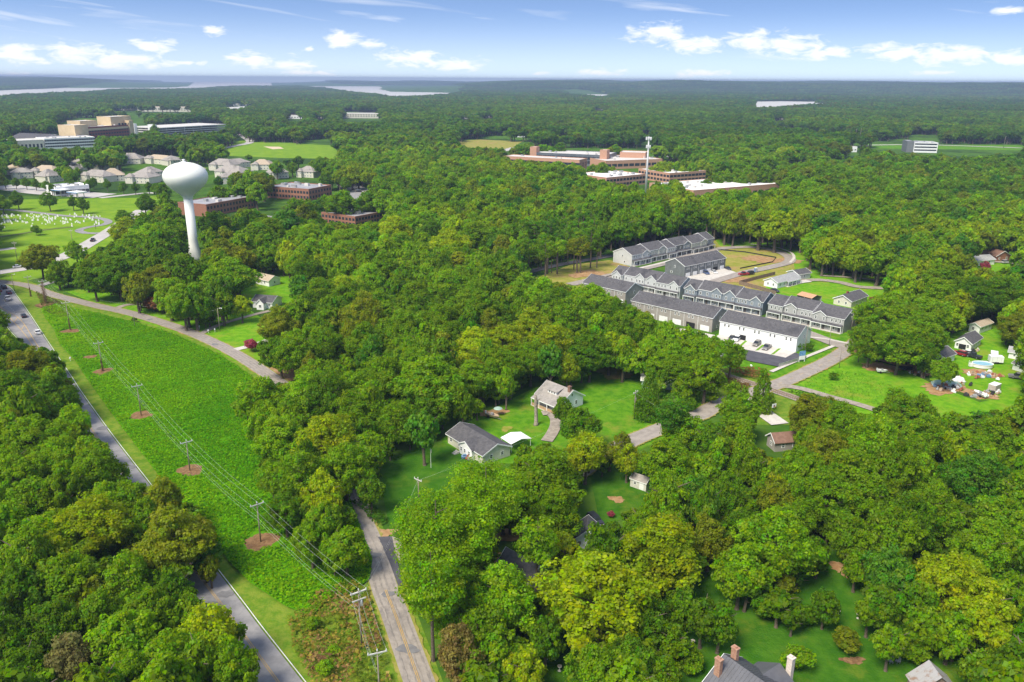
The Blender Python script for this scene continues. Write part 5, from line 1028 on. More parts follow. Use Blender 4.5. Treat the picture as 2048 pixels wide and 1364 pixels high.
for k in range(3): MB().box((-.75, .28, .55 + k * .17), (.75, .32, .68 + k * .17)).build('back_slat', TRIM, t)
for x in (-.7, .64):
    for y in (-.25, .22): MB().box((x, y, 0), (x + .06, y + .06, .42)).build('leg', TRIM, t)
for x, y, lb in ((1119, 1342, 'pale stone urn on the lower lawn left'), (1385, 1291, 'pale stone urn left of the farmhouse chimneys'), (1676, 1230, 'stone birdbath on the deep green lawn'), (1716, 1237, 'small stone statue at the shrub edge')):
    p = P(x, y); t = empty('garden_urn', (p.x, p.y, 0), 0, lb, 'garden ornament')
    MB().lathe([(.3, 0), (.3, .1), (.12, .2), (.1, .6), (.16, .65)], 12).build('pedestal', CONC, t, True); MB().lathe([(.1, .66), (.34, .85), (.4, 1.05), (.32, 1.05), (.1, .9)], 12).build('bowl', CONC, t, True)
for i, (x, y) in enumerate([(1776, 1322), (1781, 1326), (1788, 1318), (1795, 1326)]):
    p = P(x, y); t = empty('garden_chair', (p.x, p.y, 0), i * 1.6, ['left', 'front', 'back', 'right'][i] + ' grey garden chair of the ring near the barn', 'chair', 'garden chairs near the barn')
    MB().box((-.3, -.3, .38), (.3, .3, .44)).build('seat', SHING_L, t); MB().box((-.3, .26, .45), (.3, .32, 1.1)).build('backrest', SHING_L, t)
    for a in (-.28, .22):
        for b_ in (-.28, .22): MB().box((a, b_, 0), (a + .06, b_ + .06, .38)).build('leg', SHING_L, t)
for x, y, lb in ((399, 658, 'white mailbox at the left side of the pale drive mouth'), (417, 666, 'white mailbox right of the pale drive mouth'), (430, 664, 'small white box on the lawn by the drive'), (141, 722, 'white marker box at the kudzu edge'), (1502, 737, 'white utility box by the black court')):
    p = P(x, y); t = empty('mailbox', (p.x, p.y, 0), .3, lb, 'mailbox'); MB().box((-.06, -.06, 0), (.06, .06, .9)).build('post', TRIM, t); MB().prism([(-.22, .9), (.22, .9), (.22, 1.2), (.1, 1.35), (-.1, 1.35), (-.22, 1.2)], 'y', -.4, .4).build('box', TRIM, t)
# snag: dead trunk with broken top
p = P(1072, 850); t = empty('dead_tree', (p.x, p.y, 0), 0, 'bare grey broken tree trunk before the bungalow', 'dead tree')
HS = next(h for h in np.arange(5, 20, .1) if proj([[p.x, p.y, h]])[1][0] <= 790)
print('SNAG', HS)
MB().tube([(0, 0, 0), (.05, 0, .5), (.0, .05, 2.5), (-.08, 0, HS * .5), (-.12, .05, HS * .75), (-.2, 0, HS * .93), (-.3, 0, HS)], [.85, .62, .52, .48, .5, .42, .2], 10).build('trunk', BARK_GREY, t, True)
for a, z0, l in ((0.4, .78, 1.1), (2.6, .9, .8), (4.4, .6, .7)): MB().tube([(0, 0, HS * z0), (math.cos(a) * l * .6, math.sin(a) * l * .6, HS * z0 + .4), (math.cos(a) * l, math.sin(a) * l, HS * z0 + .9)], [.22, .16, .1], 7).build('branch_stub', BARK_GREY, t, True)
# fences
def fence(pix, h, mt, label, name='fence', step=2.4, boards=True):
    l = [P(*p) for p in pix]; o = empty(name, (l[0].x, l[0].y, 0), 0, label, 'fence'); k = 0
    for a, b in zip(l[:-1], l[1:]):
        d = (b - a); n = max(1, int(d.length / step)); u = d.normalized(); nn = Vector((-u.y, u.x, 0)) * .03
        for i in range(n):
            p, q = a + d * (i / n) + u * .02, a + d * ((i + 1) / n) - u * .02
            v = [(*(p - nn).xy, .08), (*(q - nn).xy, .08), (*(q + nn).xy, .08), (*(p + nn).xy, .08)]; v += [(x, y, h) for x, y, _ in v]
            v = [(x - l[0].x, y - l[0].y, z) for x, y, z in v]
            MB().add(v, [(3, 2, 1, 0), (4, 5, 6, 7), (0, 1, 5, 4), (1, 2, 6, 5), (2, 3, 7, 6), (3, 0, 4, 7)]).build('fence_panel', mt, o)
            pp_ = p - Vector((l[0].x, l[0].y, 0)); MB().box((pp_.x - .06, pp_.y - .06 - .1, 0), (pp_.x + .06, pp_.y + .06 - .1, h + .1)).build('post', mt, o)
fence([(1478, 569), (1510, 560), (1550, 550)], 1.8, FENCE, 'brown board fence left of the white ranch house'); fence([(1478, 569), (1520, 580), (1552, 590)], 1.8, FENCE, 'brown board fence behind the blue-grey townhouses')
fence([(1180, 565), (1225, 552), (1262, 546)], .7, BLACKF, 'low black silt fence at the dry field', 'silt_fence', 6); fence([(1435, 500), (1490, 505), (1552, 516), (1545, 525), (1480, 538)], .7, BLACKF, 'low black silt fence round the inner plot', 'silt_fence', 8); fence([(1557, 736), (1612, 719)], 1.5, STEEL, 'thin wire fence beside the black court', 'wire_fence', 5)
p = P(1511, 545); t = empty('portable_toilet', (p.x, p.y, .2), .3, 'blue portable toilet on the building plots', 'portable toilet'); MB().box((-.6, -.6, 0), (.6, .6, 2.1)).build('cabin', JUNKM[3], t); MB().box((-.63, -.63, 2.103), (.63, .63, 2.3)).build('roof', TRIM, t); MB().box((-.45, -.64, .1), (.45, -.603, 1.95)).build('door', JUNKM[5], t)
# railway
tr = smooth_line([P(*q) for q in [(1395, 735), (1435, 747), (1499, 767), (1566, 789), (1625, 810), (1690, 835)]], 5); o_ = tr[0]
t = empty('railway_track', (o_.x, o_.y, 0), 0, 'single railway track passing the crossing', 'railway')
loc = lambda l: [p - Vector((o_.x, o_.y, 0)) for p in l]
strip('ballast', loc(offset(tr, -1.9)), loc(offset(tr, 1.9)), GRAVEL, z=.3, parent=t)
for s_ in (-.75, .75):
    a, b = loc(offset(tr, s_ - .06)), loc(offset(tr, s_ + .06)); m_ = MB(); n = len(a)
    m_.add([(p.x, p.y, z) for z in (.36, .52) for p in a] + [(p.x, p.y, z) for z in (.36, .52) for p in b], sum([[(n + i, n + i + 1, 3 * n + i + 1, 3 * n + i), (i, n + i, n + i + 1, i + 1), (2 * n + i, 2 * n + i + 1, 3 * n + i + 1, 3 * n + i)] for i in range(n - 1)], []))
    m_.build('rail', mat('rusty_rail', (0.28, 0.2, 0.15), None, rough=.5), t)
TIE = MB().box((-.12, -1.25, .305), (.12, 1.25, .40)).mesh('sleeper', FENCE); s = 0; acc_ = 0
for a, b in zip(tr[:-1], tr[1:]):
    L_ = (b - a).length
    while acc_ < L_:
        q = a + (b - a) * (acc_ / L_); o = link('sleeper', TIE, t); o.location = (q.x - o_.x, q.y - o_.y, 0); o.rotation_euler = (0, 0, math.atan2((b - a).y, (b - a).x)); acc_ += .75
    acc_ -= L_
# cemetery stones
STONE = MB().box((-.5, -.16, 0), (.5, .16, .14)).prism([(-.36, .14), (.36, .14), (.36, .72), (.2, .9), (-.2, .9), (-.36, .72)], 'y', -.09, .09).mesh('headstone', mat('pale_stone', (0.68, 0.68, 0.66), (0.78, 0.78, 0.76), 2, .7)); R = random.Random(5)
for k in range(170):
    x = 210 * R.random() ** 1.5 - 5; y = R.gauss(436, 7) + (3 if x > 90 else 0)
    if not (428 < y < 466) or (x > 150 and y > 452): continue
    p = P(x, y); o = link('headstone', STONE); o.location = (p.x, p.y, 0); o.rotation_euler = (0, 0, R.uniform(-.3, .3)); s_ = R.uniform(.8, 1.6); o.scale = (s_, 1.2, s_)
    tag(o, 'small pale headstone with flowers in the mown cemetery', 'headstone', 'headstones in the cemetery')

# ------------------------------------------------------------------ tree prototypes
def leaf_cards(pos, nrm, size, rng, aspect=0.75):
    n = len(pos); nrm = nrm / np.linalg.norm(nrm, axis=1, keepdims=True)
    a = rng.normal(size=(n, 3)); a -= nrm * (a * nrm).sum(1, keepdims=True); a /= np.linalg.norm(a, axis=1, keepdims=True)
    b = np.cross(nrm, a); s = (size * np.clip(rng.lognormal(-.05, .36, n), .4, 1.55))[:, None]
    lift = nrm * s * .22
    v = np.stack([pos - a * s - lift * .6, pos - b * s * aspect + lift * .5, pos + a * s - lift * .6, pos + b * s * aspect + lift * .5], 1).reshape(-1, 3)
    q = np.arange(n * 4).reshape(n, 4); return v, q
def lv_attr(n, rng, clump, ch, cv):
    h = .5 + rng.normal(0, .010, n) + ch[clump]; v = np.clip(rng.normal(1, .13, n), .6, 1.5) * cv[clump]; s = np.clip(rng.normal(1, .06, n), .7, 1.2)
    return np.stack([h, v, s], 1)
def crown_mesh(name, seed, kind, nc, nl, leaf, matr, cs=1.0):
    rng = np.random.default_rng(seed); pos = []; nrm = []; cid = []
    C = []
    if kind == 'cone':
        for k in range(nc):
            z = rng.uniform(-.95, .9) if k else .85; rr = (1 - (z + 1) / 2) ** .8 * .85 + .05; a = rng.uniform(0, 6.283); q = rr * rng.uniform(.55, .9)
            C.append((q * math.cos(a), q * math.sin(a), z, .26 * (1.15 - (z + 1) * .32)))
    elif kind == 'pine':
        for k in range(nc):
            z = rng.uniform(-.9, .8); rr = math.sqrt(max(0, 1 - (z * .9) ** 2)) * rng.uniform(.35, .9); a = rng.uniform(0, 6.283)
            C.append((rr * math.cos(a), rr * math.sin(a), z, rng.uniform(.24, .38) * (cs + 1) / 2))
    else:
        # several main limbs give the outline its bulges
        nl_ = 8 + seed % 4; limbs = []
        for k in range(nl_):
            a = 2 * math.pi * (k + rng.uniform(-.3, .3)) / nl_; e = rng.uniform(-.25, .75)
            limbs.append((np.array([math.cos(a) * math.cos(e), math.sin(a) * math.cos(e), math.sin(e)]), rng.uniform(.66, 1.10)))
        limbs.append((np.array([rng.uniform(-.2, .2), rng.uniform(-.2, .2), 1.0]), rng.uniform(.85, 1.02)))
        for k in range(nc):
            d = rng.normal(size=3); d /= np.linalg.norm(d)
            if d[2] < -.9: d[2] = -d[2] * .6
            d /= np.linalg.norm(d)
            r = .46
            for l, s in limbs: r = max(r, s * (.46 + .56 * max(0, (d @ l) / np.linalg.norm(l)) ** 4))
            r *= rng.uniform(.80, 1.0) if rng.random() < .8 else rng.uniform(.4, .8)
            rc = rng.uniform(.17, .30) * cs; r = max(.1, r - rc * .6)
            hx = (1 - d[2] ** 2) ** -.22 if d[2] < 0 else 1.0
            C.append((d[0] * r * hx, d[1] * r * hx, d[2] * r, rc))
    C = np.array(C); nc = len(C)
    per = rng.multinomial(nl, C[:, 3] ** 2 / (C[:, 3] ** 2).sum())
    for i, (x, y, z, r) in enumerate(C):
        n = per[i]; d = rng.normal(size=(n, 3)); d /= np.linalg.norm(d, axis=1, keepdims=True)
        out = np.array([x, y, z + .25]); out = out / (np.linalg.norm(out) + 1e-6)
        flip = (d @ out) < -.35; d[flip] -= 2 * (d[flip] @ out)[:, None] * out
        sq = np.array([1.0, 1.0, .78 if kind != 'pine' else .55])
        sq = sq * rng.uniform(.75, 1.4, 3); pos.append(np.array([x, y, z]) + d * r * sq * rng.uniform(.45, 1.15, (n, 1))); nrm.append(d + rng.normal(0, .45, (n, 3)) + np.array([0, 0, .35])); cid.append(np.full(n, i))
    pos = np.concatenate(pos); nrm = np.concatenate(nrm); cid = np.concatenate(cid)
    v, q = leaf_cards(pos, nrm, leaf, rng, .75)
    at = lv_attr(len(pos), rng, cid, rng.normal(0, .012, nc), np.clip(rng.normal(1, .10, nc), .7, 1.3))
    return fastmesh(name, v, q, matr, {'lv': at})
def trunk_mesh(name, seed, kind, matr):
    rng = random.Random(seed); m_ = MB()
    if kind == 'pine':
        m_.tube([(0, 0, 0), (.004, 0, .3), (-.004, .003, .65), (0, 0, .98)], [.016, .013, .010, .003], 7)
        for k in range(7):
            z = .55 + k * .055; a = rng.uniform(0, 6.28); m_.tube([(0, 0, z), (math.cos(a) * .10, math.sin(a) * .10, z + .03)], [.005, .002], 4)
    elif kind == 'cone':
        m_.tube([(0, 0, 0), (0, 0, .5), (0, 0, .95)], [.02, .013, .003], 6)
    else:
        m_.tube([(0, 0, 0), (.006, 0, .05), (.012, .006, .25), (-.008, .006, .5), (0, 0, .8)], [.036, .026, .022, .015, .005], 8)
        for k in range(8):
            z = .22 + k * .055; a = k * 2.4 + rng.uniform(-.3, .3); l = rng.uniform(.16, .27)
            m_.tube([(0, 0, z), (math.cos(a) * l * .5, math.sin(a) * l * .5, z + l * .45), (math.cos(a) * l, math.sin(a) * l, z + l * .75)], [.011, .008, .003], 5)
    return m_.mesh(name, matr)
KINDS = ['broad'] * 7 + ['pine'] * 2 + ['cone'] * 2
def near_set(off, nc, nl, lf, cs):
    return [crown_mesh('crown', off + i, k, int(nc * {'broad': 1.0, 'pine': .8, 'cone': 1.1}[k]), int(nl * {'broad': (1.0, 1.1, .9, 1.0, .8, .62, .72)[i % 7], 'pine': .9, 'cone': .85}[k]), lf * {'broad': 1.0, 'pine': 1.0, 'cone': .95}[k], F_OBJ, cs) for i, k in enumerate(KINDS)]
NEAR = [near_set(100, 120, 4800, .055, .76), near_set(120, 210, 11000, .037, .62), near_set(140, 420, 24000, .0255, .45)]
TRK = [trunk_mesh('trunk', 200 + i, k, BARK) for i, k in enumerate(KINDS)]
LIB = bpy.data.collections.new('woodland_library')          # not linked to the scene: sources for the instances
def lib(i, me, extra=None):
    o = bpy.data.objects.new('w%02d' % i, me); LIB.objects.link(o)
def joined(name, crown, trunk, cz, cr, crz):                # unit tree: height 1
    cv = np.empty(len(crown.vertices) * 3, np.float32); crown.vertices.foreach_get('co', cv); cv = cv.reshape(-1, 3) * [cr, cr, crz] + [0, 0, cz]
    nq = len(crown.polygons); tv = np.array([v.co[:] for v in trunk.vertices]); 
    tq = [tuple(p.vertices) for p in trunk.polygons if len(p.vertices) == 4]; tq = np.array(tq) + len(cv)
    at = np.empty(nq * 3, np.float32); crown.attributes['lv'].data.foreach_get('vector', at); at = at.reshape(-1, 3)
    q = np.concatenate([np.arange(nq * 4).reshape(nq, 4), tq]); me = fastmesh(name, np.concatenate([cv, tv]), q, [F_INST, BARK], {'lv': np.concatenate([at, np.full((len(tq), 3), .5)])})
    mi = np.zeros(len(q), np.int32); mi[nq:] = 1; me.polygons.foreach_set('material_index', mi); return me
li = 0
for i in range(6):                                           # 0-5 mid detail broadleaf
    lib(li, joined('mid_tree', crown_mesh('c', 300 + i, 'broad', 110, 3800, .064, F_INST, .80), TRK[i], .53, .30, .47)); li += 1
for i in range(2):                                           # 6-7 pines with bare trunks
    lib(li, joined('pine_tree', crown_mesh('c', 320 + i, 'pine', 36, 1500, .075, F_INST), TRK[7 + i], .76, .17, .24)); li += 1
for i in range(5):                                           # 8-12 low detail
    lib(li, joined('far_tree', crown_mesh('c', 340 + i, 'broad', 44, 1000, .112, F_INST), TRK[i], .55, .30, .45)); li += 1
def grove(name, seed, n, size):                              # 13-15 groves for the far woods, unit 1 m
    rng = np.random.default_rng(seed); V = []; Q = []; A = []; o = 0
    for k in range(n):
        x, y = rng.uniform(-size / 2, size / 2, 2); h = rng.uniform(15, 24); r = rng.uniform(4.5, 7.5)
        m = 46; d = rng.normal(size=(m, 3)); d /= np.linalg.norm(d, axis=1, keepdims=True); d[:, 2] = np.abs(d[:, 2]) * 1.0 - .25
        pos = np.array([x, y, h * .6]) + d * [r, r, h * .4] * rng.uniform(.8, 1.05, (m, 1))
        v, q = leaf_cards(pos, d + rng.normal(0, .4, (m, 3)) + [0, 0, .3], 2.1, rng); V.append(v); Q.append(q + o); o += len(v)
        hh = rng.normal(0, .02); vv = rng.uniform(.7, 1.3); A.append(np.stack([.5 + hh + rng.normal(0, .01, m), vv * rng.uniform(.75, 1.25, m), np.ones(m)], 1))
    return fastmesh(name, np.concatenate(V), np.concatenate(Q), F_INST, {'lv': np.concatenate(A)})
for i in range(3): lib(li, grove('grove', 400 + i, 26, 52)); li += 1
for i in range(2): lib(li, grove('wide_grove', 420 + i, 70, 110)); li += 1        # 16-17

# ------------------------------------------------------------------ what stays free of trees in the photograph
CLEAR = [
 [(0, 555), (80, 562), (130, 578), (165, 572), (250, 600), (300, 618), (420, 660), (435, 645), (500, 632), (520, 645), (505, 695), (520, 705), (548, 700), (560, 740), (640, 770), (610, 788), (545, 752), (478, 765), (458, 810), (480, 870), (510, 940), (530, 1000), (565, 1045), (600, 1085), (640, 1135), (690, 1170), (735, 1150), (738, 1090), (722, 1030), (702, 985), (735, 985), (765, 1050), (795, 1075), (806, 1150), (835, 1230), (870, 1310), (900, 1400), (560, 1400), (525, 1290), (495, 1240), (440, 1215), (405, 1190), (425, 1150), (455, 1130), (450, 1080), (435, 1030), (395, 990), (330, 965), (290, 970), (255, 950), (215, 900), (190, 850), (165, 790), (140, 740), (125, 705), (100, 690), (60, 680), (0, 655)],
 [(505, 540), (575, 540), (582, 600), (565, 620), (500, 625), (470, 640), (480, 600)], [(735, 565), (790, 580), (785, 608), (740, 612)],
 [(0, 368), (215, 368), (250, 388), (312, 388), (312, 425), (262, 432), (240, 458), (190, 495), (150, 522), (120, 540), (60, 560), (0, 562)],
 [(475, 268), (500, 285), (540, 284), (663, 290), (688, 316), (560, 312), (430, 302), (470, 290)], [(700, 364), (722, 364), (740, 392), (718, 400)], [(768, 414), (818, 420), (800, 440), (772, 438)], [(498, 430), (560, 425), (590, 470), (575, 472), (555, 444), (500, 440)], [(905, 283), (960, 280), (1040, 283), (1020, 297), (930, 293)], [(1725, 287), (2048, 288), (2048, 304), (1880, 302), (1760, 300)],
 [(8, 338), (122, 336), (122, 357), (8, 357)], [(160, 346), (330, 345), (330, 364), (165, 364)], [(238, 312), (355, 311), (355, 326), (240, 328)], [(415, 321), (541, 321), (542, 342), (425, 346)], [(596, 339), (624, 339), (624, 347), (598, 347)], [(15, 276), (60, 272), (122, 270), (122, 246), (150, 238), (285, 236), (300, 258), (260, 266), (190, 270), (188, 288), (100, 292), (15, 284)], [(314, 252), (450, 248), (446, 258), (320, 266)], [(1338, 758), (1366, 758), (1366, 782), (1345, 784)], [(1276, 745), (1290, 745), (1290, 758), (1276, 758)],
 [(328, 323), (420, 323), (420, 375), (392, 402), (395, 480), (408, 518), (391, 530), (374, 518), (378, 480), (366, 402), (328, 372)],
 [(1000, 566), (1060, 538), (1130, 525), (1215, 508), (1214, 496), (1390, 460), (1432, 466), (1445, 480), (1560, 484), (1612, 510), (1612, 540), (1790, 556), (1790, 582), (1738, 592), (1738, 608), (1722, 620), (1722, 640), (1698, 662), (1690, 685), (1730, 712), (1790, 722), (1828, 748), (1870, 765), (1884, 705), (1902, 670), (1935, 640), (1985, 636), (1988, 668), (2010, 690), (2048, 700), (2048, 800), (1985, 800), (1930, 825), (1870, 800), (1800, 795), (1720, 818), (1640, 795), (1600, 778), (1575, 800), (1545, 760), (1500, 745), (1440, 712), (1480, 698), (1440, 662), (1385, 660), (1330, 635), (1260, 600), (1225, 580), (1165, 570), (1110, 560), (1060, 548), (1010, 575)],
 [(985, 815), (1065, 790), (1070, 762), (1100, 756), (1165, 778), (1180, 750), (1230, 738), (1275, 745), (1285, 780), (1270, 812), (1320, 820), (1380, 830), (1440, 810), (1445, 785), (1400, 772), (1400, 755), (1500, 760), (1560, 772), (1600, 792), (1625, 812), (1575, 830), (1540, 830), (1560, 850), (1580, 850), (1580, 890), (1550, 905), (1525, 890), (1525, 850), (1490, 820), (1440, 830), (1400, 842), (1280, 890), (1230, 880), (1130, 885), (1070, 880), (1035, 885), (1020, 920), (955, 930), (890, 895), (890, 858), (950, 848)],
 [(765, 965), (800, 912), (885, 895), (945, 925), (920, 960), (880, 990), (820, 1005), (795, 1045), (775, 1040)], [(1195, 962), (1240, 950), (1305, 955), (1305, 990), (1230, 1022), (1190, 1035)], [(1035, 1112), (1080, 1103), (1092, 1140), (1075, 1180), (1040, 1175)], [(1148, 1048), (1207, 1044), (1207, 1075), (1155, 1098)], [(1010, 1080), (1070, 1055), (1085, 1100), (1040, 1110)],
 [(1390, 1150), (1450, 1165), (1480, 1225), (1530, 1250), (1560, 1295), (1610, 1270), (1640, 1160), (1680, 1110), (1700, 1180), (1680, 1230), (1740, 1260), (1760, 1400), (1395, 1400), (1420, 1310), (1380, 1270), (1385, 1200)], [(1085, 1312), (1200, 1305), (1225, 1400), (1070, 1400)], [(1780, 1305), (1895, 1315), (1930, 1400), (1740, 1400)],
 [(1918, 505), (1950, 505), (2030, 500), (2048, 500), (2048, 535), (1990, 540), (1960, 530), (1922, 522)]]
FARCLEAR = [
 
     
   [(285, 217), (380, 216), (380, 225), (290, 225)],
 
 [(376, 392), (515, 388), (516, 408), (436, 416), (380, 410)], [(532, 369), (570, 355), (666, 360), (668, 374), (624, 394), (570, 392), (532, 384)], [(641, 415), (700, 410), (768, 415), (768, 434), (706, 444), (641, 432)],   
  [(1008, 308), (1055, 296), (1320, 298), (1340, 308), (1335, 318), (1290, 320), (1160, 324), (1010, 314)], [(1172, 345), (1230, 339), (1280, 339), (1345, 331), (1412, 338), (1412, 352), (1340, 356), (1240, 362), (1182, 350)], [(1362, 369), (1450, 356), (1567, 360), (1567, 372), (1460, 376), (1387, 384)],
 [(1281, 270), (1307, 270), (1305, 292), (1298, 378), (1285, 378)], [(1818, 270), (1880, 270), (1880, 287), (1818, 286)],  [(1703, 280), (1722, 280), (1722, 292), (1703, 292)], [(1690, 298), (1715, 298), (1712, 312), (1690, 312)], [(1580, 312), (1612, 312), (1612, 320), (1580, 322)],
 [(684, 227), (762, 226), (760, 241), (690, 242)], [(114, 191), (188, 191), (188, 202), (114, 203)], [(0, 196), (48, 196), (46, 208), (0, 210)], [(576, 234), (604, 234), (604, 241), (576, 241)], [(1608, 194), (1636, 194), (1636, 204), (1608, 204)]]
FARCLEAR += DRECT + [[(380, 335), (412, 335), (412, 346), (380, 346)], [(190, 325), (222, 325), (222, 338), (190, 338)], [(135, 318), (165, 318), (165, 330), (135, 330)], [(543, 338), (577, 338), (577, 352), (543, 352)]]
NOBASE = LAKES
MS = 4
gxx, gyy = np.meshgrid(np.arange(0, 2048, MS) + MS / 2, np.arange(0, 1400, MS) + MS / 2)
def inpoly(x, y, pl):
    c = np.zeros(x.shape, bool); n = len(pl)
    for i in range(n):
        x0, y0 = pl[i]; x1, y1 = pl[(i + 1) % n]
        if y0 == y1: continue
        c ^= ((y0 > y) != (y1 > y)) & (x < (x1 - x0) * (y - y0) / (y1 - y0) + x0)
    return c
MASK = np.zeros(gxx.shape, bool)
for pl in CLEAR: MASK |= inpoly(gxx, gyy, pl)
def hit(px, py):
    ix = (np.asarray(px) / MS).astype(int); iy = (np.asarray(py) / MS).astype(int)
    ok = (ix >= 0) & (ix < MASK.shape[1]) & (iy >= 0) & (iy < MASK.shape[0])
    r = np.zeros(ix.shape, bool); r[ok] = MASK[iy[ok], ix[ok]]; return r
PAL = {'y': (0.300, 0.395, 0.005), 'b': (0.205, 0.365, 0.005), 'm': (0.172, 0.305, 0.006), 'd': (0.118, 0.235, 0.008), 'o': (0.215, 0.265, 0.014), 'g': (0.105, 0.245, 0.018), 'p': (0.42, 0.09, 0.12), 'r': (0.30, 0.155, 0.055), 'k': (0.23, 0.19, 0.05), 't': (0.25, 0.235, 0.075)}
CNAME = {'y': 'yellow-green', 'b': 'bright green', 'm': 'mid green', 'd': 'dark green', 'o': 'olive green', 'g': 'blue-green', 'p': 'pink-flowering', 'r': 'reddish-brown', 'k': 'brownish olive', 't': 'tan-flowering'}
# crown centre x, y, radius (photo pixels), colour, form (b broad, p pine, c conical, v vine-draped, s shrub)
HAND = """58 748 62 o b|20 790 60 d b|108 795 52 d b|148 848 42 b b|60 885 66 b b|28 965 60 b b|195 950 70 m b|120 930 56 b b|258 1005 50 m b|318 1005 52 o b|345 1090 90 o b|180 1065 80 y b|92 1085 66 b b|18 1045 50 b b|290 1055 52 m b|392 1078 42 o b|420 1142 24 o b|352 1192 48 d b|300 1232 52 m b|60 1010 50 m b|215 1010 46 b b|380 1230 44 m b|255 1165 62 m b|135 1165 66 m b|40 1195 66 d b|15 1285 56 d b|112 1255 56 d b|195 1235 50 m b|250 1285 70 b b|145 1335 58 t b|340 1325 64 b b|420 1268 72 y b|470 1335 56 b b|50 1345 56 d b|265 1360 56 b b
80 520 40 o b|115 548 26 m b|152 505 22 m b|188 560 46 d b|238 555 54 d b|262 500 40 m b|322 560 40 o b|455 562 58 b b|448 514 46 o b|300 480 44 b b|250 468 40 y b|340 470 36 m b|322 606 26 r s|348 604 30 r s|376 602 24 r s|400 600 18 r s|275 600 20 r s|306 606 20 r s|482 614 24 y b|503 690 17 p s|527 692 18 d s|268 639 7 d s|290 410 26 d b|250 440 20 d b|35 400 16 d b|98 402 18 d b|165 410 13 d b|71 460 13 d s|145 405 11 d b|5 408 18 m b|10 365 9 d b|31 365 9 d b|52 366 9 d b|71 368 9 d b|92 372 9 d b|103 377 9 d b|141 368 9 d b|186 365 9 d b|214 369 9 d b|246 375 9 d b|270 376 9 d b|298 376 9 d b|326 380 9 d b|176 370 9 d b
620 560 50 d b|700 600 52 m b|690 582 36 y b|560 655 50 o b|650 690 50 m b|600 715 52 m b|730 690 54 m b|800 660 50 m b|880 650 50 m b|960 630 54 m b|900 580 54 m b|560 712 44 d b|640 765 52 m b|765 765 62 m b|700 790 54 b b|855 775 84 m b|860 822 44 d b|784 848 50 m b|950 700 54 y b|1005 690 46 y b|1060 662 50 y b|1004 744 48 m b|942 764 48 m b|1100 695 54 y b|1150 640 62 m b|1180 608 52 b b|1120 618 50 d b|1085 598 50 b b|1048 584 42 m b|1290 662 40 m b|1335 674 34 b b|1262 646 38 m b|1375 692 28 b b|1232 640 46 d b|1180 712 54 d b|1135 744 30 y b|1245 700 32 o b|1062 726 44 m b|640 590 40 m b|760 620 50 m b|830 600 50 m b|735 560 42 b b|540 470 44 m b|620 480 44 b b|700 490 46 m b|690 520 40 m b|800 500 46 b b|900 500 50 y b|950 480 50 m b|860 470 40 d b
530 805 60 b b|612 800 56 b b|562 885 66 b b|645 885 70 y b|704 838 62 m b|600 962 70 m b|690 945 58 m b|734 902 46 m b|742 985 30 d b|652 1000 54 y b|572 1030 44 d v|622 1085 48 m v|690 1100 50 b v|650 1050 44 m v|520 860 40 b v|545 960 40 m v
872 1055 80 b p|972 985 74 b p|935 1065 56 b p|1090 965 88 m b|1110 1035 64 m b|862 1155 60 b p|1010 1205 88 b b|955 1280 62 m b|1200 1200 135 y b|1320 1115 100 y b|918 1312 58 k b|1050 1352 44 y b|905 1225 50 b b|1000 1305 46 m b|1092 1275 44 d b|1130 1110 40 y b|1185 1345 54 m b|1290 1255 54 d b|1362 1225 44 d b|1172 912 52 y b|1255 925 28 y b|1160 850 42 d b|1126 822 26 d b|905 1130 46 m p|1075 1075 40 m p
1330 935 68 m b|1360 870 46 m b|1392 1003 56 g b|1462 985 38 d b|1490 905 40 b c|1420 885 46 d b|1480 835 50 m b|1527 780 26 m c|1470 793 26 m b|1346 822 30 g p|1298 787 32 d c|1338 712 36 m b|1402 720 52 b b|1462 715 36 m b|1300 712 40 b b|1245 880 22 o s
1620 835 54 o b|1685 855 54 m b|1750 885 54 m b|1660 912 54 o b|1700 965 80 m b|1600 935 40 m b|1550 965 38 b b|1562 1095 92 b b|1480 1155 56 b b|1490 1072 54 d b|1420 1085 46 o b|1340 1060 44 m b|1650 1005 70 m b|1740 1005 70 m b|1800 842 50 m b|1855 882 54 m b|1942 962 68 g b|1852 1025 62 m b|1990 885 54 m b|1965 1105 72 m b|1900 1180 80 y b|1780 1155 58 g b|1714 1135 36 m b|2000 1045 54 m b|1965 1225 70 y b|1845 1262 44 m b|1780 1292 36 m b|2012 1305 46 y b|1592 1315 36 b s|1692 1282 32 o s|1440 1250 44 d b|1380 1320 34 b s|1460 1010 40 d b|1262 1332 52 d b|628 1245 18 b s|650 1335 24 b s|668 1300 13 b s|1530 1215 34 d s|1620 1230 28 d s|1765 1228 40 d b|1832 1302 34 m s|1902 1272 44 b b|1962 1342 44 m b|2030 1200 50 m b|1700 1075 44 m b|1330 1352 42 m b|1405 1240 44 d b|1350 1290 40 m b|1650 1215 30 d b|1740 1225 36 m b|1225 1345 40 m b
1770 640 66 m b|1845 640 62 m b|1800 695 60 m b|1740 690 44 m b|1850 717 30 d b|1888 744 26 m b|1950 600 54 d b|1900 572 54 m b|1992 592 54 d b|2035 660 36 o b|1667 752 10 d s|1800 812 38 m b|1840 830 40 m b|1971 531 13 p s|1222 1028 9 p s|1875 600 50 b b|1745 600 10 r s|1590 690 12 d s|1618 693 12 d s|915 880 8 d s|945 900 9 d s"""
rng = np.random.default_rng(5)
TREES = []                                                   # x, y, r, h, zc, rz, colour, proto, yellow jitter
FORM = {'b': (.51, .50), 'v': (.50, .51), 's': (.50, .52), 'p': (.76, .24), 'c': (.52, .50)}
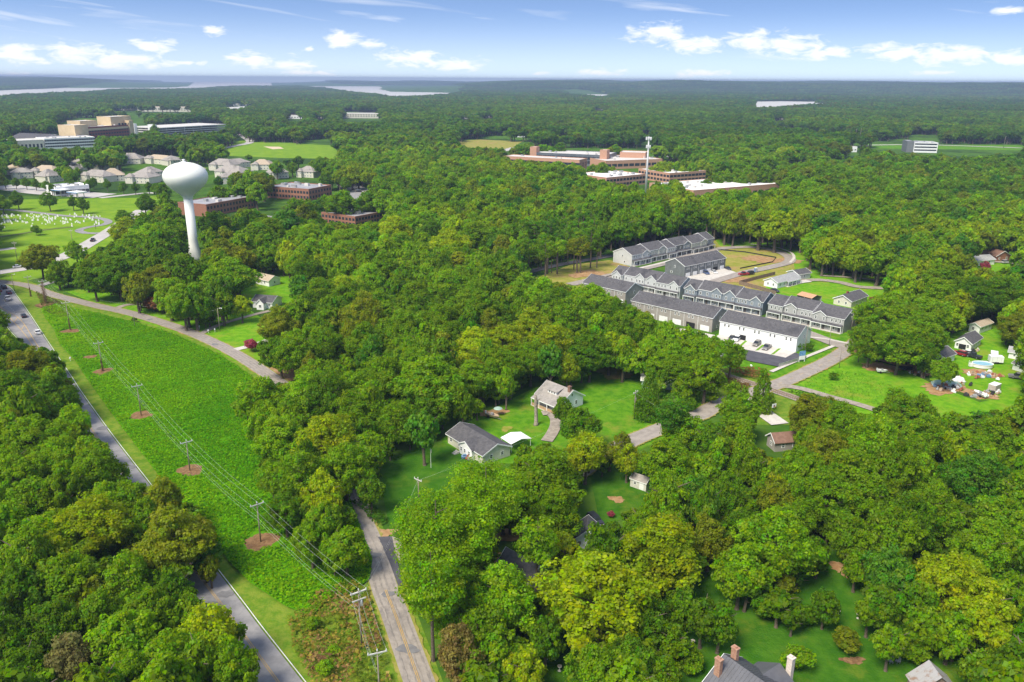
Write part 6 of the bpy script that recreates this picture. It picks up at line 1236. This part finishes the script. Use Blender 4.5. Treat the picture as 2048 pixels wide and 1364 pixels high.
def fit(px, py, rpx, form, R):
    z = 5.0
    for _ in range(4):
        r = rpx / scale_at(px, py, z)
        h = {'b': min(1.95 * r + 4.0, 3.0 * r + 1, 1.15 * r + 7.5), 'v': 2.0 * r + 3, 's': 1.7 * r, 'p': 3.2 * r + 6, 'c': 2.9 * r + 2}[form]
        h = min(h, 24); z = h * FORM[form][0]
    p = P(px, py, z); return p.x, p.y, r, h
for s_ in HAND.replace('\n', '|').split('|'):
    a = s_.split(); px, py, rp = map(float, a[:3]); form = a[4]
    x, y, r, h = fit(px, py, rp, form, rng)
    if form == 'p': pi = 7 + int(rng.integers(2))
    elif form == 'c': pi = 9 + int(rng.integers(2))
    else: pi = int(rng.integers(7))
    TREES.append([x, y, r * 1.10, h, FORM[form][0] * h, FORM[form][1] * h, a[3], pi, form, True])
hand_xy = np.array([[t[0], t[1]] for t in TREES]); hand_r = np.array([t[2] for t in TREES])
def silhouettes_ok(x, y, z0, r, h, cz, crz, tol=1):
    pts = [(0, 0, z0 + h * .02)] ; n = len(x); bad = np.zeros(n, int)
    right = np.array([1.0, 0, 0])
    for dx, dz in ((0, cz), (0, cz + crz * .95), (.9, cz), (-.9, cz), (.6, cz + .65 * crz), (-.6, cz + .65 * crz), (.5, cz - .6 * crz), (-.5, cz - .6 * crz), (0, .03)):
        px, py, _ = proj(np.stack([x + dx * r, y, z0 + h * dz], 1)); bad += hit(px, py)
    ok = bad <= tol; bx, by, _ = proj(np.stack([x, y, np.full(n, float(z0))], 1))
    S = [proj(np.stack([x + dx * r, y, z0 + h * (cz + dz * crz)], 1))[:2] for dx, dz in ((0, 0), (0, .9), (.8, .3), (-.8, .3), (.5, .75), (-.5, .75))]
    for pl in FARCLEAR:
        ym = max(q[1] for q in pl); b_ = inpoly(bx, by, pl)
        for sx, sy in S: b_ |= inpoly(sx, sy, pl) & (by > ym)
        ok &= ~b_
    return ok
def scatter(d0, d1, sp, seed):
    R = np.random.default_rng(seed); n = int(2 * d1 * .80 / sp); X, Y = np.meshgrid((np.arange(n) - n / 2) * sp, np.arange(int(d0 * .8 / sp), int(d1 / sp)) * sp)
    X = X.ravel() + R.uniform(-.42, .42, X.size) * sp; Y = Y.ravel() + R.uniform(-.42, .42, Y.size) * sp; d = np.hypot(X, Y)
    px, py, c = proj(np.stack([X, Y, np.full(X.size, 8.0)], 1)); k = (d >= d0) & (d < d1) & (c > 10) & (px > -90) & (px < 2138) & (py < 1480)
    return X[k], Y[k], d[k], R
PINES = [(1040, 470), (1190, 450), (1215, 505), (1110, 530), (1040, 535)]
TALLW = [(1190, 400), (1620, 410), (1620, 480), (1440, 470), (1215, 500)]
def colours(n, R, x, y, px, py):
    f = fbm(x / 60 + 50, y / 60 + 9, 3); f2 = fbm(x / 220 + 5, y / 220 + 77, 2); u = np.clip((f - .44) * 1.5 + R.normal(0, .20, n) + .45 + (f2 - .4) * 1.3, 0, 1)
    keys = np.array([PAL[c] for c in 'dmby']); g = u * 3; i = np.minimum(g.astype(int), 2); t = (g - i)[:, None]
    c = keys[i] * (1 - t) + keys[i + 1] * t; ol = R.random(n) < .10; c[ol] = PAL['o']; bl = R.random(n) < .05; c[bl] = PAL['g']
    return c * R.uniform(.82, 1.18, (n, 1)), u, ol, bl
MX, MY, MZ, MS_, MR, MI, MT = [], [], [], [], [], [], []
def emit(x, y, z, sx, sz, idx, tint, R):
    MX.append(x); MY.append(y); MZ.append(z); MS_.append(np.stack([sx, sx, sz], 1)); MR.append(R.uniform(0, 6.283, len(x))); MI.append(idx); MT.append(tint)
# near and middle woods
cand = []
for d0, d1, sp, seed in ((95, 420, 7.4, 21), (420, 1000, 9.4, 22), (1000, 2600, 11.2, 23)):
    X, Y, d, R = scatter(d0, d1, sp, seed); n = len(X)
    r = np.clip(R.lognormal(0, .26, n), .6, 1.7) * sp * .76; h = np.clip(1.5 * r + 7 + R.normal(0, 2.4, n), 8, 23)
    px, py, _ = proj(np.stack([X, Y, h * .5], 1))
    pine = inpoly(px, py, PINES); tall = inpoly(px, py, TALLW); h[tall] = np.clip(h[tall] * 1.25, 17, 25); h[pine] = R.uniform(17, 21, pine.sum()); r[pine] *= .62
    cz = np.where(pine, .76, .55); crz = np.where(pine, .24, .45)
    ok = silhouettes_ok(X, Y, 0, r, h, cz, crz, 1 if d1 < 1200 else 0)
    bx, by, _ = proj(np.stack([X, Y, np.zeros(n)], 1))
    for pl in NOBASE: ok &= ~inpoly(bx, by, pl)
    if d1 > 700: gap = fbm(X / 130 + 3, Y / 260 + 8, 3); ok &= (gap < .60) | (d < 620)
    if d1 < 1200:
        for hx, hy, hr in zip(hand_xy[:, 0], hand_xy[:, 1], hand_r): ok &= np.hypot(X - hx, Y - hy) > (hr * .72 + r * .35)
    X, Y, r, h, pine, d = X[ok], Y[ok], r[ok], h[ok], pine[ok], d[ok]; n = len(X)
    px, py, _ = proj(np.stack([X, Y, h * .5], 1)); c, u, ol, bl = colours(n, R, X, Y, px, py)
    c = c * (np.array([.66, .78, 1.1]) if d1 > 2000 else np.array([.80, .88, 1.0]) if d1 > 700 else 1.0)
    if d1 > 2000:
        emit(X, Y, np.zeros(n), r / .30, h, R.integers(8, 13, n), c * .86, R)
    else:
        cand.append((X, Y, r, h, pine, d, c, u, ol, bl, px, py))
        print('scatter', d0, d1, n)
# understorey: saplings and tall shrubs between the big crowns
X, Y, d, R = scatter(95, 520, 4.6, 31); n = len(X); r = R.uniform(2.0, 3.9, n); h = r * R.uniform(1.8, 2.8, n)
ok = silhouettes_ok(X, Y, 0, r, h, np.full(n, .55), np.full(n, .45), 0); X, Y, r, h = X[ok], Y[ok], r[ok], h[ok]; n = len(X)
px, py, _ = proj(np.stack([X, Y, h], 1)); c, *_ = colours(n, R, X, Y, px, py); emit(X, Y, np.zeros(n), r / .30, h, R.integers(8, 13, n), c * .9, R)
# individuals: the ones that show largest
allc = []
for X, Y, r, h, pine, d, c, u, ol, bl, px, py in cand:
    for i in range(len(X)): allc.append((r[i] * FPX / d[i], X[i], Y[i], r[i], h[i], bool(pine[i]), d[i], c[i], u[i], bool(ol[i]), bool(bl[i]), px[i], py[i]))
allc.sort(key=lambda q: -q[0])
NIND = 300 - len(TREES); picked = 0; rest = []
for q in allc:
    if picked < NIND and 0 < q[11] < 2048 and q[12] < 1364:
        key = 'o' if q[9] else 'g' if q[10] else 'dmby'[min(3, int(q[8] * 3 + .5))]
        form = 'p' if q[5] else 'b'; pi = 7 + picked % 2 if q[5] else int(rng.integers(7))
        TREES.append([q[1], q[2], q[3], q[4], FORM[form][0] * q[4], FORM[form][1] * q[4], key, pi, form, False]); picked += 1
    else: rest.append(q)
R = np.random.default_rng(77)
if rest:
    X = np.array([q[1] for q in rest]); Y = np.array([q[2] for q in rest]); r = np.array([q[3] for q in rest]); h = np.array([q[4] for q in rest]); pine = np.array([q[5] for q in rest]); d = np.array([q[6] for q in rest]); c = np.array([q[7] for q in rest]); n = len(X)
    idx = np.where(pine, R.integers(6, 8, n), np.where(d < 860, R.integers(0, 6, n), R.integers(8, 13, n)))
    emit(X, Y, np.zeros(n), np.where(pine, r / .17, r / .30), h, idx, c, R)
# far woods as groves on the rolling ground
for d0, d1, sp, i0, i1, size in ((2600, 6000, 40, 13, 16, 52), (6000, 17600, 85, 16, 18, 110)):
    X, Y, d, R = scatter(d0, d1, sp, int(d0)); n = len(X); Z = terrain(X, Y); w = size * .35
    bx, by, _ = proj(np.stack([X, Y, Z], 1)); ok = np.ones(n, bool)
    for pl in NOBASE:
        for dx, dy in ((0, 0), (-w, 0), (w, 0), (0, -w), (0, w)):
            ax, ay, _ = proj(np.stack([X + dx, Y + dy, Z * 0], 1)); tx, ty, _ = proj(np.stack([X + dx, Y + dy, Z + 14], 1)); ok &= ~inpoly(ax, ay, pl) & (~inpoly(tx, ty, pl) | (Z > 8))
    px, py, _ = proj(np.stack([X, Y, Z + 12], 1)); ok &= ~hit(px, py)
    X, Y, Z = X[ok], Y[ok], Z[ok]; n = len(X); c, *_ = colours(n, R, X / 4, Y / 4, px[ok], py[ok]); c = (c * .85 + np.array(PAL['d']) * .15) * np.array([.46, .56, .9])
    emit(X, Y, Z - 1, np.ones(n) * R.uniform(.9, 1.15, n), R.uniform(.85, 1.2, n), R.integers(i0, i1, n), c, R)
MX = np.concatenate(MX); MY = np.concatenate(MY); MZ = np.concatenate(MZ); MS_ = np.concatenate(MS_); MR = np.concatenate(MR); MI = np.concatenate(MI); MT = np.concatenate(MT)
print('WOODLAND', len(MX), 'TREES', len(TREES))
me = bpy.data.meshes.new('woodland'); me.vertices.add(len(MX)); me.vertices.foreach_set('co', np.stack([MX, MY, MZ], 1).astype(np.float32).ravel())
def vattr(nm, typ, key, arr):
    a = me.attributes.new(nm, typ, 'POINT'); a.data.foreach_set(key, np.ascontiguousarray(arr).ravel())
vattr('isc', 'FLOAT_VECTOR', 'vector', MS_.astype(np.float32)); vattr('irot', 'FLOAT_VECTOR', 'vector', np.stack([MR * 0, MR * 0, MR], 1).astype(np.float32)); vattr('iidx', 'INT', 'value', MI.astype(np.int32)); vattr('tint', 'FLOAT_VECTOR', 'vector', MT.astype(np.float32)); me.update()
wo_ = tag(link('woodland', me), 'dense mixed green woodland filling the distance', 'woodland', kind='stuff')
gt = bpy.data.node_groups.new('woodland_nodes', 'GeometryNodeTree'); gt.interface.new_socket('Geometry', in_out='INPUT', socket_type='NodeSocketGeometry'); gt.interface.new_socket('Geometry', in_out='OUTPUT', socket_type='NodeSocketGeometry')
gi = N(gt, 'NodeGroupInput'); go = N(gt, 'NodeGroupOutput'); iop = N(gt, 'GeometryNodeInstanceOnPoints'); ci = N(gt, 'GeometryNodeCollectionInfo'); ci.inputs['Collection'].default_value = LIB; ci.inputs['Separate Children'].default_value = True; ci.inputs['Reset Children'].default_value = True
def nattr(nm, dt):
    a = N(gt, 'GeometryNodeInputNamedAttribute', data_type=dt); a.inputs['Name'].default_value = nm; return a.outputs['Attribute']
iop.inputs['Pick Instance'].default_value = True
gt.links.new(gi.outputs[0], iop.inputs['Points']); gt.links.new(ci.outputs[0], iop.inputs['Instance']); gt.links.new(nattr('iidx', 'INT'), iop.inputs['Instance Index']); gt.links.new(nattr('isc', 'FLOAT_VECTOR'), iop.inputs['Scale'])
e2r = N(gt, 'FunctionNodeEulerToRotation'); gt.links.new(nattr('irot', 'FLOAT_VECTOR'), e2r.inputs[0]); gt.links.new(e2r.outputs[0], iop.inputs['Rotation']); gt.links.new(iop.outputs[0], go.inputs[0])
md = wo_.modifiers.new('scatter', 'NODES'); md.node_group = gt

# ------------------------------------------------------------------ individual trees with their labels
ANCH = [(60, 700, 'above the main road bend at left'), (40, 900, 'at the left edge beside the main road'), (170, 900, 'along the wooded side of the main road'), (60, 1150, 'in the dark woods at lower left'), (330, 1060, 'overhanging the main road'), (120, 1320, 'in the bottom left corner'), (420, 1310, 'beside the main road at the bottom'),
        (80, 520, 'near the cemetery road'), (230, 540, 'left of the tower foot'), (450, 540, 'right of the tower foot'), (350, 600, 'by the old road lawns'), (270, 440, 'by the cemetery and filling station'), (560, 480, 'below the brick offices'), (700, 470, 'below the nearest brick office'), (830, 520, 'left of the pine stand'), (900, 450, 'in the wood above the pine stand'),
        (580, 680, 'around the pink crape myrtle'), (640, 590, 'behind the tan-roofed white house'), (760, 650, 'in the middle of the central wood'), (900, 640, 'in the central wood below the pine stand'), (1050, 600, 'left of the pale grey townhouses'), (1180, 620, 'in front of the taupe townhouses'), (850, 780, 'in the wood above the mobile home'), (1000, 730, 'behind the bungalow'), (1150, 730, 'in the wood right of the bungalow'),
        (560, 850, 'between kudzu field and back road'), (640, 960, 'hanging over the back road'), (640, 1070, 'on the vine-draped bank of the kudzu field'), (730, 920, 'left of the flagpole lawn'), (880, 1080, 'right of the black driveway apron'), (1000, 970, 'below the mobile home'), (1120, 1000, 'between mobile home and white shed'), (960, 1260, 'right of the back road at the bottom'), (1200, 1210, 'right of the hidden pine house'), (1190, 900, 'below the bungalow lawn'),
        (1160, 835, 'beside the bungalow'), (1300, 770, 'by the blue-walled house'), (1380, 720, 'left of the white townhouses'), (1350, 900, 'around the white shed'), (1470, 880, 'left of the brown-roofed house'), (1500, 780, 'by the railway'), (1400, 1040, 'below the white shed'), (1540, 1080, 'above the farmhouse lawn'), (1650, 870, 'right of the brown-roofed house'), (1700, 980, 'in the wood below the meadow'), (1830, 850, 'along the lower meadow edge'), (1950, 930, 'at the right edge below the meadow'),
        (1930, 1060, 'at the right edge, middle'), (1900, 1200, 'in the lower right wood'), (1740, 1180, 'by the deep green lawn'), (1800, 1300, 'near the barn'), (1420, 1290, 'around the farmhouse chimneys'), (1800, 650, 'of the great oak clump'), (1880, 730, 'in the cluttered yard'), (1930, 580, 'behind the great oak clump'), (2020, 640, 'at the right edge above the sheds'), (1750, 560, 'behind the ranch houses'), (1650, 480, 'in the wood beyond the loop street'), (1800, 460, 'in the upper right wood'), (1960, 470, 'above the far brick house'), (1450, 430, 'behind the far townhouses'), (1300, 430, 'below the phone mast'), (1120, 470, 'in the pine stand'), (1050, 400, 'in the middle distance wood')]
tx, ty, _ = proj(np.array([[t[0], t[1], t[4]] for t in TREES]))
FN = {'b': 'broadleaf tree', 'p': 'pine', 'c': 'conical tree', 'v': 'vine-draped tree', 's': 'shrub'}
ONAME = {'b': 'broadleaf_tree', 'p': 'pine_tree', 'c': 'conifer_tree', 'v': 'vine_draped_tree', 's': 'shrub'}
groups = {}
for i, t in enumerate(TREES):
    k = min(range(len(ANCH)), key=lambda j: (ANCH[j][0] - tx[i]) ** 2 + (ANCH[j][1] - ty[i]) ** 2); groups.setdefault((k, t[6], t[8]), []).append(i)
ORD = ['first', 'second', 'third', 'fourth', 'fifth', 'sixth', 'seventh', 'eighth', 'ninth', 'tenth', 'eleventh', 'twelfth', 'thirteenth', 'fourteenth', 'fifteenth', 'sixteenth', 'seventeenth', 'eighteenth']
LABEL = {}
for (k, c, f), ids in groups.items():
    ids.sort(key=lambda i: tx[i]); n = len(ids)
    for j, i in enumerate(ids):
        LABEL[i] = '%s %s %s' % (CNAME[c], FN[f], ANCH[k][2]) if n == 1 else '%s %s %s, %s from left' % (CNAME[c], FN[f], ANCH[k][2], ORD[min(j, 17)])
for i, (x, y, r, h, zc, rz, key, pi, form, hand) in enumerate(TREES):
    o = empty(ONAME[form], (x, y, 0), float(rng.uniform(0, 6.283)), LABEL[i], 'shrub' if form == 's' else 'tree', 'trees' if form != 's' else 'shrubs')
    tr_ = link('trunk', TRK[pi], o); tr_.scale = (h, h, h) if form != 's' else (h * .5, h * .5, h * .8)
    cr = link('crown', NEAR[0 if r < 4.2 else 1 if r < 6.8 else 2][pi], o); cr.location = (0, 0, zc); cr.scale = (r, r * rng.uniform(.85, 1.15), rz * rng.uniform(.94, 1.06)); cr.rotation_euler = (float(rng.normal(0, .07)), float(rng.normal(0, .07)), 0)
    c = np.array(PAL[key]) * rng.uniform(.88, 1.14); cr.color = (*c, 1)

# ------------------------------------------------------------------ kudzu, brush and grass tufts
def spray(name, poly_px, dens, size, tint, label, height, seed, excl=(), hs=.09, cap=90000, tintvar=.25, streak=False):
    R = np.random.default_rng(seed); w = np.array([P(*p)[:2] for p in poly_px]); x0, y0 = w.min(0); x1, y1 = w.max(0)
    n = int((x1 - x0) * (y1 - y0) * dens); X = R.uniform(x0, x1, n); Y = R.uniform(y0, y1, n); k = inpoly(X, Y, [tuple(p) for p in w])
    for ex, ey, er in excl:
        c = P(ex, ey); dd = np.hypot(X - c.x, Y - c.y); th = np.arctan2(Y - c.y, X - c.x); k &= dd > er * (1 + .15 * np.sin(3 * th + ex) + .1 * np.sin(7 * th + ey)) * 1.16
    X, Y = X[k][:cap], Y[k][:cap]; n = len(X); print('SPRAY', name, n)
    f = lambda x, y: height * (.9 * fbm(x * hs * 4, y * hs * 4, 3) + .9 * fbm(x * hs * 1.2 + 9, y * hs * 1.2, 2))
    if streak: f = lambda x, y: height * (.75 * fbm((x * .45 - y * .9) * .55, (x * .9 + y * .45) * .16, 3) + .55 * fbm(x * .14 + 9, y * .14, 2))
    e = .4; Z = f(X, Y); gx_ = (f(X + e, Y) - Z) / e; gy_ = (f(X, Y + e) - Z) / e
    Z = Z * R.uniform(.75, 1.05, n) + .05
    nr = np.stack([-gx_ * 1.2, -gy_ * 1.2, np.ones(n)], 1) + R.normal(0, .38, (n, 3)); nr[:, 2] = np.abs(nr[:, 2])
    v, q = leaf_cards(np.stack([X, Y, Z], 1), nr, np.full(n, size), R); g = fbm(X * .05, Y * .05, 3)
    at = np.stack([.5 + R.normal(0, .012, n) - (g - .45) * .06, np.clip(R.normal(1, .15, n) * (1 + (g - .45) * .5), .5, 1.6), np.ones(n)], 1)
    tt = np.array(tint if isinstance(tint[0], tuple) else [tint]); ti = tt[R.integers(0, len(tt), n)]
    if len(tt) > 1: gi_ = fbm(X * .22, Y * .22, 2); ti = tt[np.clip(((gi_ + R.normal(0, .09, n)) * len(tt) * 1.5 - .35 * len(tt)).astype(int), 0, len(tt) - 1)]
    me = fastmesh(name, v, q, F_GEO, {'lv': at, 'tint': ti * R.uniform(1 - tintvar, 1 + tintvar, (n, 1))})
    return tag(link(name, me), label, 'undergrowth', kind='stuff')
KUD = [(96, 606), (150, 618), (265, 645), (350, 672), (440, 712), (500, 752), (540, 790), (600, 850), (660, 930), (700, 1000), (722, 1060), (745, 1120), (740, 1160), (700, 1190), (650, 1205), (625, 1235), (572, 1216), (500, 1168), (458, 1126), (420, 1070), (350, 990), (315, 950), (262, 880), (230, 838), (180, 768), (150, 722), (120, 690), (108, 660), (92, 640), (84, 622)]
RX = RINGS
spray('kudzu', KUD, 13.0, .25, (0.158, 0.360, 0.004), 'knee-high bright green kudzu carpet between the roads', 1.5, 1, RX, cap=150000, streak=True)
sheet('kudzu_soil', KUD, mat('kudzu_underlayer', (0.09, 0.26, 0.004), (0.07, 0.21, 0.005), .5, .95, .02), 'green ground below the kudzu')
for i, (x, y, r) in enumerate(RINGS): sheet('bare_soil', irregular(x, y, r * 1.02, seed=i * 3, amp=.5), STRAW, 'litter ring core around pole %d' % i if False else 'brown litter inside the straw ring, %s down the field' % ORD[[0, 1, 3, 4, 5, 6, 2][i]], world=True)
spray('brush', [(640, 1190), (700, 1165), (735, 1185), (755, 1260), (790, 1400), (640, 1400), (585, 1300), (575, 1240)], 7, .30, ((0.17, 0.24, 0.02), (0.31, 0.25, 0.04), (0.34, 0.23, 0.08), (0.28, 0.17, 0.08), (0.24, 0.14, 0.07)), 'yellow and brown dry brush under the near poles', 1.3, 2)
spray('brush', [(1395, 752), (1440, 752), (1500, 772), (1490, 788), (1440, 775), (1395, 770)], 7, .30, ((0.22, 0.13, 0.05), (0.16, 0.15, 0.03), (0.10, 0.15, 0.02)), 'rusty brush along the near side of the railway', 1.4, 3)
spray('brush', [(1470, 738), (1520, 744), (1540, 756), (1530, 764), (1490, 756), (1450, 744)], 7, .30, ((0.30, 0.16, 0.05), (0.22, 0.17, 0.04), (0.10, 0.16, 0.02)), 'orange brush behind the railway', 1.6, 4)
spray('brush', [(1575, 783), (1640, 794), (1690, 812), (1660, 818), (1600, 800)], 6, .30, ((0.08, 0.17, 0.02), (0.12, 0.17, 0.02)), 'weedy green strip beside the railway', 1.2, 5)
spray('brush', [(700, 1010), (735, 1000), (770, 1040), (772, 1058), (745, 1050), (728, 1030)], 6, .32, ((0.05, 0.14, 0.01), (0.07, 0.16, 0.01)), 'low green shrubbery beside the back road', 1.4, 6)
spray('brush', [(70, 585), (110, 600), (150, 625), (130, 640), (90, 625)], 5, .30, ((0.12, 0.15, 0.03), (0.2, 0.13, 0.05)), 'scrub round the double pole', 1.0, 7)
spray('meadow_weeds', [(1580, 770), (1640, 742), (1720, 745), (1790, 775), (1860, 800), (1760, 812), (1660, 792)], 2.5, .16, ((0.12, 0.26, 0.012), (0.15, 0.27, 0.015)), 'taller weeds in the middle of the bright meadow', .35, 8)
# dead vines clinging to the upper poles
for i, (o, H, kind) in enumerate(VINED):
    R = np.random.default_rng(90 + i); hv = H * (.95 if kind == 2 else .45); n = 900 if kind == 2 else 260; z = hv * R.random(n); w = (1.0 if kind == 2 else .42) * (1.15 - z / hv * .75); a = R.uniform(0, 6.283, n); q = w * np.sqrt(R.random(n))
    pos = np.stack([q * np.cos(a), q * np.sin(a) + (1.1 if kind == 2 else 0) * np.sign(R.random(n) - .5) + (1.1 if kind == 2 else 0), z], 1); v, f = leaf_cards(pos, R.normal(0, 1, (n, 3)), np.full(n, .2), R, .35)
    me = fastmesh('dead_vines', v, f, F_GEO, {'lv': np.stack([np.full(n, .5), R.uniform(.6, 1.4, n), np.ones(n)], 1), 'tint': np.tile((0.20, 0.125, 0.07), (n, 1))}); link('dead_vines', me, o)
# round straw litter
for i, (x, y, r) in enumerate(RINGS[:6]):
    c = P(x, y); R = np.random.default_rng(60 + i); n = int(r * r * 26); a = R.uniform(0, 6.283, n); q = r * np.sqrt(R.random(n)) * .98
    pos = np.stack([c.x + q * np.cos(a), c.y + q * np.sin(a), R.uniform(.02, .22, n) + .3 * (1 - q / r)], 1); v, f = leaf_cards(pos, R.normal(0, .6, (n, 3)) + [0, 0, 1], np.full(n, .26), R, .25)
    me = fastmesh('straw_litter', v, f, F_GEO, {'lv': np.stack([.5 + R.normal(0, .01, n), R.uniform(.6, 1.4, n), np.ones(n)], 1), 'tint': np.tile((0.235, 0.125, 0.06), (n, 1))}); tag(link('straw_litter', me), 'dead brown vine litter in the %s straw ring from the top' % ORD[i], 'litter', kind='stuff')

# ------------------------------------------------------------------ air
HB = 18150
hz = MB().box((-HB, -HB, -1.0), (HB, HB, CAMH + 24)).build('haze', None)
hz.data.materials.clear(); hm = bpy.data.materials.new('haze_air'); hm.use_nodes = True; ht = hm.node_tree
for n_ in list(ht.nodes): ht.nodes.remove(n_)
pv = N(ht, 'ShaderNodeVolumePrincipled'); ho = N(ht, 'ShaderNodeOutputMaterial'); ht.links.new(pv.outputs[0], ho.inputs['Volume'])
pv.inputs['Color'].default_value = (0.40, 0.51, 0.76, 1); pv.inputs['Density'].default_value = 1.1e-4; pv.inputs['Anisotropy'].default_value = 0.0

hz.data.materials.append(hm); tag(hz, 'thin pale blue summer haze over the whole landscape', 'haze', kind='stuff')
